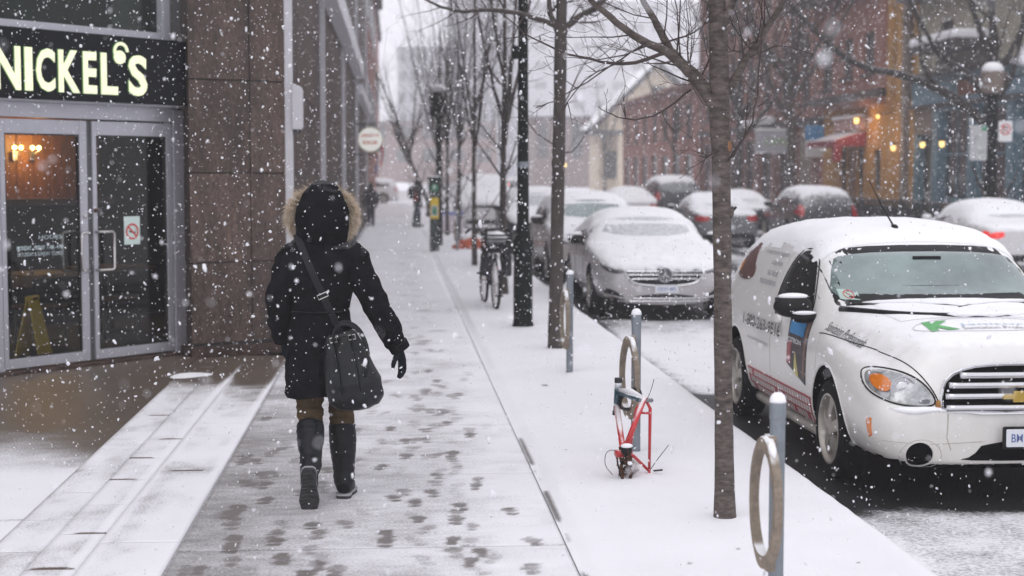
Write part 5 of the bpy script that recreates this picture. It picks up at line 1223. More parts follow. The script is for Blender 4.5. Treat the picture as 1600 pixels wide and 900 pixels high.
def generic_car(label, kind, paint, loc, rz, W=1.82, group=None, glass='cglass_s', snow=.03, face=True, lit=False, name='parked_car', lamps='tail', seed=1, cat='car', sub=2, snow_n=.45):
    pr = PROF[kind]; L = pr['L']; t = thing(name, label, cat, loc, rz, group)
    body = loft_body([gsec(y, wf, zt, zbt, wt, W, .2 if kind != 'suv' else .26) for (y, wf, zt, zbt, wt) in pr['p']], sub)
    body.data.materials.append(M[paint])
    cut_arches(body, [(y, pr['r']) for y in pr['wh']], pr['r']*1.13, W/2, .3)
    body.parent = t
    body.data.polygons.foreach_set('use_smooth', [True]*len(body.data.polygons)); body.data.set_sharp_from_angle(angle=R(42))
    bv = bvh_of(body.data)
    for y in pr['wh']:
        for s in (-1, 1): add_wheel(t, s*(W/2-.115), y, pr['r'], s)
    P = {p[0]: p for p in pr['p']}; ys = [p[0] for p in pr['p']]; H = pr['H']; belt = pr['p'][7][3]
    ic = next(i for i, p in enumerate(pr['p']) if p[2]-p[3] > .22); ib = ic-1
    y_ws0 = ys[ib]; zc0 = pr['p'][ib][2]; wtop = pr['p'][7][4]*W/2
    iw = next(i for i, p in enumerate(pr['p']) if p[2] > H*.945); zt1 = pr['p'][iw][2]
    # glass: windscreen, rear window, side windows
    patch(bv, chaikin([(-W*.40, zc0+.06), (-wtop*1.02, zt1-.03), (wtop*1.02, zt1-.03), (W*.40, zc0+.06)], 2), 'F', 'windscreen', M[glass], t, res=.09)
    back = pr['p'][-2]
    if kind == 'sedan': patch(bv, chaikin([(-W*.36, 1.09),(-wtop*.98,1.345),(wtop*.98,1.345),(W*.36,1.09)],2), 'B', 'rear_window', M[glass], t, res=.09)
    else: patch(bv, chaikin([(-W*.36, belt+.10),(-wtop*.94,H-.16),(wtop*.94,H-.16),(W*.36,belt+.10)],2), 'B', 'rear_window', M[glass], t, res=.09)
    yb = {'sedan': 3.9, 'hatch': 4.15, 'suv': 4.55}[kind]; yf = y_ws0+.32; top = H-.125; ym = (y_ws0+yb)/2+.12
    for v in 'LR':
        patch(bv, chaikin([(yf, belt+.05),(yf+.52, top-.03),(ym-.05, top),(ym-.04, belt+.05)], 1), v, 'side_window', M['cglass'], t, res=.09)
        patch(bv, chaikin([(ym+.05, belt+.055),(ym+.05, top),(yb-.52, top-.03),(yb-.05, belt+.09)], 1), v, 'side_window', M['cglass'], t, res=.09)
        seam(bv, [(ym, belt),(ym, .36)], v, 'door_seam', M['carblack'], t); seam(bv, [(yf-.02, belt),(yf-.1,.36),(ym,.34),(yb-.45,.4),(yb-.30,belt)], v, 'door_seam', M['carblack'], t)
    for s in (-1, 1): mirror_part(t, W/2-.03, y_ws0+.52, belt+.08, s, 'blackpl' if paint != 'paint_white2' else 'paint_white2')
    # face and tail
    zf = pr['p'][1][2]
    patch(bv, rrect(-W*.21, W*.21, zf-.20, zf-.03, .04), 'F', 'grille', M['blackpl'], t)
    patch(bv, rrect(-W*.36, W*.36, .30, .44, .05), 'F', 'lower_grille', M['blackpl'], t)
    for s in (-1, 1):
        patch(bv, chaikin([(s*W*.26, zf-.16),(s*W*.25,zf-.06),(s*W*.43,zf+.02),(s*W*.455,zf-.05),(s*W*.40,zf-.15)],1), 'F', 'headlight', M['lens_d'], t, res=.05)
        zt = pr['p'][-2][2]-.06 if kind == 'sedan' else belt-.02
        tl = [(s*W*.26, zt-.14),(s*W*.27,zt),(s*W*.43,zt+.02),(s*W*.47,zt-.03),(s*W*.46,zt-.17)] if kind == 'sedan' else [(s*W*.36, zt-.20),(s*W*.36,zt+.10),(s*W*.43,zt+.14),(s*W*.455,zt-.02),(s*W*.45,zt-.22)]
        patch(bv, chaikin(tl,1), 'B', 'taillight', M[lamps], t, res=.05)
        # the lamp's return round the corner
        yy = L-.30; patch(bv, chaikin([(yy, zt-.02),(yy+.02,zt-.13),(L-.09,zt-.15),(L-.07,zt+.0)],1), 'R' if s > 0 else 'L', 'taillight', M[lamps], t, res=.05)
    patch(bv, rrect(-.16,.16,.50,.62,.01), 'B', 'number_plate', M['plate'], t)
    patch(bv, rrect(-W*.38,W*.38,.27,.40,.05), 'B', 'lower_bumper', M['blackpl'], t)
    yr = pr['p'][iw][0]
    tst = None if glass == 'snowcap' else (lambda c: not (y_ws0-.02 < c.y < yr-.06 and c.z > zc0-.02) and not (c.y > yb+.05 and c.z > belt))
    if snow: snow_shell(body, t, snow_n, .72, snow, tst, seed)
    return t, body, bv
PKG = 'cars parked along the near kerb'; FKG = 'cars parked along the far kerb'
# --- the silver saloon under snow
mc, mbody, mbv = generic_car('snow covered silver saloon with a wide barred grille facing the camera behind the white van', 'sedan', 'paint_silver', (3.57, 20.55, -.15), R(-1.0), 1.86, PKG, glass='cglass_s', snow=.032, seed=2, sub=3, snow_n=.5)
for ch in list(mc.children):
    if ch.name.split('.')[0] in ('grille','headlight','lower_grille'): bpy.data.objects.remove(ch)
gm = patch(mbv, chaikin([(-.50,.70),(-.53,.64),(-.43,.50),(-.2,.465),(.2,.465),(.43,.50),(.53,.64),(.50,.70)],2), 'F', 'grille', M['blackpl'], mc, .006)
seam(mbv, chaikin([(-.51,.71),(-.54,.64),(-.44,.49),(-.2,.455),(.2,.455),(.44,.49),(.54,.64),(.51,.71)],2), 'F', 'grille_surround', M['chrome'], mc, .012, .008, closed=True)
for z, w in ((.645,.50),(.60,.49),(.545,.44)): seam(mbv, [(-w,z),(w,z)], 'F', 'grille_bar', M['chrome'], gm, .011, .012)
co, *_ = hit(mbv, 'F', 0, .60)
e = MB(); e.lathe([(.085,0),(.10,-.012),(.092,-.016),(.08,-.006)], 28, 'y', (0, co.y-.022, .60)); e.lathe([(.088,-.002),(.0,-.002)], 24, 'y', (0, co.y-.02, .60)); eo = e.build('badge', M['lens_d'], gm, smooth=40)
e = MB()
for k in range(3):
    a = R(90+120*k); e.prism([(.085*math.cos(a), .60+.085*math.sin(a)), (.014*math.cos(a+1.05), .60+.014*math.sin(a+1.05)), (0,.60), (.014*math.cos(a-1.05), .60+.014*math.sin(a-1.05))], co.y-.036, co.y-.024)
e.lathe([(.088,0),(.098,-.014),(.088,-.014)], 28, 'y', (0, co.y-.024, .60), closed=True); e.build('badge_star', M['chrome'], eo)
for s in (-1, 1):
    patch(mbv, chaikin([(s*.54,.61),(s*.55,.675),(s*.72,.735),(s*.825,.765),(s*.835,.70),(s*.73,.62)],2), 'F', 'headlight', M['lens_d'], mc, .006, .04)
    seam(mbv, [(s*.58,.65),(s*.70,.68),(s*.81,.72)], 'F', 'light_strip', M['lens'], mc, .009, .01)
    patch(mbv, chaikin([(s*.50,.27),(s*.54,.31),(s*.70,.41),(s*.80,.42),(s*.80,.28),(s*.68,.25)],1), 'F', 'side_intake', M['blackpl'], mc, .006, .05)
    seam(mbv, [(s*.52,.285),(s*.66,.31),(s*.79,.34)], 'F', 'intake_blade', M['paint_silver'], mc, .012, .008)
patch(mbv, chaikin([(-.48,.24),(-.36,.34),(.36,.34),(.48,.24)],1), 'F', 'lower_grille', M['blackpl'], mc, .006, .05)
for z, w in ((.285,.42),(.25,.47)): seam(mbv, [(-w,z),(w,z)], 'F', 'lower_bar', M['chrome'], mc, .010, .012)
pm_ = MB(); pm_.prism(rrect(-.155,.155,.36,.47,.012), -.035, -.022); po = pm_.build('number_plate', M['plate'], mc)
po.location = (.02, hit(mbv,'F',0,.41)[0].y+.01, 0)
q = MB(); flat_text(q, 'CKVT 482', -.125, .125, .385, .435, -.0365, .01); q.build('plate_lettering', M['plate_b'], po)
for s in (-1, 1): seam(mbv, [(s*.62,.87),(s*.74,1.2)], 'T', 'bonnet_seam', M['carblack'], mc, .004)
# --- the rest of the near row
generic_car('salt stained white hatchback with a clear dark windscreen parked behind the silver saloon', 'hatch', 'paint_pearl', (3.62, 27.3, -.15), 0, 1.84, PKG, glass='wglass', snow=.03, seed=3)[0]
generic_car('dark hatchback glimpsed behind the black lamp post and white hatchback', 'hatch', 'paint_dark', (3.55, 37.6, -.15), 0, 1.82, PKG, glass='cglass_s', snow=.028, seed=4)
generic_car('white off-road car buried in snow, beyond the parked bicycle', 'suv', 'paint_white2', (2.98, 50.8, -.15), 0, 1.92, PKG, glass='snowcap', snow=.07, seed=5, snow_n=.25)
# --- the far row, tails to the camera
PI_ = math.pi
generic_car('white saloon thick with snow showing a red tail light at the right edge', 'sedan', 'paint_white2', (12.0, 33.7, -.15), PI_, 1.84, FKG, glass='cglass_s', snow=.03, lamps='tail_glow', seed=6, snow_n=.45)
generic_car('dark grey hatchback with a snowy roof and clear rear window on the far side', 'hatch', 'paint_dark', (11.55, 45.6, -.15), PI_, 1.80, FKG, glass='cglass', snow=.025, seed=7, snow_n=.7)
generic_car('black saloon with snowy roof and glowing red right tail light, left of the dark hatchback', 'sedan', 'paint_dark', (10.75, 51.6, -.15), PI_, 1.80, FKG, glass='cglass_s', snow=.028, lamps='tail_glow', seed=8, snow_n=.6)
generic_car('big dark off-road car with frosted windows at the far end of the road', 'suv', 'paint_dark', (10.9, 64.5, -.15), PI_, 2.0, FKG, glass='cglass_s', snow=.025, lamps='tail', seed=9, snow_n=.7)
TG = 'cars driving on the road'
generic_car('grey saloon with a white snowy roof driving away, seen right behind the near tree trunk', 'sedan', 'paint_grey', (8.55, 44.6, -.15), PI_, 1.8, TG, glass='cglass_s', snow=.028, seed=10, snow_n=.6, name='moving_car')
generic_car('small snow covered car before the cream house driving away', 'sedan', 'paint_white2', (8.6, 60.5, -.15), PI_, 1.8, TG, glass='snowcap', snow=.05, seed=11, name='moving_car')
generic_car('distant car with bright brake lights, left of two', 'hatch', 'paint_grey', (7.3, 122, -.15), PI_, 1.8, TG, glass='cglass_s', snow=.04, lamps='tail_on', seed=12, name='moving_car')
generic_car('distant car with bright brake lights, right of two', 'hatch', 'paint_dark', (9.6, 128, -.15), PI_, 1.8, TG, glass='cglass_s', snow=.04, lamps='tail_on', seed=13, name='moving_car')
generic_car('white car crossing the end of the left sidewalk in the distance', 'hatch', 'paint_white2', (-4.3, 98.5, -.12), R(-90), 1.8, None, glass='cglass_s', snow=.05, seed=14, name='parked_car')

# --- the white panel van in front
van = thing('panel_van', 'white high roofed retro panel van with printed sides parked at the kerb at right', 'van', (3.64, 8.86, -.15), R(.6), PKG)
def hs(y, zb, ws, a, b, p4, p5, p6, p7, p8, zt): return (y, zb, [(ws, zb), a, b, p4, p5, p6, p7, p8], zt)
HS = [
 hs(0.00,.25,.54,(.62,.33),(.665,.44),(.655,.525),(.58,.555),(.46,.565),(.38,.57),(.22,.573),.575),
 hs(0.04,.22,.62,(.72,.32),(.755,.45),(.745,.54),(.68,.578),(.54,.592),(.42,.60),(.24,.604),.606),
 hs(0.095,.20,.68,(.785,.325),(.815,.46),(.80,.56),(.735,.65),(.57,.74),(.45,.86),(.26,.895),.90),
 hs(0.18,.19,.73,(.835,.33),(.855,.48),(.845,.60),(.785,.74),(.64,.80),(.51,.925),(.30,.965),.97),
 hs(0.45,.19,.77,(.865,.35),(.895,.55),(.895,.70),(.84,.81),(.735,.84),(.585,.985),(.36,1.025),1.035),
 hs(0.85,.19,.77,(.865,.35),(.90,.57),(.90,.74),(.86,.845),(.775,.88),(.645,1.03),(.40,1.07),1.08),
 hs(1.20,.19,.75,(.86,.32),(.88,.57),(.875,.77),(.845,.885),(.785,.94),(.675,1.065),(.42,1.10),1.11),
 hs(1.42,.19,.74,(.855,.30),(.875,.57),(.87,.78),(.85,.90),(.79,1.03),(.70,1.17),(.42,1.21),1.22),
 hs(1.72,.19,.74,(.855,.30),(.875,.57),(.87,.79),(.85,.92),(.79,1.17),(.685,1.40),(.42,1.47),1.485),
 hs(2.05,.19,.74,(.855,.30),(.875,.57),(.87,.79),(.852,.93),(.80,1.20),(.685,1.49),(.42,1.565),1.58),
 hs(2.7,.19,.74,(.855,.30),(.875,.57),(.87,.79),(.855,.94),(.805,1.22),(.69,1.51),(.43,1.595),1.61),
 hs(3.4,.19,.74,(.855,.32),(.875,.57),(.87,.79),(.855,.94),(.80,1.21),(.67,1.48),(.42,1.57),1.585),
 hs(3.95,.21,.73,(.85,.34),(.875,.57),(.865,.79),(.845,.93),(.775,1.17),(.63,1.40),(.40,1.49),1.505),
 hs(4.28,.25,.68,(.80,.36),(.83,.57),(.82,.77),(.79,.91),(.72,1.10),(.58,1.28),(.36,1.36),1.375),
 hs(4.44,.29,.58,(.68,.38),(.73,.54),(.71,.74),(.67,.88),(.60,1.04),(.49,1.17),(.31,1.23),1.24),
 hs(4.475,.34,.50,(.58,.42),(.62,.54),(.60,.72),(.56,.84),(.50,.98),(.41,1.08),(.26,1.12),1.13)]
vb = loft_body(HS, 3); vb.data.materials.append(M['paint_white'])
VW = ((.93,.335),(3.56,.335)); cut_arches(vb, VW, .385, .89, .33); vb.parent = van
vb.data.polygons.foreach_set('use_smooth', [True]*len(vb.data.polygons)); vb.data.set_sharp_from_angle(angle=R(42))
vv = bvh_of(vb.data)
for y, z in VW:
    for s in (-1, 1): add_wheel(van, s*.765, y, .325, s)
# flared lips round the arches
for y, z in VW:
    for v, s in (('L',-1),('R',1)): seam(vv, [(y+.397*math.cos(R(a)), z+.397*math.sin(R(a))) for a in range(-22, 204, 8)], v, 'arch_lip', M['paint_white'], van, .007, .0)
# windscreen with its black border, side glass
ws = [(-.80,1.06),(-.79,1.12),(-.685,1.38),(-.62,1.425),(-.3,1.455),(.3,1.455),(.62,1.425),(.685,1.38),(.79,1.12),(.80,1.06),(.4,1.115),(-.4,1.115)]
bo = patch(vv, chaikin(ws,1), 'F', 'windscreen_border', M['blackpl'], van, .003, .06)
ws2 = [(-.735,1.10),(-.635,1.355),(-.57,1.388),(-.3,1.412),(.3,1.412),(.57,1.388),(.635,1.355),(.735,1.10),(.4,1.135),(-.4,1.135)]
wsg = patch(vv, chaikin(ws2,1), 'F', 'windscreen', M['wglass'], van, .007, .06)
co, no, *_ = hit(vv, 'F', 0, 1.37)
MB().box(-.10,.10,co.y-.018,co.y-.004,1.325,1.385).build('inner_mirror', M['blackpl'], wsg, bevel=.01)
st = patch(vv, rrect(-.675,-.56,1.115,1.175,.004), 'F', 'notice_sticker', mat('pale green sticker', (.42,.55,.50), .5), wsg, .0095, .03)
seam(vv, circle(-.617,1.145,.030,.024), 'F', 'sticker_mark', M['red'], wsg, .0035, .010, .01, True); seam(vv, [(-.637,1.160),(-.597,1.130)], 'F', 'sticker_mark', M['red'], wsg, .0035, .010, .01)
for v in 'LR':
    f = patch(vv, chaikin([(2.36,1.0),(1.54,1.0),(1.56,1.08),(1.70,1.26),(1.84,1.37),(2.02,1.41),(2.15,1.385),(2.31,1.14)],2), v, 'side_window', M['cglass_c'], van, .004, .05)
    seam(vv, chaikin([(2.38,.985),(1.52,.985),(1.54,1.085),(1.685,1.27),(1.83,1.385),(2.02,1.425),(2.165,1.395),(2.33,1.145)],2), v, 'window_seal', M['blackpl'], van, .006, .003, closed=True)
    # door shut lines and handle
    seam(vv, chaikin([(1.22,.93),(1.20,.60),(1.24,.30),(1.6,.25),(2.3,.25),(2.42,.40),(2.44,.95),(2.38,1.25),(2.30,1.40)],1,False), v, 'door_seam', M['paint_grime'], van, .003)
    seam(vv, [(2.46,1.42),(3.3,1.38)], v, 'panel_seam', M['carblack'], van, .003) if False else None
    s = -1 if v == 'L' else 1; hx = hit(vv, v, 2.2, .90)[0]
    h = MB(); h.ball((hx.x+s*.012, 2.22, .90), (.022,.085,.030), 14, 8); ho = h.build('door_handle', M['paint_white'], van, smooth=True); q = MB(); q.ball((hx.x+s*.004, 2.19,.885),(.012,.045,.026),10,6); q.build('handle_recess', M['paint_grime'], ho, smooth=True)
# hood shut line sweeping round the lamps to the grille, bonnet edge
for s in (-1, 1):
    seam(vv, chaikin([(s*.835,1.26),(s*.80,1.0),(s*.755,.70),(s*.70,.46)],2,False), 'T', 'bonnet_seam', M['carblack'], van, .0042, .0)
    seam(vv, chaikin([(s*.70,.865),(s*.62,.83),(s*.55,.755),(s*.485,.66),(s*.46,.58),(s*.45,.555)],2,False), 'F', 'bonnet_seam', M['carblack'], van, .0042)
# lamps
for s in (-1, 1):
    hl = patch(vv, chaikin([(s*.832,.72),(s*.81,.768),(s*.74,.782),(s*.64,.765),(s*.55,.71),(s*.49,.62),(s*.53,.592),(s*.70,.602),(s*.79,.638),(s*.826,.67)],2), 'F', 'headlight', M['lens'], van, .006, .03)
    seam(vv, chaikin([(s*.842,.72),(s*.82,.778),(s*.74,.792),(s*.635,.775),(s*.54,.715),(s*.475,.615),(s*.525,.582),(s*.70,.592),(s*.80,.628),(s*.836,.665)],2), 'F', 'lamp_gasket', M['blackpl'], hl, .0055, .003, closed=True)
    patch(vv, circle(s*.768, .712, .046, .045), 'F', 'indicator', M['amber'], hl, .018, .02)
    c_ = hit(vv, 'F', s*.66, .685)[0]; q = MB(); q.lathe([(.074,.004),(.078,-.008),(.068,-.008),(.058,.012)], 26, 'y', (s*.665, c_.y-.004, .685)); q.ball((s*.665, c_.y+.004,.685),(.045,.014,.045),14,8); q.build('reflector', M['chrome'], hl, smooth=40)
    patch(vv, chaikin([(s*.545,.63),(s*.60,.605),(s*.53,.60),(s*.515,.62)],1), 'F', 'lamp_shadow_plate', M['lens_d'], hl, .008, .02)
    patch(vv, [(.20,.50),(.15,.505),(.155,.40),(.185,.385)], 'L' if s < 0 else 'R', 'side_marker', M['amber'], van, .006, .03)
    # fog lamp recess
    patch(vv, circle(s*.585, .305, .076, .070), 'F', 'fog_recess', M['carblack'], van, .004, .03)
    seam(vv, circle(s*.585, .305, .083, .077), 'F', 'fog_bezel', M['paint_white'], van, .007, .001, closed=True)
    seam(vv, circle(s*.575, .30, .12, .092), 'F', 'fog_surround', M['paint_grime'], van, .003, .0, closed=True)
# chrome grille of four fat bars
gr = patch(vv, chaikin([(-.445,.555),(-.44,.66),(-.40,.745),(-.28,.80),(-.1,.815),(.1,.815),(.28,.80),(.40,.745),(.44,.66),(.445,.555)],1), 'F', 'grille', M['carblack'], van, .004, .04)
seam(vv, chaikin([(-.455,.545),(-.45,.665),(-.41,.755),(-.285,.81),(-.1,.825),(.1,.825),(.285,.81),(.41,.755),(.45,.665),(.455,.545)],1), 'F', 'grille_frame', M['chrome'], van, .009, .006, closed=True)
for z, w in ((.578,.435),(.642,.43),(.705,.405),(.762,.335)):
    C = [hit(vv,'F',x,z)[0] - Vector((0,.014,0)) for x in np.linspace(-w, w, 18)]
    MB().tube(C, .021, 8, flat=1.0).build('grille_bar', M['palegrey'] if False else M['chrome'], gr, smooth=True)
c_ = hit(vv,'F',0,.642)[0]
q = MB(); q.prism([(-.095,.628),(-.085,.658),(-.035,.658),(-.032,.676),(.038,.676),(.035,.658),(.095,.658),(.085,.628),(.035,.628),(.032,.610),(-.038,.610),(-.035,.628)], c_.y-.052, c_.y-.030); q.build('badge', mat('gold badge', (.55,.38,.08), .25, metal=.8), gr, bevel=.004)
# bumper ledge with lying snow, lower intake, plate
bl_ = MB(); C = []
for x in np.linspace(-.80,.80,34):
    c = hit(vv,'F',x,.565)[0]; C.append(c)
sb = MB(); C2 = [c + Vector((0,.004,.004*math.sin(i*1.3))) for i, c in enumerate(C)]; sb.tube(C2[1:-1], [.004]+[.019+.006*math.sin(i*.9) for i in range(len(C2)-4)]+[.004], 8); sb.build('bumper_snow', M['snowcap'], van, smooth=True)
patch(vv, chaikin([(-.36,.27),(-.27,.29),(-.20,.375),(.20,.375),(.27,.29),(.36,.27),(.0,.262)],1), 'F', 'lower_intake', M['carblack'], van, .006, .05)
for s in (-1,1): seam(vv, [(s*.42,.545),(s*.425,.40),(s*.40,.33)], 'F', 'bumper_crease', M['paint_grime'], van, .004)
seam(vv, [(-.86,.385),(-.5,.365),(-.2,.38)], 'F', 'bumper_seam', M['paint_grime'], van, .003); seam(vv, [(.86,.385),(.5,.365),(.2,.38)], 'F', 'bumper_seam', M['paint_grime'], van, .003)
c_ = hit(vv,'F',0,.40)[0]
pl_ = MB(); pl_.prism(rrect(-.115,.215,.345,.475,.012), c_.y-.075, c_.y-.055); plo = pl_.build('plate_holder', M['blackpl'], van)
q = MB(); q.prism(rrect(-.10,.20,.358,.462,.008), c_.y-.080, c_.y-.0751); q.build('number_plate', M['plate'], plo); q = MB(); flat_text(q, 'BM 29 417', -.07,.17,.385,.435, c_.y-.0815, .01); q.build('plate_lettering', M['plate_b'], plo)
# rust by the bonnet corner
patch(vv, chaikin([(-.495,.60),(-.475,.625),(-.455,.615),(-.46,.57),(-.475,.55),(-.485,.575)],1), 'F', 'rust_patch', mat('rust stain', (.28,.13,.03), .85, var=.6, scale=60), van, .005, .02)
# sills, black rocker below
for v, s in (('L',-1),('R',1)):
    b = MB(); C = [hit(vv, v, y, .235)[0] + Vector((s*.01,0,-.02)) for y in np.linspace(1.36, 3.12, 14)]; b.tube(C, .055, 10, flat=.8); b.build('sill', M['paint_grime'], van, smooth=True)
# wipers
for x0, x1 in ((-.66,.02),(-.02,.66)):
    C = [hit(vv,'F',x, z)[0] - Vector((0,.018,0)) for x, z in zip(np.linspace(x0,x1,9), 1.085+.018*np.sin(np.linspace(0,3.0,9)))]
    MB().tube(C, .010, 6).build('wiper', M['blackpl'], van); 
    q = MB(); q.tube([c+Vector((0,-.006,.013)) for c in C[1:-1]], [.004]+[.012]*(len(C)-4)+[.004], 6); q.build('wiper_snow', M['snowcap'], van, smooth=True)
cw = MB(); C = [hit(vv,'F',x,1.055)[0] - Vector((0,.004,0)) for x in np.linspace(-.70,.70,26)]; cw.tube(C, .022, 8); cw.build('cowl', M['blackpl'], van, smooth=True)
cs = MB(); C = [c+Vector((0,-.012,.014)) for c in C]; cs.tube(C[9:24], [.003]+[.016+.005*math.sin(i*1.9) for i in range(13)]+[.003], 7); cs.build('cowl_snow', M['snowcap'], van, smooth=True)
# mirrors: black shells with snow between shell and arm
for s in (-1, 1):
    mx_ = abs(hit(vv, 'L', 1.55, 1.0)[0].x)
    b = MB(); b.ball((s*(mx_+.135), 1.50, 1.055), (.135,.075,.078), 20, 12); b.ball((s*(mx_+.06), 1.47, .985), (.10,.045,.045), 16, 10)
    mo = b.build('mirror', M['blackpl'], van, smooth=True)
    q = MB(); q.ball((s*(mx_+.135),1.50,1.122),(.105,.055,.022),14,8); q.ball((s*(mx_+.075),1.425,1.015),(.085,.02,.014),12,6); q.build('snow_cap', M['snowcap'], mo, smooth=True)
    MB().box(s*(mx_+.03), s*(mx_+.24), 1.565, 1.58, 1.0,1.11).build('mirror_glass', M['lens_d'], mo)
# roof aerial
c_ = hit(vv,'T',-.10,1.98)[0]; q = MB(); q.ball((-.10,1.98,c_.z+.02),(.026,.05,.028),10,6); ao = q.build('aerial_base', M['blackpl'], van, smooth=True)
MB().tube([(-.10,1.99,c_.z+.03),(-.14,2.12,c_.z+.16),(-.19,2.30,c_.z+.36)], [.0075,.005,.003], 6).build('aerial', M['blackpl'], van)
# printing on the sides and bonnet
decal_text(vv, '1-800-263-9516', 3.24, 2.12, .775, .865, 'L', 'phone_lettering', M['ltext'], van, .016, .012)
decal_text(vv, 'www.sanitationpros.ca', 3.14, 2.50, .665, .70, 'L', 'web_lettering', M['ltext_l'], van, .005)
decal_text(vv, 'Sanitation Professionals', 1.20, .62, .925, .978, 'L', 'side_lettering', M['ltext'], van, .008, .0, slope=-.10)
for k, (t_, a0, a1, z, h_) in enumerate((('Specialists', 3.06, 2.40, 1.405,.075), ('in washroom hygiene', 3.08, 2.38, 1.325,.05), ('supplies', 2.78,2.46,1.255,.05), ('service', 2.80,2.5,1.185,.05), ('maintenance', 2.96,2.5,1.115,.05))):
    decal_text(vv, t_, a0, a1, z, z+h_, 'L', 'panel_lettering', M['ltext_l'] if k else M['ltext'], van, .006)
pic = patch(vv, chaikin([(3.88,1.14),(3.66,1.40),(3.42,1.43),(3.30,1.25),(3.18,1.20),(3.25,1.12),(3.6,1.10)],1), 'L', 'printed_picture', mat('brown printed picture', (.11,.05,.045), .5, var=.5, scale=9), van, .006, .05)
patch(vv, chaikin([(3.88,1.18),(3.80,1.26),(3.72,1.22),(3.74,1.15)],1), 'L', 'printed_patch', mat('orange printed patch', (.5,.2,.06), .5, var=.3), pic, .008, .04)
dp = patch(vv, [(1.92,.97),(1.44,.955),(1.46,.52),(1.94,.62)], 'L', 'door_picture', mat('dark poster print', (.05,.04,.045), .5, var=.7, scale=12), van, .005, .05)
patch(vv, [(1.88,.95),(1.54,.94),(1.55,.835),(1.89,.84)], 'L', 'poster_sky', M['blue'], dp, .008, .05)
patch(vv, [(1.50,.952),(1.46,.951),(1.48,.56),(1.52,.575)], 'L', 'poster_edge', mat('brown poster edge', (.20,.12,.09), .5), dp, .008, .05)
patch(vv, [(1.93,.78),(1.82,.78),(1.83,.62),(1.93,.63)], 'L', 'poster_red', mat('muted red print', (.34,.10,.11), .5, var=.4, scale=20), dp, .008, .05)
patch(vv, [(1.72,.72),(1.62,.55),(1.74,.575)], 'L', 'poster_yellow', mat('pale yellow print', (.55,.48,.18), .5), dp, .008, .05)
decal_text(vv, 'CITRON', 1.92, 1.58, .775, .81, 'L', 'poster_lettering', M['white'], dp, .0085, .02)
# red tiled band low on the side
rb = patch(vv, [(3.14,.455),(1.345,.455),(1.345,.285),(3.12,.285)], 'L', 'red_band', mat('red tile print', (.36,.02,.035), .45, var=.15), van, .005, .06)
rng = random.Random(8); tl_ = MB()
for r_ in range(3):
    y = 1.36
    while y < 3.08:
        w = .052; z0 = .293+.054*r_; z1 = z0+.042
        if rng.random() < .93:
            vs = [hit(vv,'L',a,b)[0]-Vector((.0075,0,0)) for a, b in ((y,z0),(y+w,z0),(y+w,z1),(y,z1))]; tl_.add(vs, [(0,1,2,3)])
        y += .068
tag(tl_.build('tile_print', mat('pale tile print', (.60,.54,.52), .5, var=.12), rb, fixn=False))
# bonnet emblem lettering
decal_text(vv, 'K', -.40, -.22, .36, .56, 'T', 'bonnet_letter', M['green'], van, .005, .06)
for t_, a0, a1, y0, m_ in (('Janitorial', -.20,.34,.42,mat('faint blue lettering', (.45,.55,.66), .5)), ('Sanitation Professionals', -.2,.36,.35,M['ltext_l'])):
    decal_text(vv, t_, a0, a1, y0, y0+.055, 'T', 'bonnet_lettering', m_, van, .005)
seam(vv, [(.0+.46*math.cos(R(a))-.02, .46+.15*math.sin(R(a))) for a in range(0,360,8)], 'T', 'emblem_outline', M['palegrey'], van, .002, .004, closed=True)
snow_shell(vb, van, .55, .85, .024, lambda c: c.y > 1.78, 4)
snow_shell(vb, van, .84, .985, .008, lambda c: (c.y < 1.20 and c.y > .66 and abs(c.x) < .5), 5, name='bonnet_snow')
# ------------------------------------------------------------------ bicycles
def bike_wheel(mb_t, c, r, ax, n=32):
    u, w = frame_of(ax); c = Vector(c)
    return [c+(u*math.cos(2*math.pi*k/n)+w*math.sin(2*math.pi*k/n))*r for k in range(n)]
pb = thing('bicycle', 'black bicycle parked on the verge seen end on, snow on its saddle and basket', 'bicycle', (1.345, 20.2, 0), R(5))
AX = (1, 0, 0)
def pbp(mb, name, m, par=pb, **k): return mb.build(name, M[m], par, **k)
for yw, nm in ((.33,'wheel'),(1.40,'wheel')):
    w = MB(); w.tube(bike_wheel(w, (0,yw,.34), .325, AX), .021, 8, closed=True); wo_ = pbp(w, 'wheel', 'rubber', smooth=True)
    w = MB(); w.tube(bike_wheel(w, (0,yw,.34), .300, AX), .012, 6, closed=True); w.tube([(-.05,yw,.34),(.05,yw,.34)], .025, 8); pbp(w, 'rim', 'steel', wo_)
    w = MB()
    for k in range(14):
        a = 2*math.pi*k/14; w.tube([(.02*(-1)**k, yw, .34),(0, yw+.3*math.cos(a), .34+.3*math.sin(a))], .0018, 3, caps=False)
    pbp(w, 'spokes', 'steel', wo_)
    w = MB(); w.tube([(0,yw+.36*math.cos(R(a)),.34+.36*math.sin(R(a))) for a in range(10,175,12)], .026, 6, flat=.4); mg = pbp(w, 'mudguard', 'blackpl', smooth=True)
    w = MB(); w.tube([(0,yw+.375*math.cos(R(a)),.34+.375*math.sin(R(a))+.008) for a in range(40,150,12)], .02, 6); pbp(w, 'mudguard_snow', 'snowcap', mg, smooth=True)
f = MB()
f.tube([(0,1.27,.90),(0,.83,.30)], .019, 8); f.tube([(0,1.25,.84),(0,.70,.80)], .018, 8); f.tube([(0,.83,.30),(0,.66,.92)], .017, 8)
for s in (-1,1):
    f.tube([(s*.02,.83,.30),(s*.055,.33,.34)], .010, 6); f.tube([(s*.02,.69,.80),(s*.055,.33,.34)], .009, 6); f.tube([(s*.03,1.27,.80),(s*.05,1.38,.34)], .012, 6)
f.tube([(0,1.27,.80),(0,1.23,1.02)], .016, 8); pbp(f, 'frame', 'black', smooth=True)
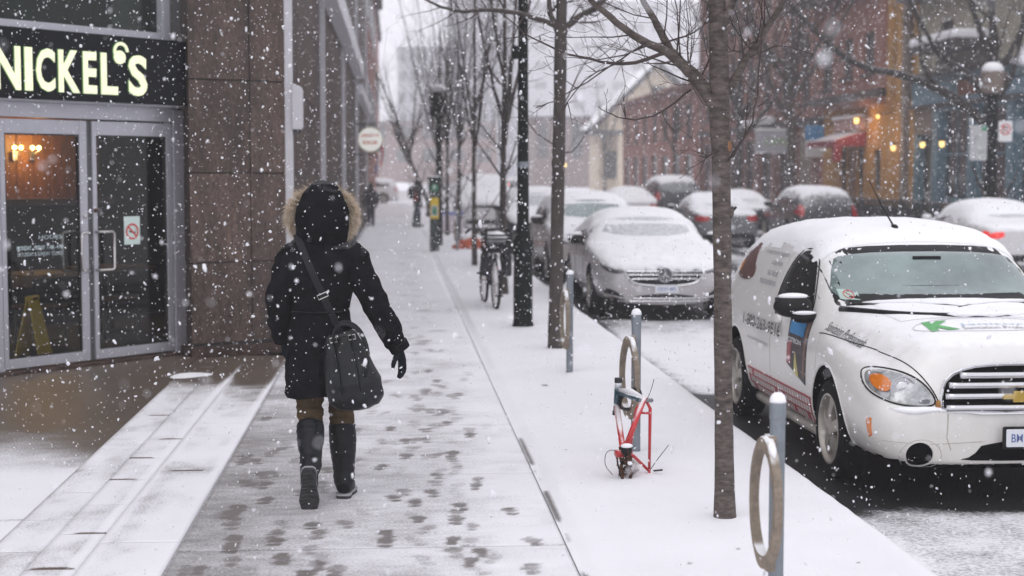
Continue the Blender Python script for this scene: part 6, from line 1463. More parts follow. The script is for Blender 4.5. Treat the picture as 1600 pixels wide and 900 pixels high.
h = MB(); h.tube([(-.30,1.02,1.0),(-.22,1.12,1.04),(-.05,1.21,1.04),(.05,1.21,1.04),(.22,1.12,1.04),(.30,1.02,1.0)], .013, 8); ho = pbp(h, 'handlebar', 'black', smooth=True)
for s in (-1,1): pbp(MB().tube([(s*.31,1.0,.995),(s*.25,1.09,1.03)], .018, 8), 'grip', 'rubber', ho)
sd = MB(); sd.ball((0,.63,.96),(.075,.14,.035)); so = pbp(sd, 'saddle', 'blackpl', smooth=True); sd = MB(); sd.ball((0,.63,.992),(.075,.135,.03)); pbp(sd, 'saddle_snow', 'snowcap', so, smooth=True)
bk = MB(); bk.box(-.16,.16,.10,.50,.76,.775)
for k in range(5): z = .78+.05*k; bk.box(-.17,.17,.09,.10,z,z+.025); bk.box(-.17,.17,.50,.51,z,z+.025); bk.box(-.17,-.16,.10,.50,z,z+.025); bk.box(.16,.17,.10,.50,z,z+.025)
for sx in (-1,1):
    for yy in (.095,.505): bk.box(sx*.165-.01,sx*.165+.01,yy-.01,yy+.01,.77,1.02)
bko = pbp(bk, 'basket', 'blackpl'); s_ = MB(); s_.ball((0,.3,.95),(.15,.19,.09)); pbp(s_, 'basket_snow', 'snowcap', bko, smooth=True)
for s in (-1,1): pbp(MB().box(s*.08, s*.19, .18, .45, .45, .74), 'pannier', 'cloth_dark', bevel=.03)
pbp(MB().tube([(-.05,.33,.70),(-.16,.30,.76)], .008, 5).tube([(.05,.33,.70),(.16,.30,.76)], .008, 5), 'rack', 'black')
cr = MB(); cr.lathe([(.09,-.004),(.09,.004)], 20, 'x', (.05,.83,.30)); cr.tube([(.06,.83,.30),(.075,.88,.14)], .011, 6); cr.tube([(-.06,.83,.30),(-.075,.78,.46)], .011, 6); cro = pbp(cr, 'crank', 'steel')
for x, y, z in ((.13,.88,.14),(-.14,.78,.46)): pbp(MB().box(x-.05,x+.05,y-.035,y+.035,z-.012,z+.012), 'pedal', 'blackpl', cro, bevel=.005)
pbp(MB().ball((0,.08,.58),(.03,.02,.03)), 'reflector', 'tail', smooth=True)
# --- the stripped frame at the second post
rf = thing('stripped_bicycle', 'stripped red bicycle frame without wheels locked to the second bike post', 'bicycle frame', (1.36, 9.0, 0))
def rp_(mb, name, m, par=rf, **k): return mb.build(name, M[m], par, **k)
BBp = Vector((-.035,0,.165)); DO = Vector((.135,.10,.035)); DO2 = Vector((.02,.21,.05)); SC = Vector((.105,.12,.455)); HD = Vector((.012,.55,.465)); HB = Vector((.0,.54,.36))
rp_(MB().tube([BBp, SC+Vector((.004,0,.02))], .0165, 12), 'seat_tube', 'bike_red', smooth=True)
rp_(MB().tube([BBp, HB], .0185, 12), 'down_tube', 'bike_red', smooth=True)
tt = rp_(MB().tube([SC, HD+Vector((0,-.01,-.02))], .0185, 12), 'top_tube', 'bike_teal', smooth=True)
rp_(MB().tube([SC+Vector((0,.01,.018)), SC.lerp(HD,.5)+Vector((0,0,.021)), HD+Vector((0,-.04,.004))], [.004,.017,.006], 8), 'tube_snow', 'snowcap', tt, smooth=True)
hd = rp_(MB().tube([HB+Vector((0,0,-.04)), HD+Vector((0,.0,.045))], .022, 12), 'head_tube', 'bike_teal', smooth=True)
rp_(MB().tube([HB+Vector((0,0,-.055)), HB+Vector((0,0,-.03))], .026, 12), 'headset_cup', 'black', hd); rp_(MB().tube([HD+Vector((0,0,.04)), HD+Vector((0,0,.07))], .024, 12), 'headset_cup', 'black', hd)
for e, k in ((DO, 1), (DO2, -1)):
    o_ = Vector((.022,.012,0))*k
    rp_(MB().tube([SC+o_*.6, SC.lerp(e,.12)+o_*1.6, e+Vector((0,0,.012))], [.0095,.0105,.0085], 8), 'seat_stay', 'bike_red', smooth=True)
    rp_(MB().tube([BBp+o_*.7, BBp.lerp(e,.2)+o_*1.4, e], [.011,.0105,.0085], 8), 'chain_stay', 'bike_red', smooth=True)
    rp_(MB().box(e.x-.006, e.x+.006, e.y-.014, e.y+.014, e.z-.038, e.z+.012), 'dropout', 'bike_red', bevel=.003)
m_ = SC.lerp(DO,.18)+Vector((.03,.0,0)); n_ = SC.lerp(DO2,.18)-Vector((.025,0,0)); rp_(MB().tube([m_, n_], .008, 8), 'stay_bridge', 'bike_red', smooth=True)
rp_(MB().tube([SC+Vector((-.03,-.01,.0)), SC+Vector((.05,.01,.0))], .012, 10), 'seat_clamp', 'galv', smooth=True)
rp_(MB().ball(tuple(SC+Vector((.045,.012,-.002))), .014), 'clamp_bolt', 'steel')
bb = rp_(MB().tube([BBp+Vector((-.045,-.02,0)), BBp+Vector((.045,.02,0))], .024, 12), 'bottom_bracket', 'bike_red', smooth=True)
ck = MB(); CX = Matrix.Translation(BBp+Vector((.01,-.06,-.035))) @ Matrix.Rotation(R(20), 4, 'Z'); ck.T = CX
for r_, x in ((.085,-.02),(.068,-.008),(.055,.006)):
    ck.lathe([(r_,-.002),(r_,.002),(r_*.82,.002),(r_*.82,-.002)], 28, 'x', (x,0,0), closed=True)
    for k in range(14): a = 2*math.pi*k/14; ck.tube([(x,r_*math.cos(a),r_*math.sin(a)),(x,(r_+.008)*math.cos(a),(r_+.008)*math.sin(a))], .0035, 4)
for k in range(5): a = 2*math.pi*k/5; ck.tube([(0,0,0),(-.006,.062*math.cos(a),.062*math.sin(a))], .008, 5)
rp_(ck, 'chainring', 'rust')
ck = MB(); ck.T = CX; ck.tube([(-.03,0,0),(-.035,.02,-.11)], .010, 6); ck.box(-.085,-.03,-.03,.03,-.125,-.105); rp_(ck, 'crank_arm', 'blackpl')
ck = MB(); ck.tube([tuple(BBp+Vector((.0,-.1,-.03))), tuple(BBp+Vector((.03,-.12,-.10))), tuple(BBp+Vector((.02,-.10,-.15))), tuple(BBp+Vector((-.02,-.11,-.14))), tuple(BBp+Vector((-.03,-.12,-.05)))], .011, 6); rp_(ck, 'chain', 'rust')
ck = MB(); ck.T = Matrix.Translation(BBp+Vector((.055,-.03,-.08)))
for k in range(5): ck.lathe([(.052-.007*k,-.012+.01*k),(.052-.007*k,-.008+.01*k),(.02,-.008+.01*k),(.02,-.012+.01*k)], 22, 'x', closed=True)
rp_(ck, 'cassette', 'steel', smooth=30)
ck = MB(); ck.ball(tuple(BBp+Vector((.005,-.09,.03))), (.034,.03,.035)); dg_ = rp_(ck, 'derailleur', 'blackpl', smooth=True); ck = MB(); ck.ball(tuple(BBp+Vector((.005,-.095,.058))), (.036,.03,.014)); rp_(ck, 'snow_lump', 'snowcap', dg_, smooth=True)
for pts in ([BBp, BBp+Vector((-.10,-.02,.03)), BBp+Vector((-.12,-.03,-.06)), BBp+Vector((-.07,-.05,-.12))], [DO+Vector((0,0,.0)), DO+Vector((.05,-.02,.08)), DO+Vector((.11,-.03,.16))], [SC+Vector((.02,0,.01)), SC+Vector((.04,-.02,.07)), SC+Vector((.055,-.02,.13))]):
    rp_(MB().tube(chaikin([tuple(p) for p in pts],2,False), .0022, 5), 'cable', 'black')
rp_(MB().tube([tuple(DO+Vector((.02,-.02,.005))), tuple(DO+Vector((.075,-.03,.012)))], .006, 6), 'broken_stay', 'black')
lk = MB(); lk.tube(chaikin([(.03,.50,.44),(.12,.60,.46),(.19,.80,.42),(.20,.85,.34),(.13,.80,.30),(.05,.60,.33),(.01,.50,.37)],2), .011, 8, closed=True); rp_(lk, 'lock', 'blackpl', smooth=True)
MB().ball((0,0,.003),(.15,.12,.02)).build('snow_heap', M['snowcap'], rf, smooth=True)

# ------------------------------------------------------------------ people
def rings(mb, R_, n=20, caps=True):
    """R_: list of (cx, cy, cz, rx, ry[, yaw, tiltx]) horizontal ellipses joined bottom to top"""
    vs = []; fs = []
    for q in R_:
        cx, cy, cz, rx, ry = q[:5]; a0 = q[5] if len(q) > 5 else 0; tl = q[6] if len(q) > 6 else 0
        for k in range(n):
            a = 2*math.pi*k/n; x, y = rx*math.cos(a), ry*math.sin(a)
            x, y = x*math.cos(a0)-y*math.sin(a0), x*math.sin(a0)+y*math.cos(a0)
            vs.append((cx+x, cy+y, cz+tl*y))
    for i in range(len(R_)-1):
        for k in range(n):
            k2 = (k+1) % n; fs.append((i*n+k, i*n+k2, (i+1)*n+k2, (i+1)*n+k))
    if caps: fs += [tuple(range(n-1,-1,-1)), tuple((len(R_)-1)*n+k for k in range(n))]
    return mb.add(vs, fs)
def fuse(mb, name, m, parent, vox=.010, smooth=6, wrinkle=0.0, wscale=(9,9,9), seed=0, fine=0.0):
    """join overlapping volumes into one continuous skin"""
    o = mb.build(name, m, parent)
    md = o.modifiers.new('r', 'REMESH'); md.mode = 'VOXEL'; md.voxel_size = vox; md.use_smooth_shade = True
    if smooth: sm = o.modifiers.new('s', 'SMOOTH'); sm.factor = .5; sm.iterations = smooth
    bake(o)
    if wrinkle or fine:
        me = o.data; co = [v.co.copy() for v in me.vertices]; no = [v.normal.copy() for v in me.vertices]
        S = Vector(wscale); sd = Vector((seed*5.1, seed*2.3, seed*7.7))
        for v, c, n_ in zip(me.vertices, co, no):
            p = Vector((c.x*S.x, c.y*S.y, c.z*S.z))+sd
            w = mnoise.noise(p); w = (1-abs(w)*2.2)*wrinkle + mnoise.noise(p*3.1)*fine
            v.co = c + n_*w
    o.data.polygons.foreach_set('use_smooth', [True]*len(o.data.polygons)); return o
def glove_mesh(mb, wrist, d, up, side, curl=.35, sc=1.0):
    """palm, four unequal fingers and a thumb; d: along the hand, up: back of hand, side: towards the thumb"""
    d, up, side = Vector(d).normalized(), Vector(up).normalized(), Vector(side).normalized(); w = Vector(wrist)
    def P(a, b, c): return w + d*a*sc + side*b*sc + up*c*sc
    mb.tube([P(-.03,0,0), P(.0,0,0), P(.03,.0,0), P(.065,0,0), P(.095,0,-.002)], [.029*sc,.031*sc,.040*sc,.045*sc,.038*sc], 12, flat=.58)
    for b, L, r in ((.030,.072,.0125),(.010,.080,.0130),(-.011,.074,.0125),(-.031,.058,.0115)):
        a1, a2, a3 = curl*.6, curl*1.3, curl*2.0; l1, l2, l3 = L*.42, L*.32, L*.26
        p0 = P(.075,b*.9,0); p1 = P(.098,b,-.003)
        p2 = p1 + (d*math.cos(a1)-up*math.sin(a1))*l1*sc; p3 = p2 + (d*math.cos(a2)-up*math.sin(a2))*l2*sc; p4 = p3 + (d*math.cos(a3)-up*math.sin(a3))*l3*sc
        mb.tube([p0,p1,p2,p3,p4], [r*sc,r*1.05*sc,r*sc,r*.95*sc,r*.75*sc], 8)
    t0 = P(.02,.025,-.008); t1 = P(.052,.056,-.016); t2 = P(.082,.064,-.026); t3 = P(.105,.062,-.034); mb.tube([t0,t1,t2,t3], [.018*sc,.0165*sc,.0145*sc,.011*sc], 8)
pw = thing('person', 'person in long black hooded coat with tan fur trim walking away in the foreground', 'person', (-.386, 8.62, 0))
# the figure itself: one continuous body under the clothes
b = MB()
HIPL, KNL, ANL = Vector((-.085,.03,.86)), Vector((-.093,.05,.50)), Vector((-.078,-.175,.235)); HIPR, KNR, ANR = Vector((.075,.03,.86)), Vector((.080,.10,.485)), Vector((.092,.075,.095))
for H, K, A_ in ((HIPL,KNL,ANL),(HIPR,KNR,ANR)): b.tube([H, H.lerp(K,.5), K, K.lerp(A_,.35), A_], [.082,.068,.052,.050,.034], 12)
rings(b, [(-.02,.03,.80,.15,.11),(-.02,.03,.92,.155,.11),(-.02,.03,1.05,.125,.095),(-.02,.04,1.2,.15,.10),(-.02,.04,1.34,.165,.095),(-.02,.04,1.42,.10,.075),(-.02,.05,1.48,.052,.055),(-.02,.06,1.54,.05,.055)])
b.ball((-.02,.075,1.615),(.072,.092,.112),16,12); b.ball((-.02,.165,1.60),(.014,.022,.02)); b.ball((-.02,.145,1.535),(.03,.03,.025))
for s in (-1,1): b.ball((-.02+s*.074,.07,1.605),(.012,.022,.03))
SHL, ELL, WRL = Vector((-.175,.04,1.36)), Vector((-.262,.0,1.09)), Vector((-.235,.07,.885)); SHR, ELR, WRR = Vector((.145,.04,1.36)), Vector((.285,-.02,1.06)), Vector((.405,.03,.835))
for S_, E_, W_ in ((SHL,ELL,WRL),(SHR,ELR,WRR)): b.tube([S_, E_, W_], [.045,.038,.027], 10)
body = fuse(b, 'body', M['skin'], pw, .012, 3)
for s in (-1,1): MB().ball((-.02+s*.03,.155,1.63),.011).build('eye', M['white'], body)
MB().tube([(-.042,.162,1.565),(-.02,.168,1.562),(.002,.162,1.565)], .005, 6).build('mouth', M['red'], body)
# trousers, tucked into boots with creases over the knee
b = MB()
b.tube([HIPL, HIPL.lerp(KNL,.4), HIPL.lerp(KNL,.75), KNL+Vector((0,0,.03)), KNL.lerp(ANL,.15), KNL.lerp(ANL,.38), KNL.lerp(ANL,.55)], [.095,.083,.072,.070,.069,.062,.054], 16)
b.tube([HIPR, HIPR.lerp(KNR,.4), HIPR.lerp(KNR,.75), KNR+Vector((0,0,.03)), KNR+Vector((0,0,-.04)), KNR.lerp(ANR,.3), KNR.lerp(ANR,.5)], [.095,.081,.069,.067,.066,.060,.052], 16)
fuse(b, 'trousers', M['trouser'], pw, .008, 3, .009, (5,5,24), 3, .003)
# boots: tall shafts, feet; left foot pushing off with its sole towards the camera
def boot(knee, ank, heel, toe, up, label=None):
    b = MB(); k = Vector(knee); a = Vector(ank); h = Vector(heel); t = Vector(toe)
    b.tube([k.lerp(a,-.0), k.lerp(a,.10), k.lerp(a,.30), k.lerp(a,.55), k.lerp(a,.8), a], [.070,.074,.075,.069,.060,.058], 18)
    f = (t-h).normalized(); u = Vector(up).normalized(); m1 = h.lerp(t,.2)+u*.055; m2 = h.lerp(t,.5)+u*.045; m3 = h.lerp(t,.8)+u*.032; m4 = t-f*.015+u*.028
    b.tube([a, a.lerp(m1,.6), m1], [.060,.056,.046], 14); b.tube([h+f*.012+u*.045, m1, m2, m3, m4], [.036,.046,.045,.042,.026], 14)
    o = fuse(b, 'boot', M['boot'], pw, .008, 3, .004, (10,10,22), 5, .0015)
    rm = MB(); rm.tube([k.lerp(a,.03), k.lerp(a,.07)], [.0745,.0755], 20); rm.build('cuff', M['boot'], o, smooth=True)
    # sole: outline swept along heel-toe
    s = f.cross(u).normalized(); ol = []
    for q, w in ((-.02,.020),(.02,.034),(.12,.042),(.35,.038),(.55,.047),(.75,.054),(.92,.044),(1.01,.020)): ol.append((q, w))
    L = (t-h).length; top = []; 
    pl = [h+f*(q*L)+s*w for q, w in ol]+[h+f*(q*L)-s*w for q, w in reversed(ol)]
    for nm, sc, d0, d1, mm in (('sole',1.0,-.012,.006,'sole'),('welt',1.05,.0062,.014,'solerim')):
        c0 = h.lerp(t,.5); mb = MB(); n = len(pl)
        vs = [c0+(p-c0)*sc+u*d0 for p in pl]+[c0+(p-c0)*sc+u*d1 for p in pl]
        fs = [tuple(range(n)), tuple(range(2*n-1,n-1,-1))]+[(i,n+i,n+(i+1)%n,(i+1)%n) for i in range(n)]
        so_ = mb.add(vs, fs).build(nm, M[mm], o)
    tr = MB()
    for q in np.arange(.08,.95,.085):
        w = np.interp(q, [x[0] for x in ol], [x[1] for x in ol])*.82; c_ = h+f*(q*L)-u*.0145
        for sg in (-1,1): tr.tube([c_+s*sg*.004, c_+s*sg*w*.95+f*.008], .0042, 4)
    tr.build('tread', M['sole'], o)
    return o
boot(KNL.lerp(ANL,.30), ANL, (-.083,-.305,.225), (-.083,-.262,-.010), (-.0,.96,.25))
bo2 = boot(KNR.lerp(ANR,.20), ANR+Vector((0,-.015,.02)), (.088,-.02,.012), (.115,.225,.014), (0,0,1))
# coat: body, sleeves in one skin
b = MB()
rings(b, [(-.028,.02,.575,.188,.150),(-.03,.02,.60,.190,.152),(-.03,.02,.72,.188,.150),(-.03,.02,.86,.182,.146),(-.03,.025,.97,.170,.135),(-.03,.03,1.045,.160,.126),(-.03,.03,1.12,.168,.130),(-.03,.035,1.22,.184,.138),(-.03,.04,1.32,.200,.136),(-.03,.045,1.375,.196,.124),(-.03,.05,1.42,.150,.106),(-.025,.055,1.455,.105,.092),(-.02,.06,1.50,.085,.085)], 28)
b.tube([SHL+Vector((.03,0,.0)), SHL+Vector((-.01,0,-.04)), SHL.lerp(ELL,.5), ELL, ELL.lerp(WRL,.5), WRL+Vector((0,0,.015))], [.082,.084,.077,.071,.066,.060], 16)
b.tube([SHR+Vector((-.03,0,.0)), SHR+Vector((.012,0,-.035)), SHR.lerp(ELR,.5), ELR, ELR.lerp(WRR,.5), WRR+Vector((-.012,0,.02))], [.082,.082,.073,.069,.063,.058], 16)
coat = fuse(b, 'coat', M['coat'], pw, .009, 4, .011, (6,6,10), 1, .004)
sm = MB(); sm.tube([(-.03,-.098,1.33),(-.03,-.104,1.2),(-.03,-.098,1.06),(-.03,-.112,.95),(-.03,-.135,.75),(-.03,-.138,.58)], .003, 5); sm.build('back_seam', M['coat'], coat)
wb_ = MB(); wb_.tube([(-.03+.168*math.cos(R(a)), .03+.135*math.sin(R(a)), 1.04) for a in range(204,337,12)], .008, 6); wb_.build('waist_band', M['coat'], coat, smooth=True)
for wp, e in ((WRL,ELL),(WRR,ELR)):
    d_ = (wp-e).normalized(); MB().tube([wp-d_*.03, wp+d_*.012], [.059,.057], 18).build('cuff', M['coat'], coat, smooth=30)
# hood with a peaked crown
b = MB(); rings(b, [(-.02,.055,1.40,.125,.105),(-.018,.05,1.45,.140,.122),(-.016,.045,1.52,.148,.135),(-.015,.045,1.58,.146,.138),(-.014,.05,1.64,.132,.130),(-.012,.06,1.695,.102,.112),(-.01,.07,1.735,.066,.088),(-.01,.08,1.757,.034,.055)], 24)
hood = fuse(b, 'hood', M['coat'], pw, .009, 5, .005, (9,9,14), 2, .002)
hsm = MB(); hsm.tube([(-.012,-.015,1.74),(-.013,-.062,1.68),(-.015,-.088,1.60),(-.016,-.088,1.52),(-.018,-.072,1.44)], .004, 5); hsm.build('hood_seam', M['coat'], hood)
# fur round the face opening: thousands of short fine hairs
rng = random.Random(4); fv = []; ff = []
for k in range(5200):
    a = R(rng.uniform(-62, 242)); c = Vector((-.018+.167*math.cos(a), .105+rng.gauss(0,.026), 1.575+.137*math.sin(a)-.01))
    rad_ = Vector((math.cos(a), 0, math.sin(a)*.9)); base = c + rad_*rng.uniform(-.022,.012)
    d_ = (rad_*rng.uniform(.7,1.1)+Vector((rng.gauss(0,.35), rng.gauss(-.45,.5), rng.gauss(-.12,.35)))).normalized(); L = rng.uniform(.022,.070); m1 = base+d_*L*.55; tip = base+(d_+Vector((0,0,-.35))).normalized()*L
    u, w = frame_of(d_); t = rng.uniform(.0011,.0019); i = len(fv)
    fv += [base+u*t, base-u*.5*t+w*.86*t, base-u*.5*t-w*.86*t, m1+u*t*.8, m1-u*.4*t+w*.7*t, m1-u*.4*t-w*.7*t, tip]
    for j in range(3): ff += [(i+j, i+(j+1)%3, i+3+(j+1)%3, i+3+j), (i+3+j, i+3+(j+1)%3, i+6)]
fm_ = MB(); fm_.v = [tuple(v) for v in fv]; fm_.f = ff; fm_.m = [0]*len(ff); fur = fm_.build('fur_trim', M['fur'], hood, fixn=False)
cc = MB(); cc.tube([(-.018+.166*math.cos(R(a)), .110, 1.567+.132*math.sin(R(a))) for a in range(-64,246,9)], .030, 10); cc.build('fur_band', M['fur'], hood, smooth=True)
# gloves
b = MB(); glove_mesh(b, WRR+Vector((.004,0,-.012)), (.14,.10,-.95), (.85,-.45,.1), (-.45,-.85,.0), .30, .95); fuse(b, 'glove', M['glove'], pw, .0055, 2)
b = MB(); glove_mesh(b, WRL+Vector((.003,.004,-.012)), (.12,.15,-.95), (-.9,-.3,0), (.3,-.9,0), .45, .92); fuse(b, 'glove', M['glove'], pw, .0055, 2)
# the bag and its strap
bg = thing('shoulder_bag', 'large black leather bag hanging by a diagonal strap at the walker\'s right hip', 'bag', (-.386+.165, 8.62-.145, .53))
BT = Matrix.Rotation(R(-9), 4, 'Y')
b = MB(); b.T = BT
rings(b, [(.012,0,-.012,.07,.045),(.012,0,.004,.112,.066),(.01,0,.05,.142,.082),(.008,-.006,.14,.144,.080),(-.002,-.004,.24,.128,.062),(-.008,0,.33,.104,.044),(-.014,.0,.395,.082,.028),(-.018,0,.415,.066,.016)], 28)
bgo = fuse(b, 'bag_body', M['leather'], bg, .008, 2, .013, (7,7,4), 9, .003)
b = MB(); b.T = BT; 
for sx in (-.055,.045): b.tube([(sx,-.078,.09),(sx+.004,-.079,.2),(sx,-.066,.33),(sx,-.052,.405)], .0155, 8, flat=.35)
b.build('bag_band', M['leather'], bgo, smooth=40)
for dy in (-.075, .05):
    b = MB(); b.T = BT; b.tube(chaikin([(-.055,dy*.8,.36),(-.05,dy*1.0,.44),(.01,dy*1.1,.475),(.085,dy*1.15,.43),(.115,dy*1.2,.33),(.112,dy*1.3,.24),(.09,dy*1.25,.17)],2,False), .0085, 8); b.build('handle', M['leather'], bg, smooth=True)
b = MB(); b.T = BT
for sx in (-.055,.045): b.tube([(sx-.018,-.062,.375),(sx+.018,-.062,.375),(sx+.018,-.06,.40),(sx-.018,-.06,.40)], .003, 5, closed=True)
b.build('buckle', M['steel'], bg)
# strap lying over the back, fitted to the coat
cb = bvh_of(coat.data); off_ = Vector((-.386,8.62,0))-Vector((-.386+.165,8.62-.145,.53))
sp = []
for t in np.linspace(0,1,26):
    x = -.150+.235*t; z = 1.455-.53*t; h_ = cb.ray_cast(Vector((x,-2,z)), Vector((0,1,0)))
    y = h_[0].y-.007 if h_[0] is not None else (sp[-1].y if sp else -.03)
    sp.append(Vector((x,y,z)))
for i in range(4): sp = [sp[0]]+[(sp[j-1]+sp[j]*2+sp[j+1])/4 for j in range(1,len(sp)-1)]+[sp[-1]]
sp[0] = sp[0]+Vector((-.006,.05,.012)); vs = []; fs = []
dirv = Vector((.235,0,-.53)).normalized(); sid = Vector((dirv.z*-1,0,dirv.x)).normalized()
for p in sp:
    q = p+off_
    for sg, dy in ((-1,-.004),(1,-.004),(1,.003),(-1,.003)): vs.append(q+sid*sg*.0185+Vector((0,dy,0)))
for i in range(len(sp)-1):
    for j in range(4): fs.append((i*4+j, i*4+(j+1)%4, (i+1)*4+(j+1)%4, (i+1)*4+j))
st_ = MB().add(vs, fs).build('strap', M['strap'], bg, smooth=40)
q = sp[15]+off_; a_ = math.atan2(dirv.x, -dirv.z); b = MB(); b.T = Matrix.Translation(q+Vector((0,-.006,0))) @ Matrix.Rotation(-a_,4,'Y')
b.tube([(-.028,0,-.012),(.028,0,-.012),(.028,0,.012),(-.028,0,.012)], .003, 6, closed=True); b.build('strap_slider', M['steel'], st_)
# snow caught on the coat, hood and bag
def specks(src, name, n, seed, par, rmin=.0022, rmax=.0055, nz=-.3):
    rng = random.Random(seed); bm = bmesh.new(); bm.from_mesh(src.data); F = [f for f in bm.faces]; w = [f.calc_area()*(1.0+2.2*max(0,f.normal.z)) for f in F]
    mb = MB()
    for f in rng.choices(F, w, k=n):
        if f.normal.z < nz: continue
        r = rng.uniform(rmin, rmax)*(1.4 if rng.random() < .12 else 1); c = f.calc_center_median()+f.normal*r*.3
        mb.ball(tuple(c), (r*rng.uniform(.7,1.4), r*rng.uniform(.7,1.3), r*rng.uniform(.7,1.3)), 5, 4)
    bm.free(); o = mb.build(name, M['snowcap'], par, fixn=False); tag(o, kind='stuff')
specks(coat, 'snow_specks', 170, 1, coat, .0018, .0042); specks(hood, 'snow_specks', 60, 2, hood, .0018, .0042); specks(bgo, 'snow_specks', 24, 3, bgo, .0018, .004)
# --- far walkers
def far_person(name, label, loc, rz, H, top, bottom, pack=None, extra=None, stride=.16):
    t = thing('person', label, 'person', loc, rz); k = H/1.7
    t.scale = (k,k,k); b = MB()
    for s, st in ((-1, stride), (1, -stride)): b.tube([(s*.08,0,.88),(s*.085,st*.7,.48),(s*.085,st*.9-.04,.08)], [.085,.062,.045], 10); b.tube([(s*.085,st*.9-.07,.045),(s*.085,st*.9+.14,.035)], [.045,.035], 8)
    rings(b, [(0,0,.82,.16,.11),(0,0,1.05,.14,.10),(0,0,1.3,.19,.11),(0,0,1.42,.11,.09),(0,.02,1.5,.055,.055)], 16); b.ball((0,.03,1.60),(.078,.095,.115),12,10); b.ball((0,.13,1.59),(.015,.02,.02))
    for s in (-1,1): b.tube([(s*.19,0,1.38),(s*.25,-s*.05,1.1),(s*.24,.06-s*.04,.86)], [.06,.05,.04], 8)
    fuse(b, 'body', M['skin'], t, .016, 2)
    b = MB(); rings(b, [(0,0,.78,.18,.13),(0,0,1.05,.175,.13),(0,0,1.3,.215,.135),(0,0,1.42,.14,.11),(0,.0,1.52,.09,.085)], 18)
    for s in (-1,1): b.tube([(s*.17,0,1.37),(s*.265,-s*.05,1.1),(s*.25,.06-s*.04,.86)], [.075,.068,.058], 10)
    c_ = fuse(b, 'jacket', M[top], t, .014, 3, .006, (9,9,9), 3)
    b = MB(); b.ball((0,.015,1.61),(.105,.115,.14),14,10); b.ball((0,-.01,1.52),(.11,.1,.08),12,8); fuse(b, 'hood', M[top], t, .014, 2)
    b = MB()
    for s, st in ((-1, stride), (1, -stride)): b.tube([(s*.08,0,.88),(s*.085,st*.7,.48),(s*.085,st*.9-.04,.12)], [.10,.082,.07], 10)
    fuse(b, 'trousers', M[bottom], t, .014, 2)
    for s, st in ((-1, stride), (1, -stride)):
        b = MB(); b.tube([(s*.085,st*.9-.05,.16),(s*.085,st*.9-.05,.06)], [.062,.06], 10); b.tube([(s*.085,st*.9-.09,.05),(s*.085,st*.9+.16,.045)], [.055,.045], 10); fuse(b, 'boot', M['boot'], t, .012, 2)
        b = MB(); glove_mesh(b, (s*.248,.065-s*.04,.86), (0,.1,-1), (s,0,0), (0,1,0), .4, .95); fuse(b, 'glove', M['glove'], t, .007, 1)
    if extra:
        b = MB(); rings(b, [(0,0,.95,.182,.135),(0,0,1.2,.21,.142),(0,0,1.36,.19,.135)], 18, caps=False); b.build('jacket_panel', M[extra], c_, smooth=True)
    return t
wk = far_person('person', 'distant walker in dark hood and red jacket panel left of the pay station', (.725, 52.3, 0), R(-62), 1.56, 'cloth_dark', 'denim', extra='jacket_red')
bp_ = thing('backpack', 'black backpack worn by the distant walker in the red jacket', 'backpack', (.725, 52.3, .95), R(-62))
b = MB(); rings(b, [(0,-.21,0,.13,.07),(0,-.23,.08,.15,.10),(0,-.23,.28,.15,.10),(0,-.20,.40,.11,.06)], 16); fuse(b, 'pack_body', M['cloth_dark'], bp_, .012, 3)
for s in (-1,1): MB().tube([(s*.09,-.16,.38),(s*.10,-.02,.46),(s*.11,.12,.30),(s*.12,-.1,.08)], .016, 6).build('strap', M['strap'], bp_)
far_person('person', 'distant walker in dark clothes close beside the granite wall under the round sign', (-.84, 53.7, 0), R(0), 1.45, 'cloth_dark', 'cloth_dark', stride=.12)

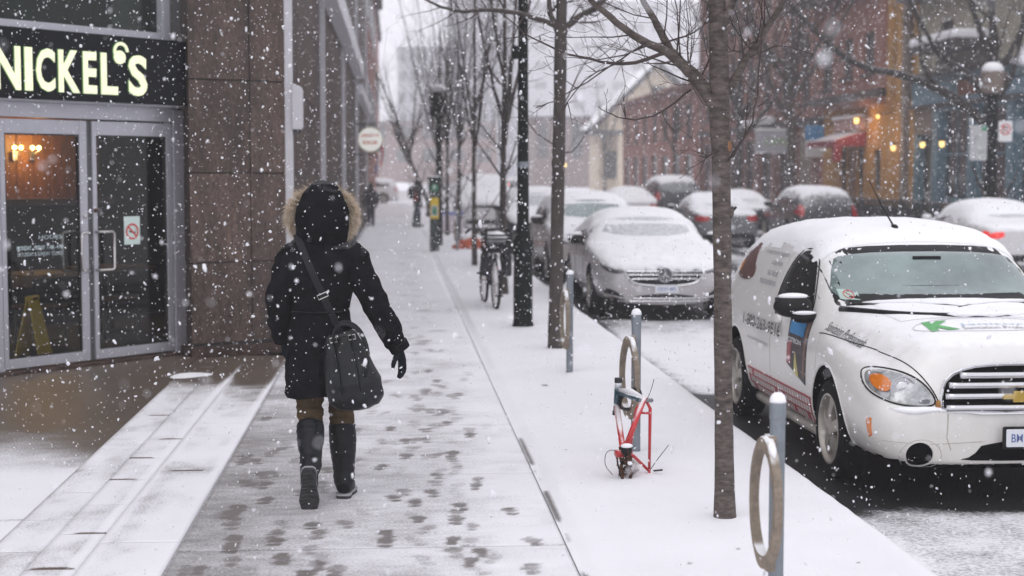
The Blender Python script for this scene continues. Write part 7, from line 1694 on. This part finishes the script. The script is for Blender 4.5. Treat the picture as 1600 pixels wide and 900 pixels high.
# ------------------------------------------------------------------ falling snow
def snowfall():
    rs = np.random.RandomState(7); C = []; S = []
    def fill(y0, y1, x0, x1, z1, rho, r):
        n = int(rho*(y1-y0)*(x1-x0)*(z1+.1)); p = np.stack([rs.uniform(x0,x1,n), rs.uniform(y0,y1,n), rs.uniform(-.1,z1,n)], 1)
        # only where the air is open: not inside the building on the left, nor in the cars
        k = ~((p[:,0] < -1.15) & (p[:,1] > 15.6)) & ~((p[:,0] > 2.7) & (p[:,0] < 4.6) & (p[:,1] > 8.8) & (p[:,1] < 13.4) & (p[:,2] < 1.55))
        q = (p[:,0]+3.521)*.655+(p[:,1]-14.143)*.756; d = (p[:,0]+3.521)*.756-(p[:,1]-14.143)*.655
        k &= ~((d < .25) & (q < 2.2) & (p[:,1] > 10)); p = p[k]; C.append(p); S.append(r*np.exp(rs.normal(-.08,.45,len(p))))
    fill(1.6, 6, -2.2, 2.8, 3.2, 28, .0025); fill(6, 12, -4, 5.5, 4.2, 88, .0028); fill(12, 20, -5, 9, 5.2, 46, .0034); fill(20, 34, -2, 14.5, 7, 12, .0046); fill(34, 60, -2, 17, 9, 1.8, .0070)
    C = np.concatenate(C); S = np.concatenate(S); n = len(C)
    g = (1+5**.5)/2; base = np.array([[-1,g,0],[1,g,0],[-1,-g,0],[1,-g,0],[0,-1,g],[0,1,g],[0,-1,-g],[0,1,-g],[g,0,-1],[g,0,1],[-g,0,-1],[-g,0,1]], float)/1.9; NV = 12
    tri = np.array([[0,11,5],[0,5,1],[0,1,7],[0,7,10],[0,10,11],[1,5,9],[5,11,4],[11,10,2],[10,7,6],[7,1,8],[3,9,4],[3,4,2],[3,2,6],[3,6,8],[3,8,9],[4,9,5],[2,4,11],[6,2,10],[8,6,7],[9,8,1]])
    sc = rs.uniform(.55,1.25,(n,1,3)); big = rs.rand(n) < .10; sc[big,0,:] *= 1.6
    # random turn and a lean with the wind
    a = rs.uniform(0,6.283,n); tl = rs.normal(.5,.5,n)
    V = base[None]*sc*S[:,None,None]*rs.uniform(.72,1.28,(n,NV,1)); V[:,:,2] *= rs.uniform(.8,2.1,n)[:,None]
    x = V[...,0]*np.cos(tl)[:,None]-V[...,2]*np.sin(tl)[:,None]; z = V[...,0]*np.sin(tl)[:,None]+V[...,2]*np.cos(tl)[:,None]; V = np.stack([x,V[...,1],z],-1)
    x = V[...,0]*np.cos(a)[:,None]*1-V[...,1]*np.sin(a)[:,None]; y = V[...,0]*np.sin(a)[:,None]+V[...,1]*np.cos(a)[:,None]; V = np.stack([x,y,V[...,2]],-1)+C[:,None,:]
    F = (tri[None]+NV*np.arange(n)[:,None,None]).reshape(-1,3); V = V.reshape(-1,3)
    me = bpy.data.meshes.new('snow_flurry'); me.vertices.add(len(V)); me.vertices.foreach_set('co', V.astype(np.float32).ravel())
    me.loops.add(len(F)*3); me.loops.foreach_set('vertex_index', F.astype(np.int32).ravel()); me.polygons.add(len(F)); me.polygons.foreach_set('loop_start', np.arange(0,len(F)*3,3,dtype=np.int32))
    me.update(calc_edges=True); me.validate()
    m = bpy.data.materials.new('snowflake'); m.use_nodes = True; nt = m.node_tree; nt.nodes.clear(); N = nt.nodes
    o = N.new('ShaderNodeOutputMaterial'); d = N.new('ShaderNodeBsdfDiffuse'); d.inputs[0].default_value = (.92,.92,.95,1); t = N.new('ShaderNodeBsdfTranslucent'); t.inputs[0].default_value = (.95,.95,.97,1); mx = N.new('ShaderNodeMixShader'); mx.inputs[0].default_value = .45
    nt.links.new(d.outputs[0], mx.inputs[1]); nt.links.new(t.outputs[0], mx.inputs[2]); nt.links.new(mx.outputs[0], o.inputs[0])
    me.materials.append(m); tag(link_mesh('snow_flurry', me), kind='stuff'); print('flakes', n)
snowfall()
# tidy: the lettering source curves are not kept
for c in list(bpy.data.curves):
    if c.users == 0: bpy.data.curves.remove(c)
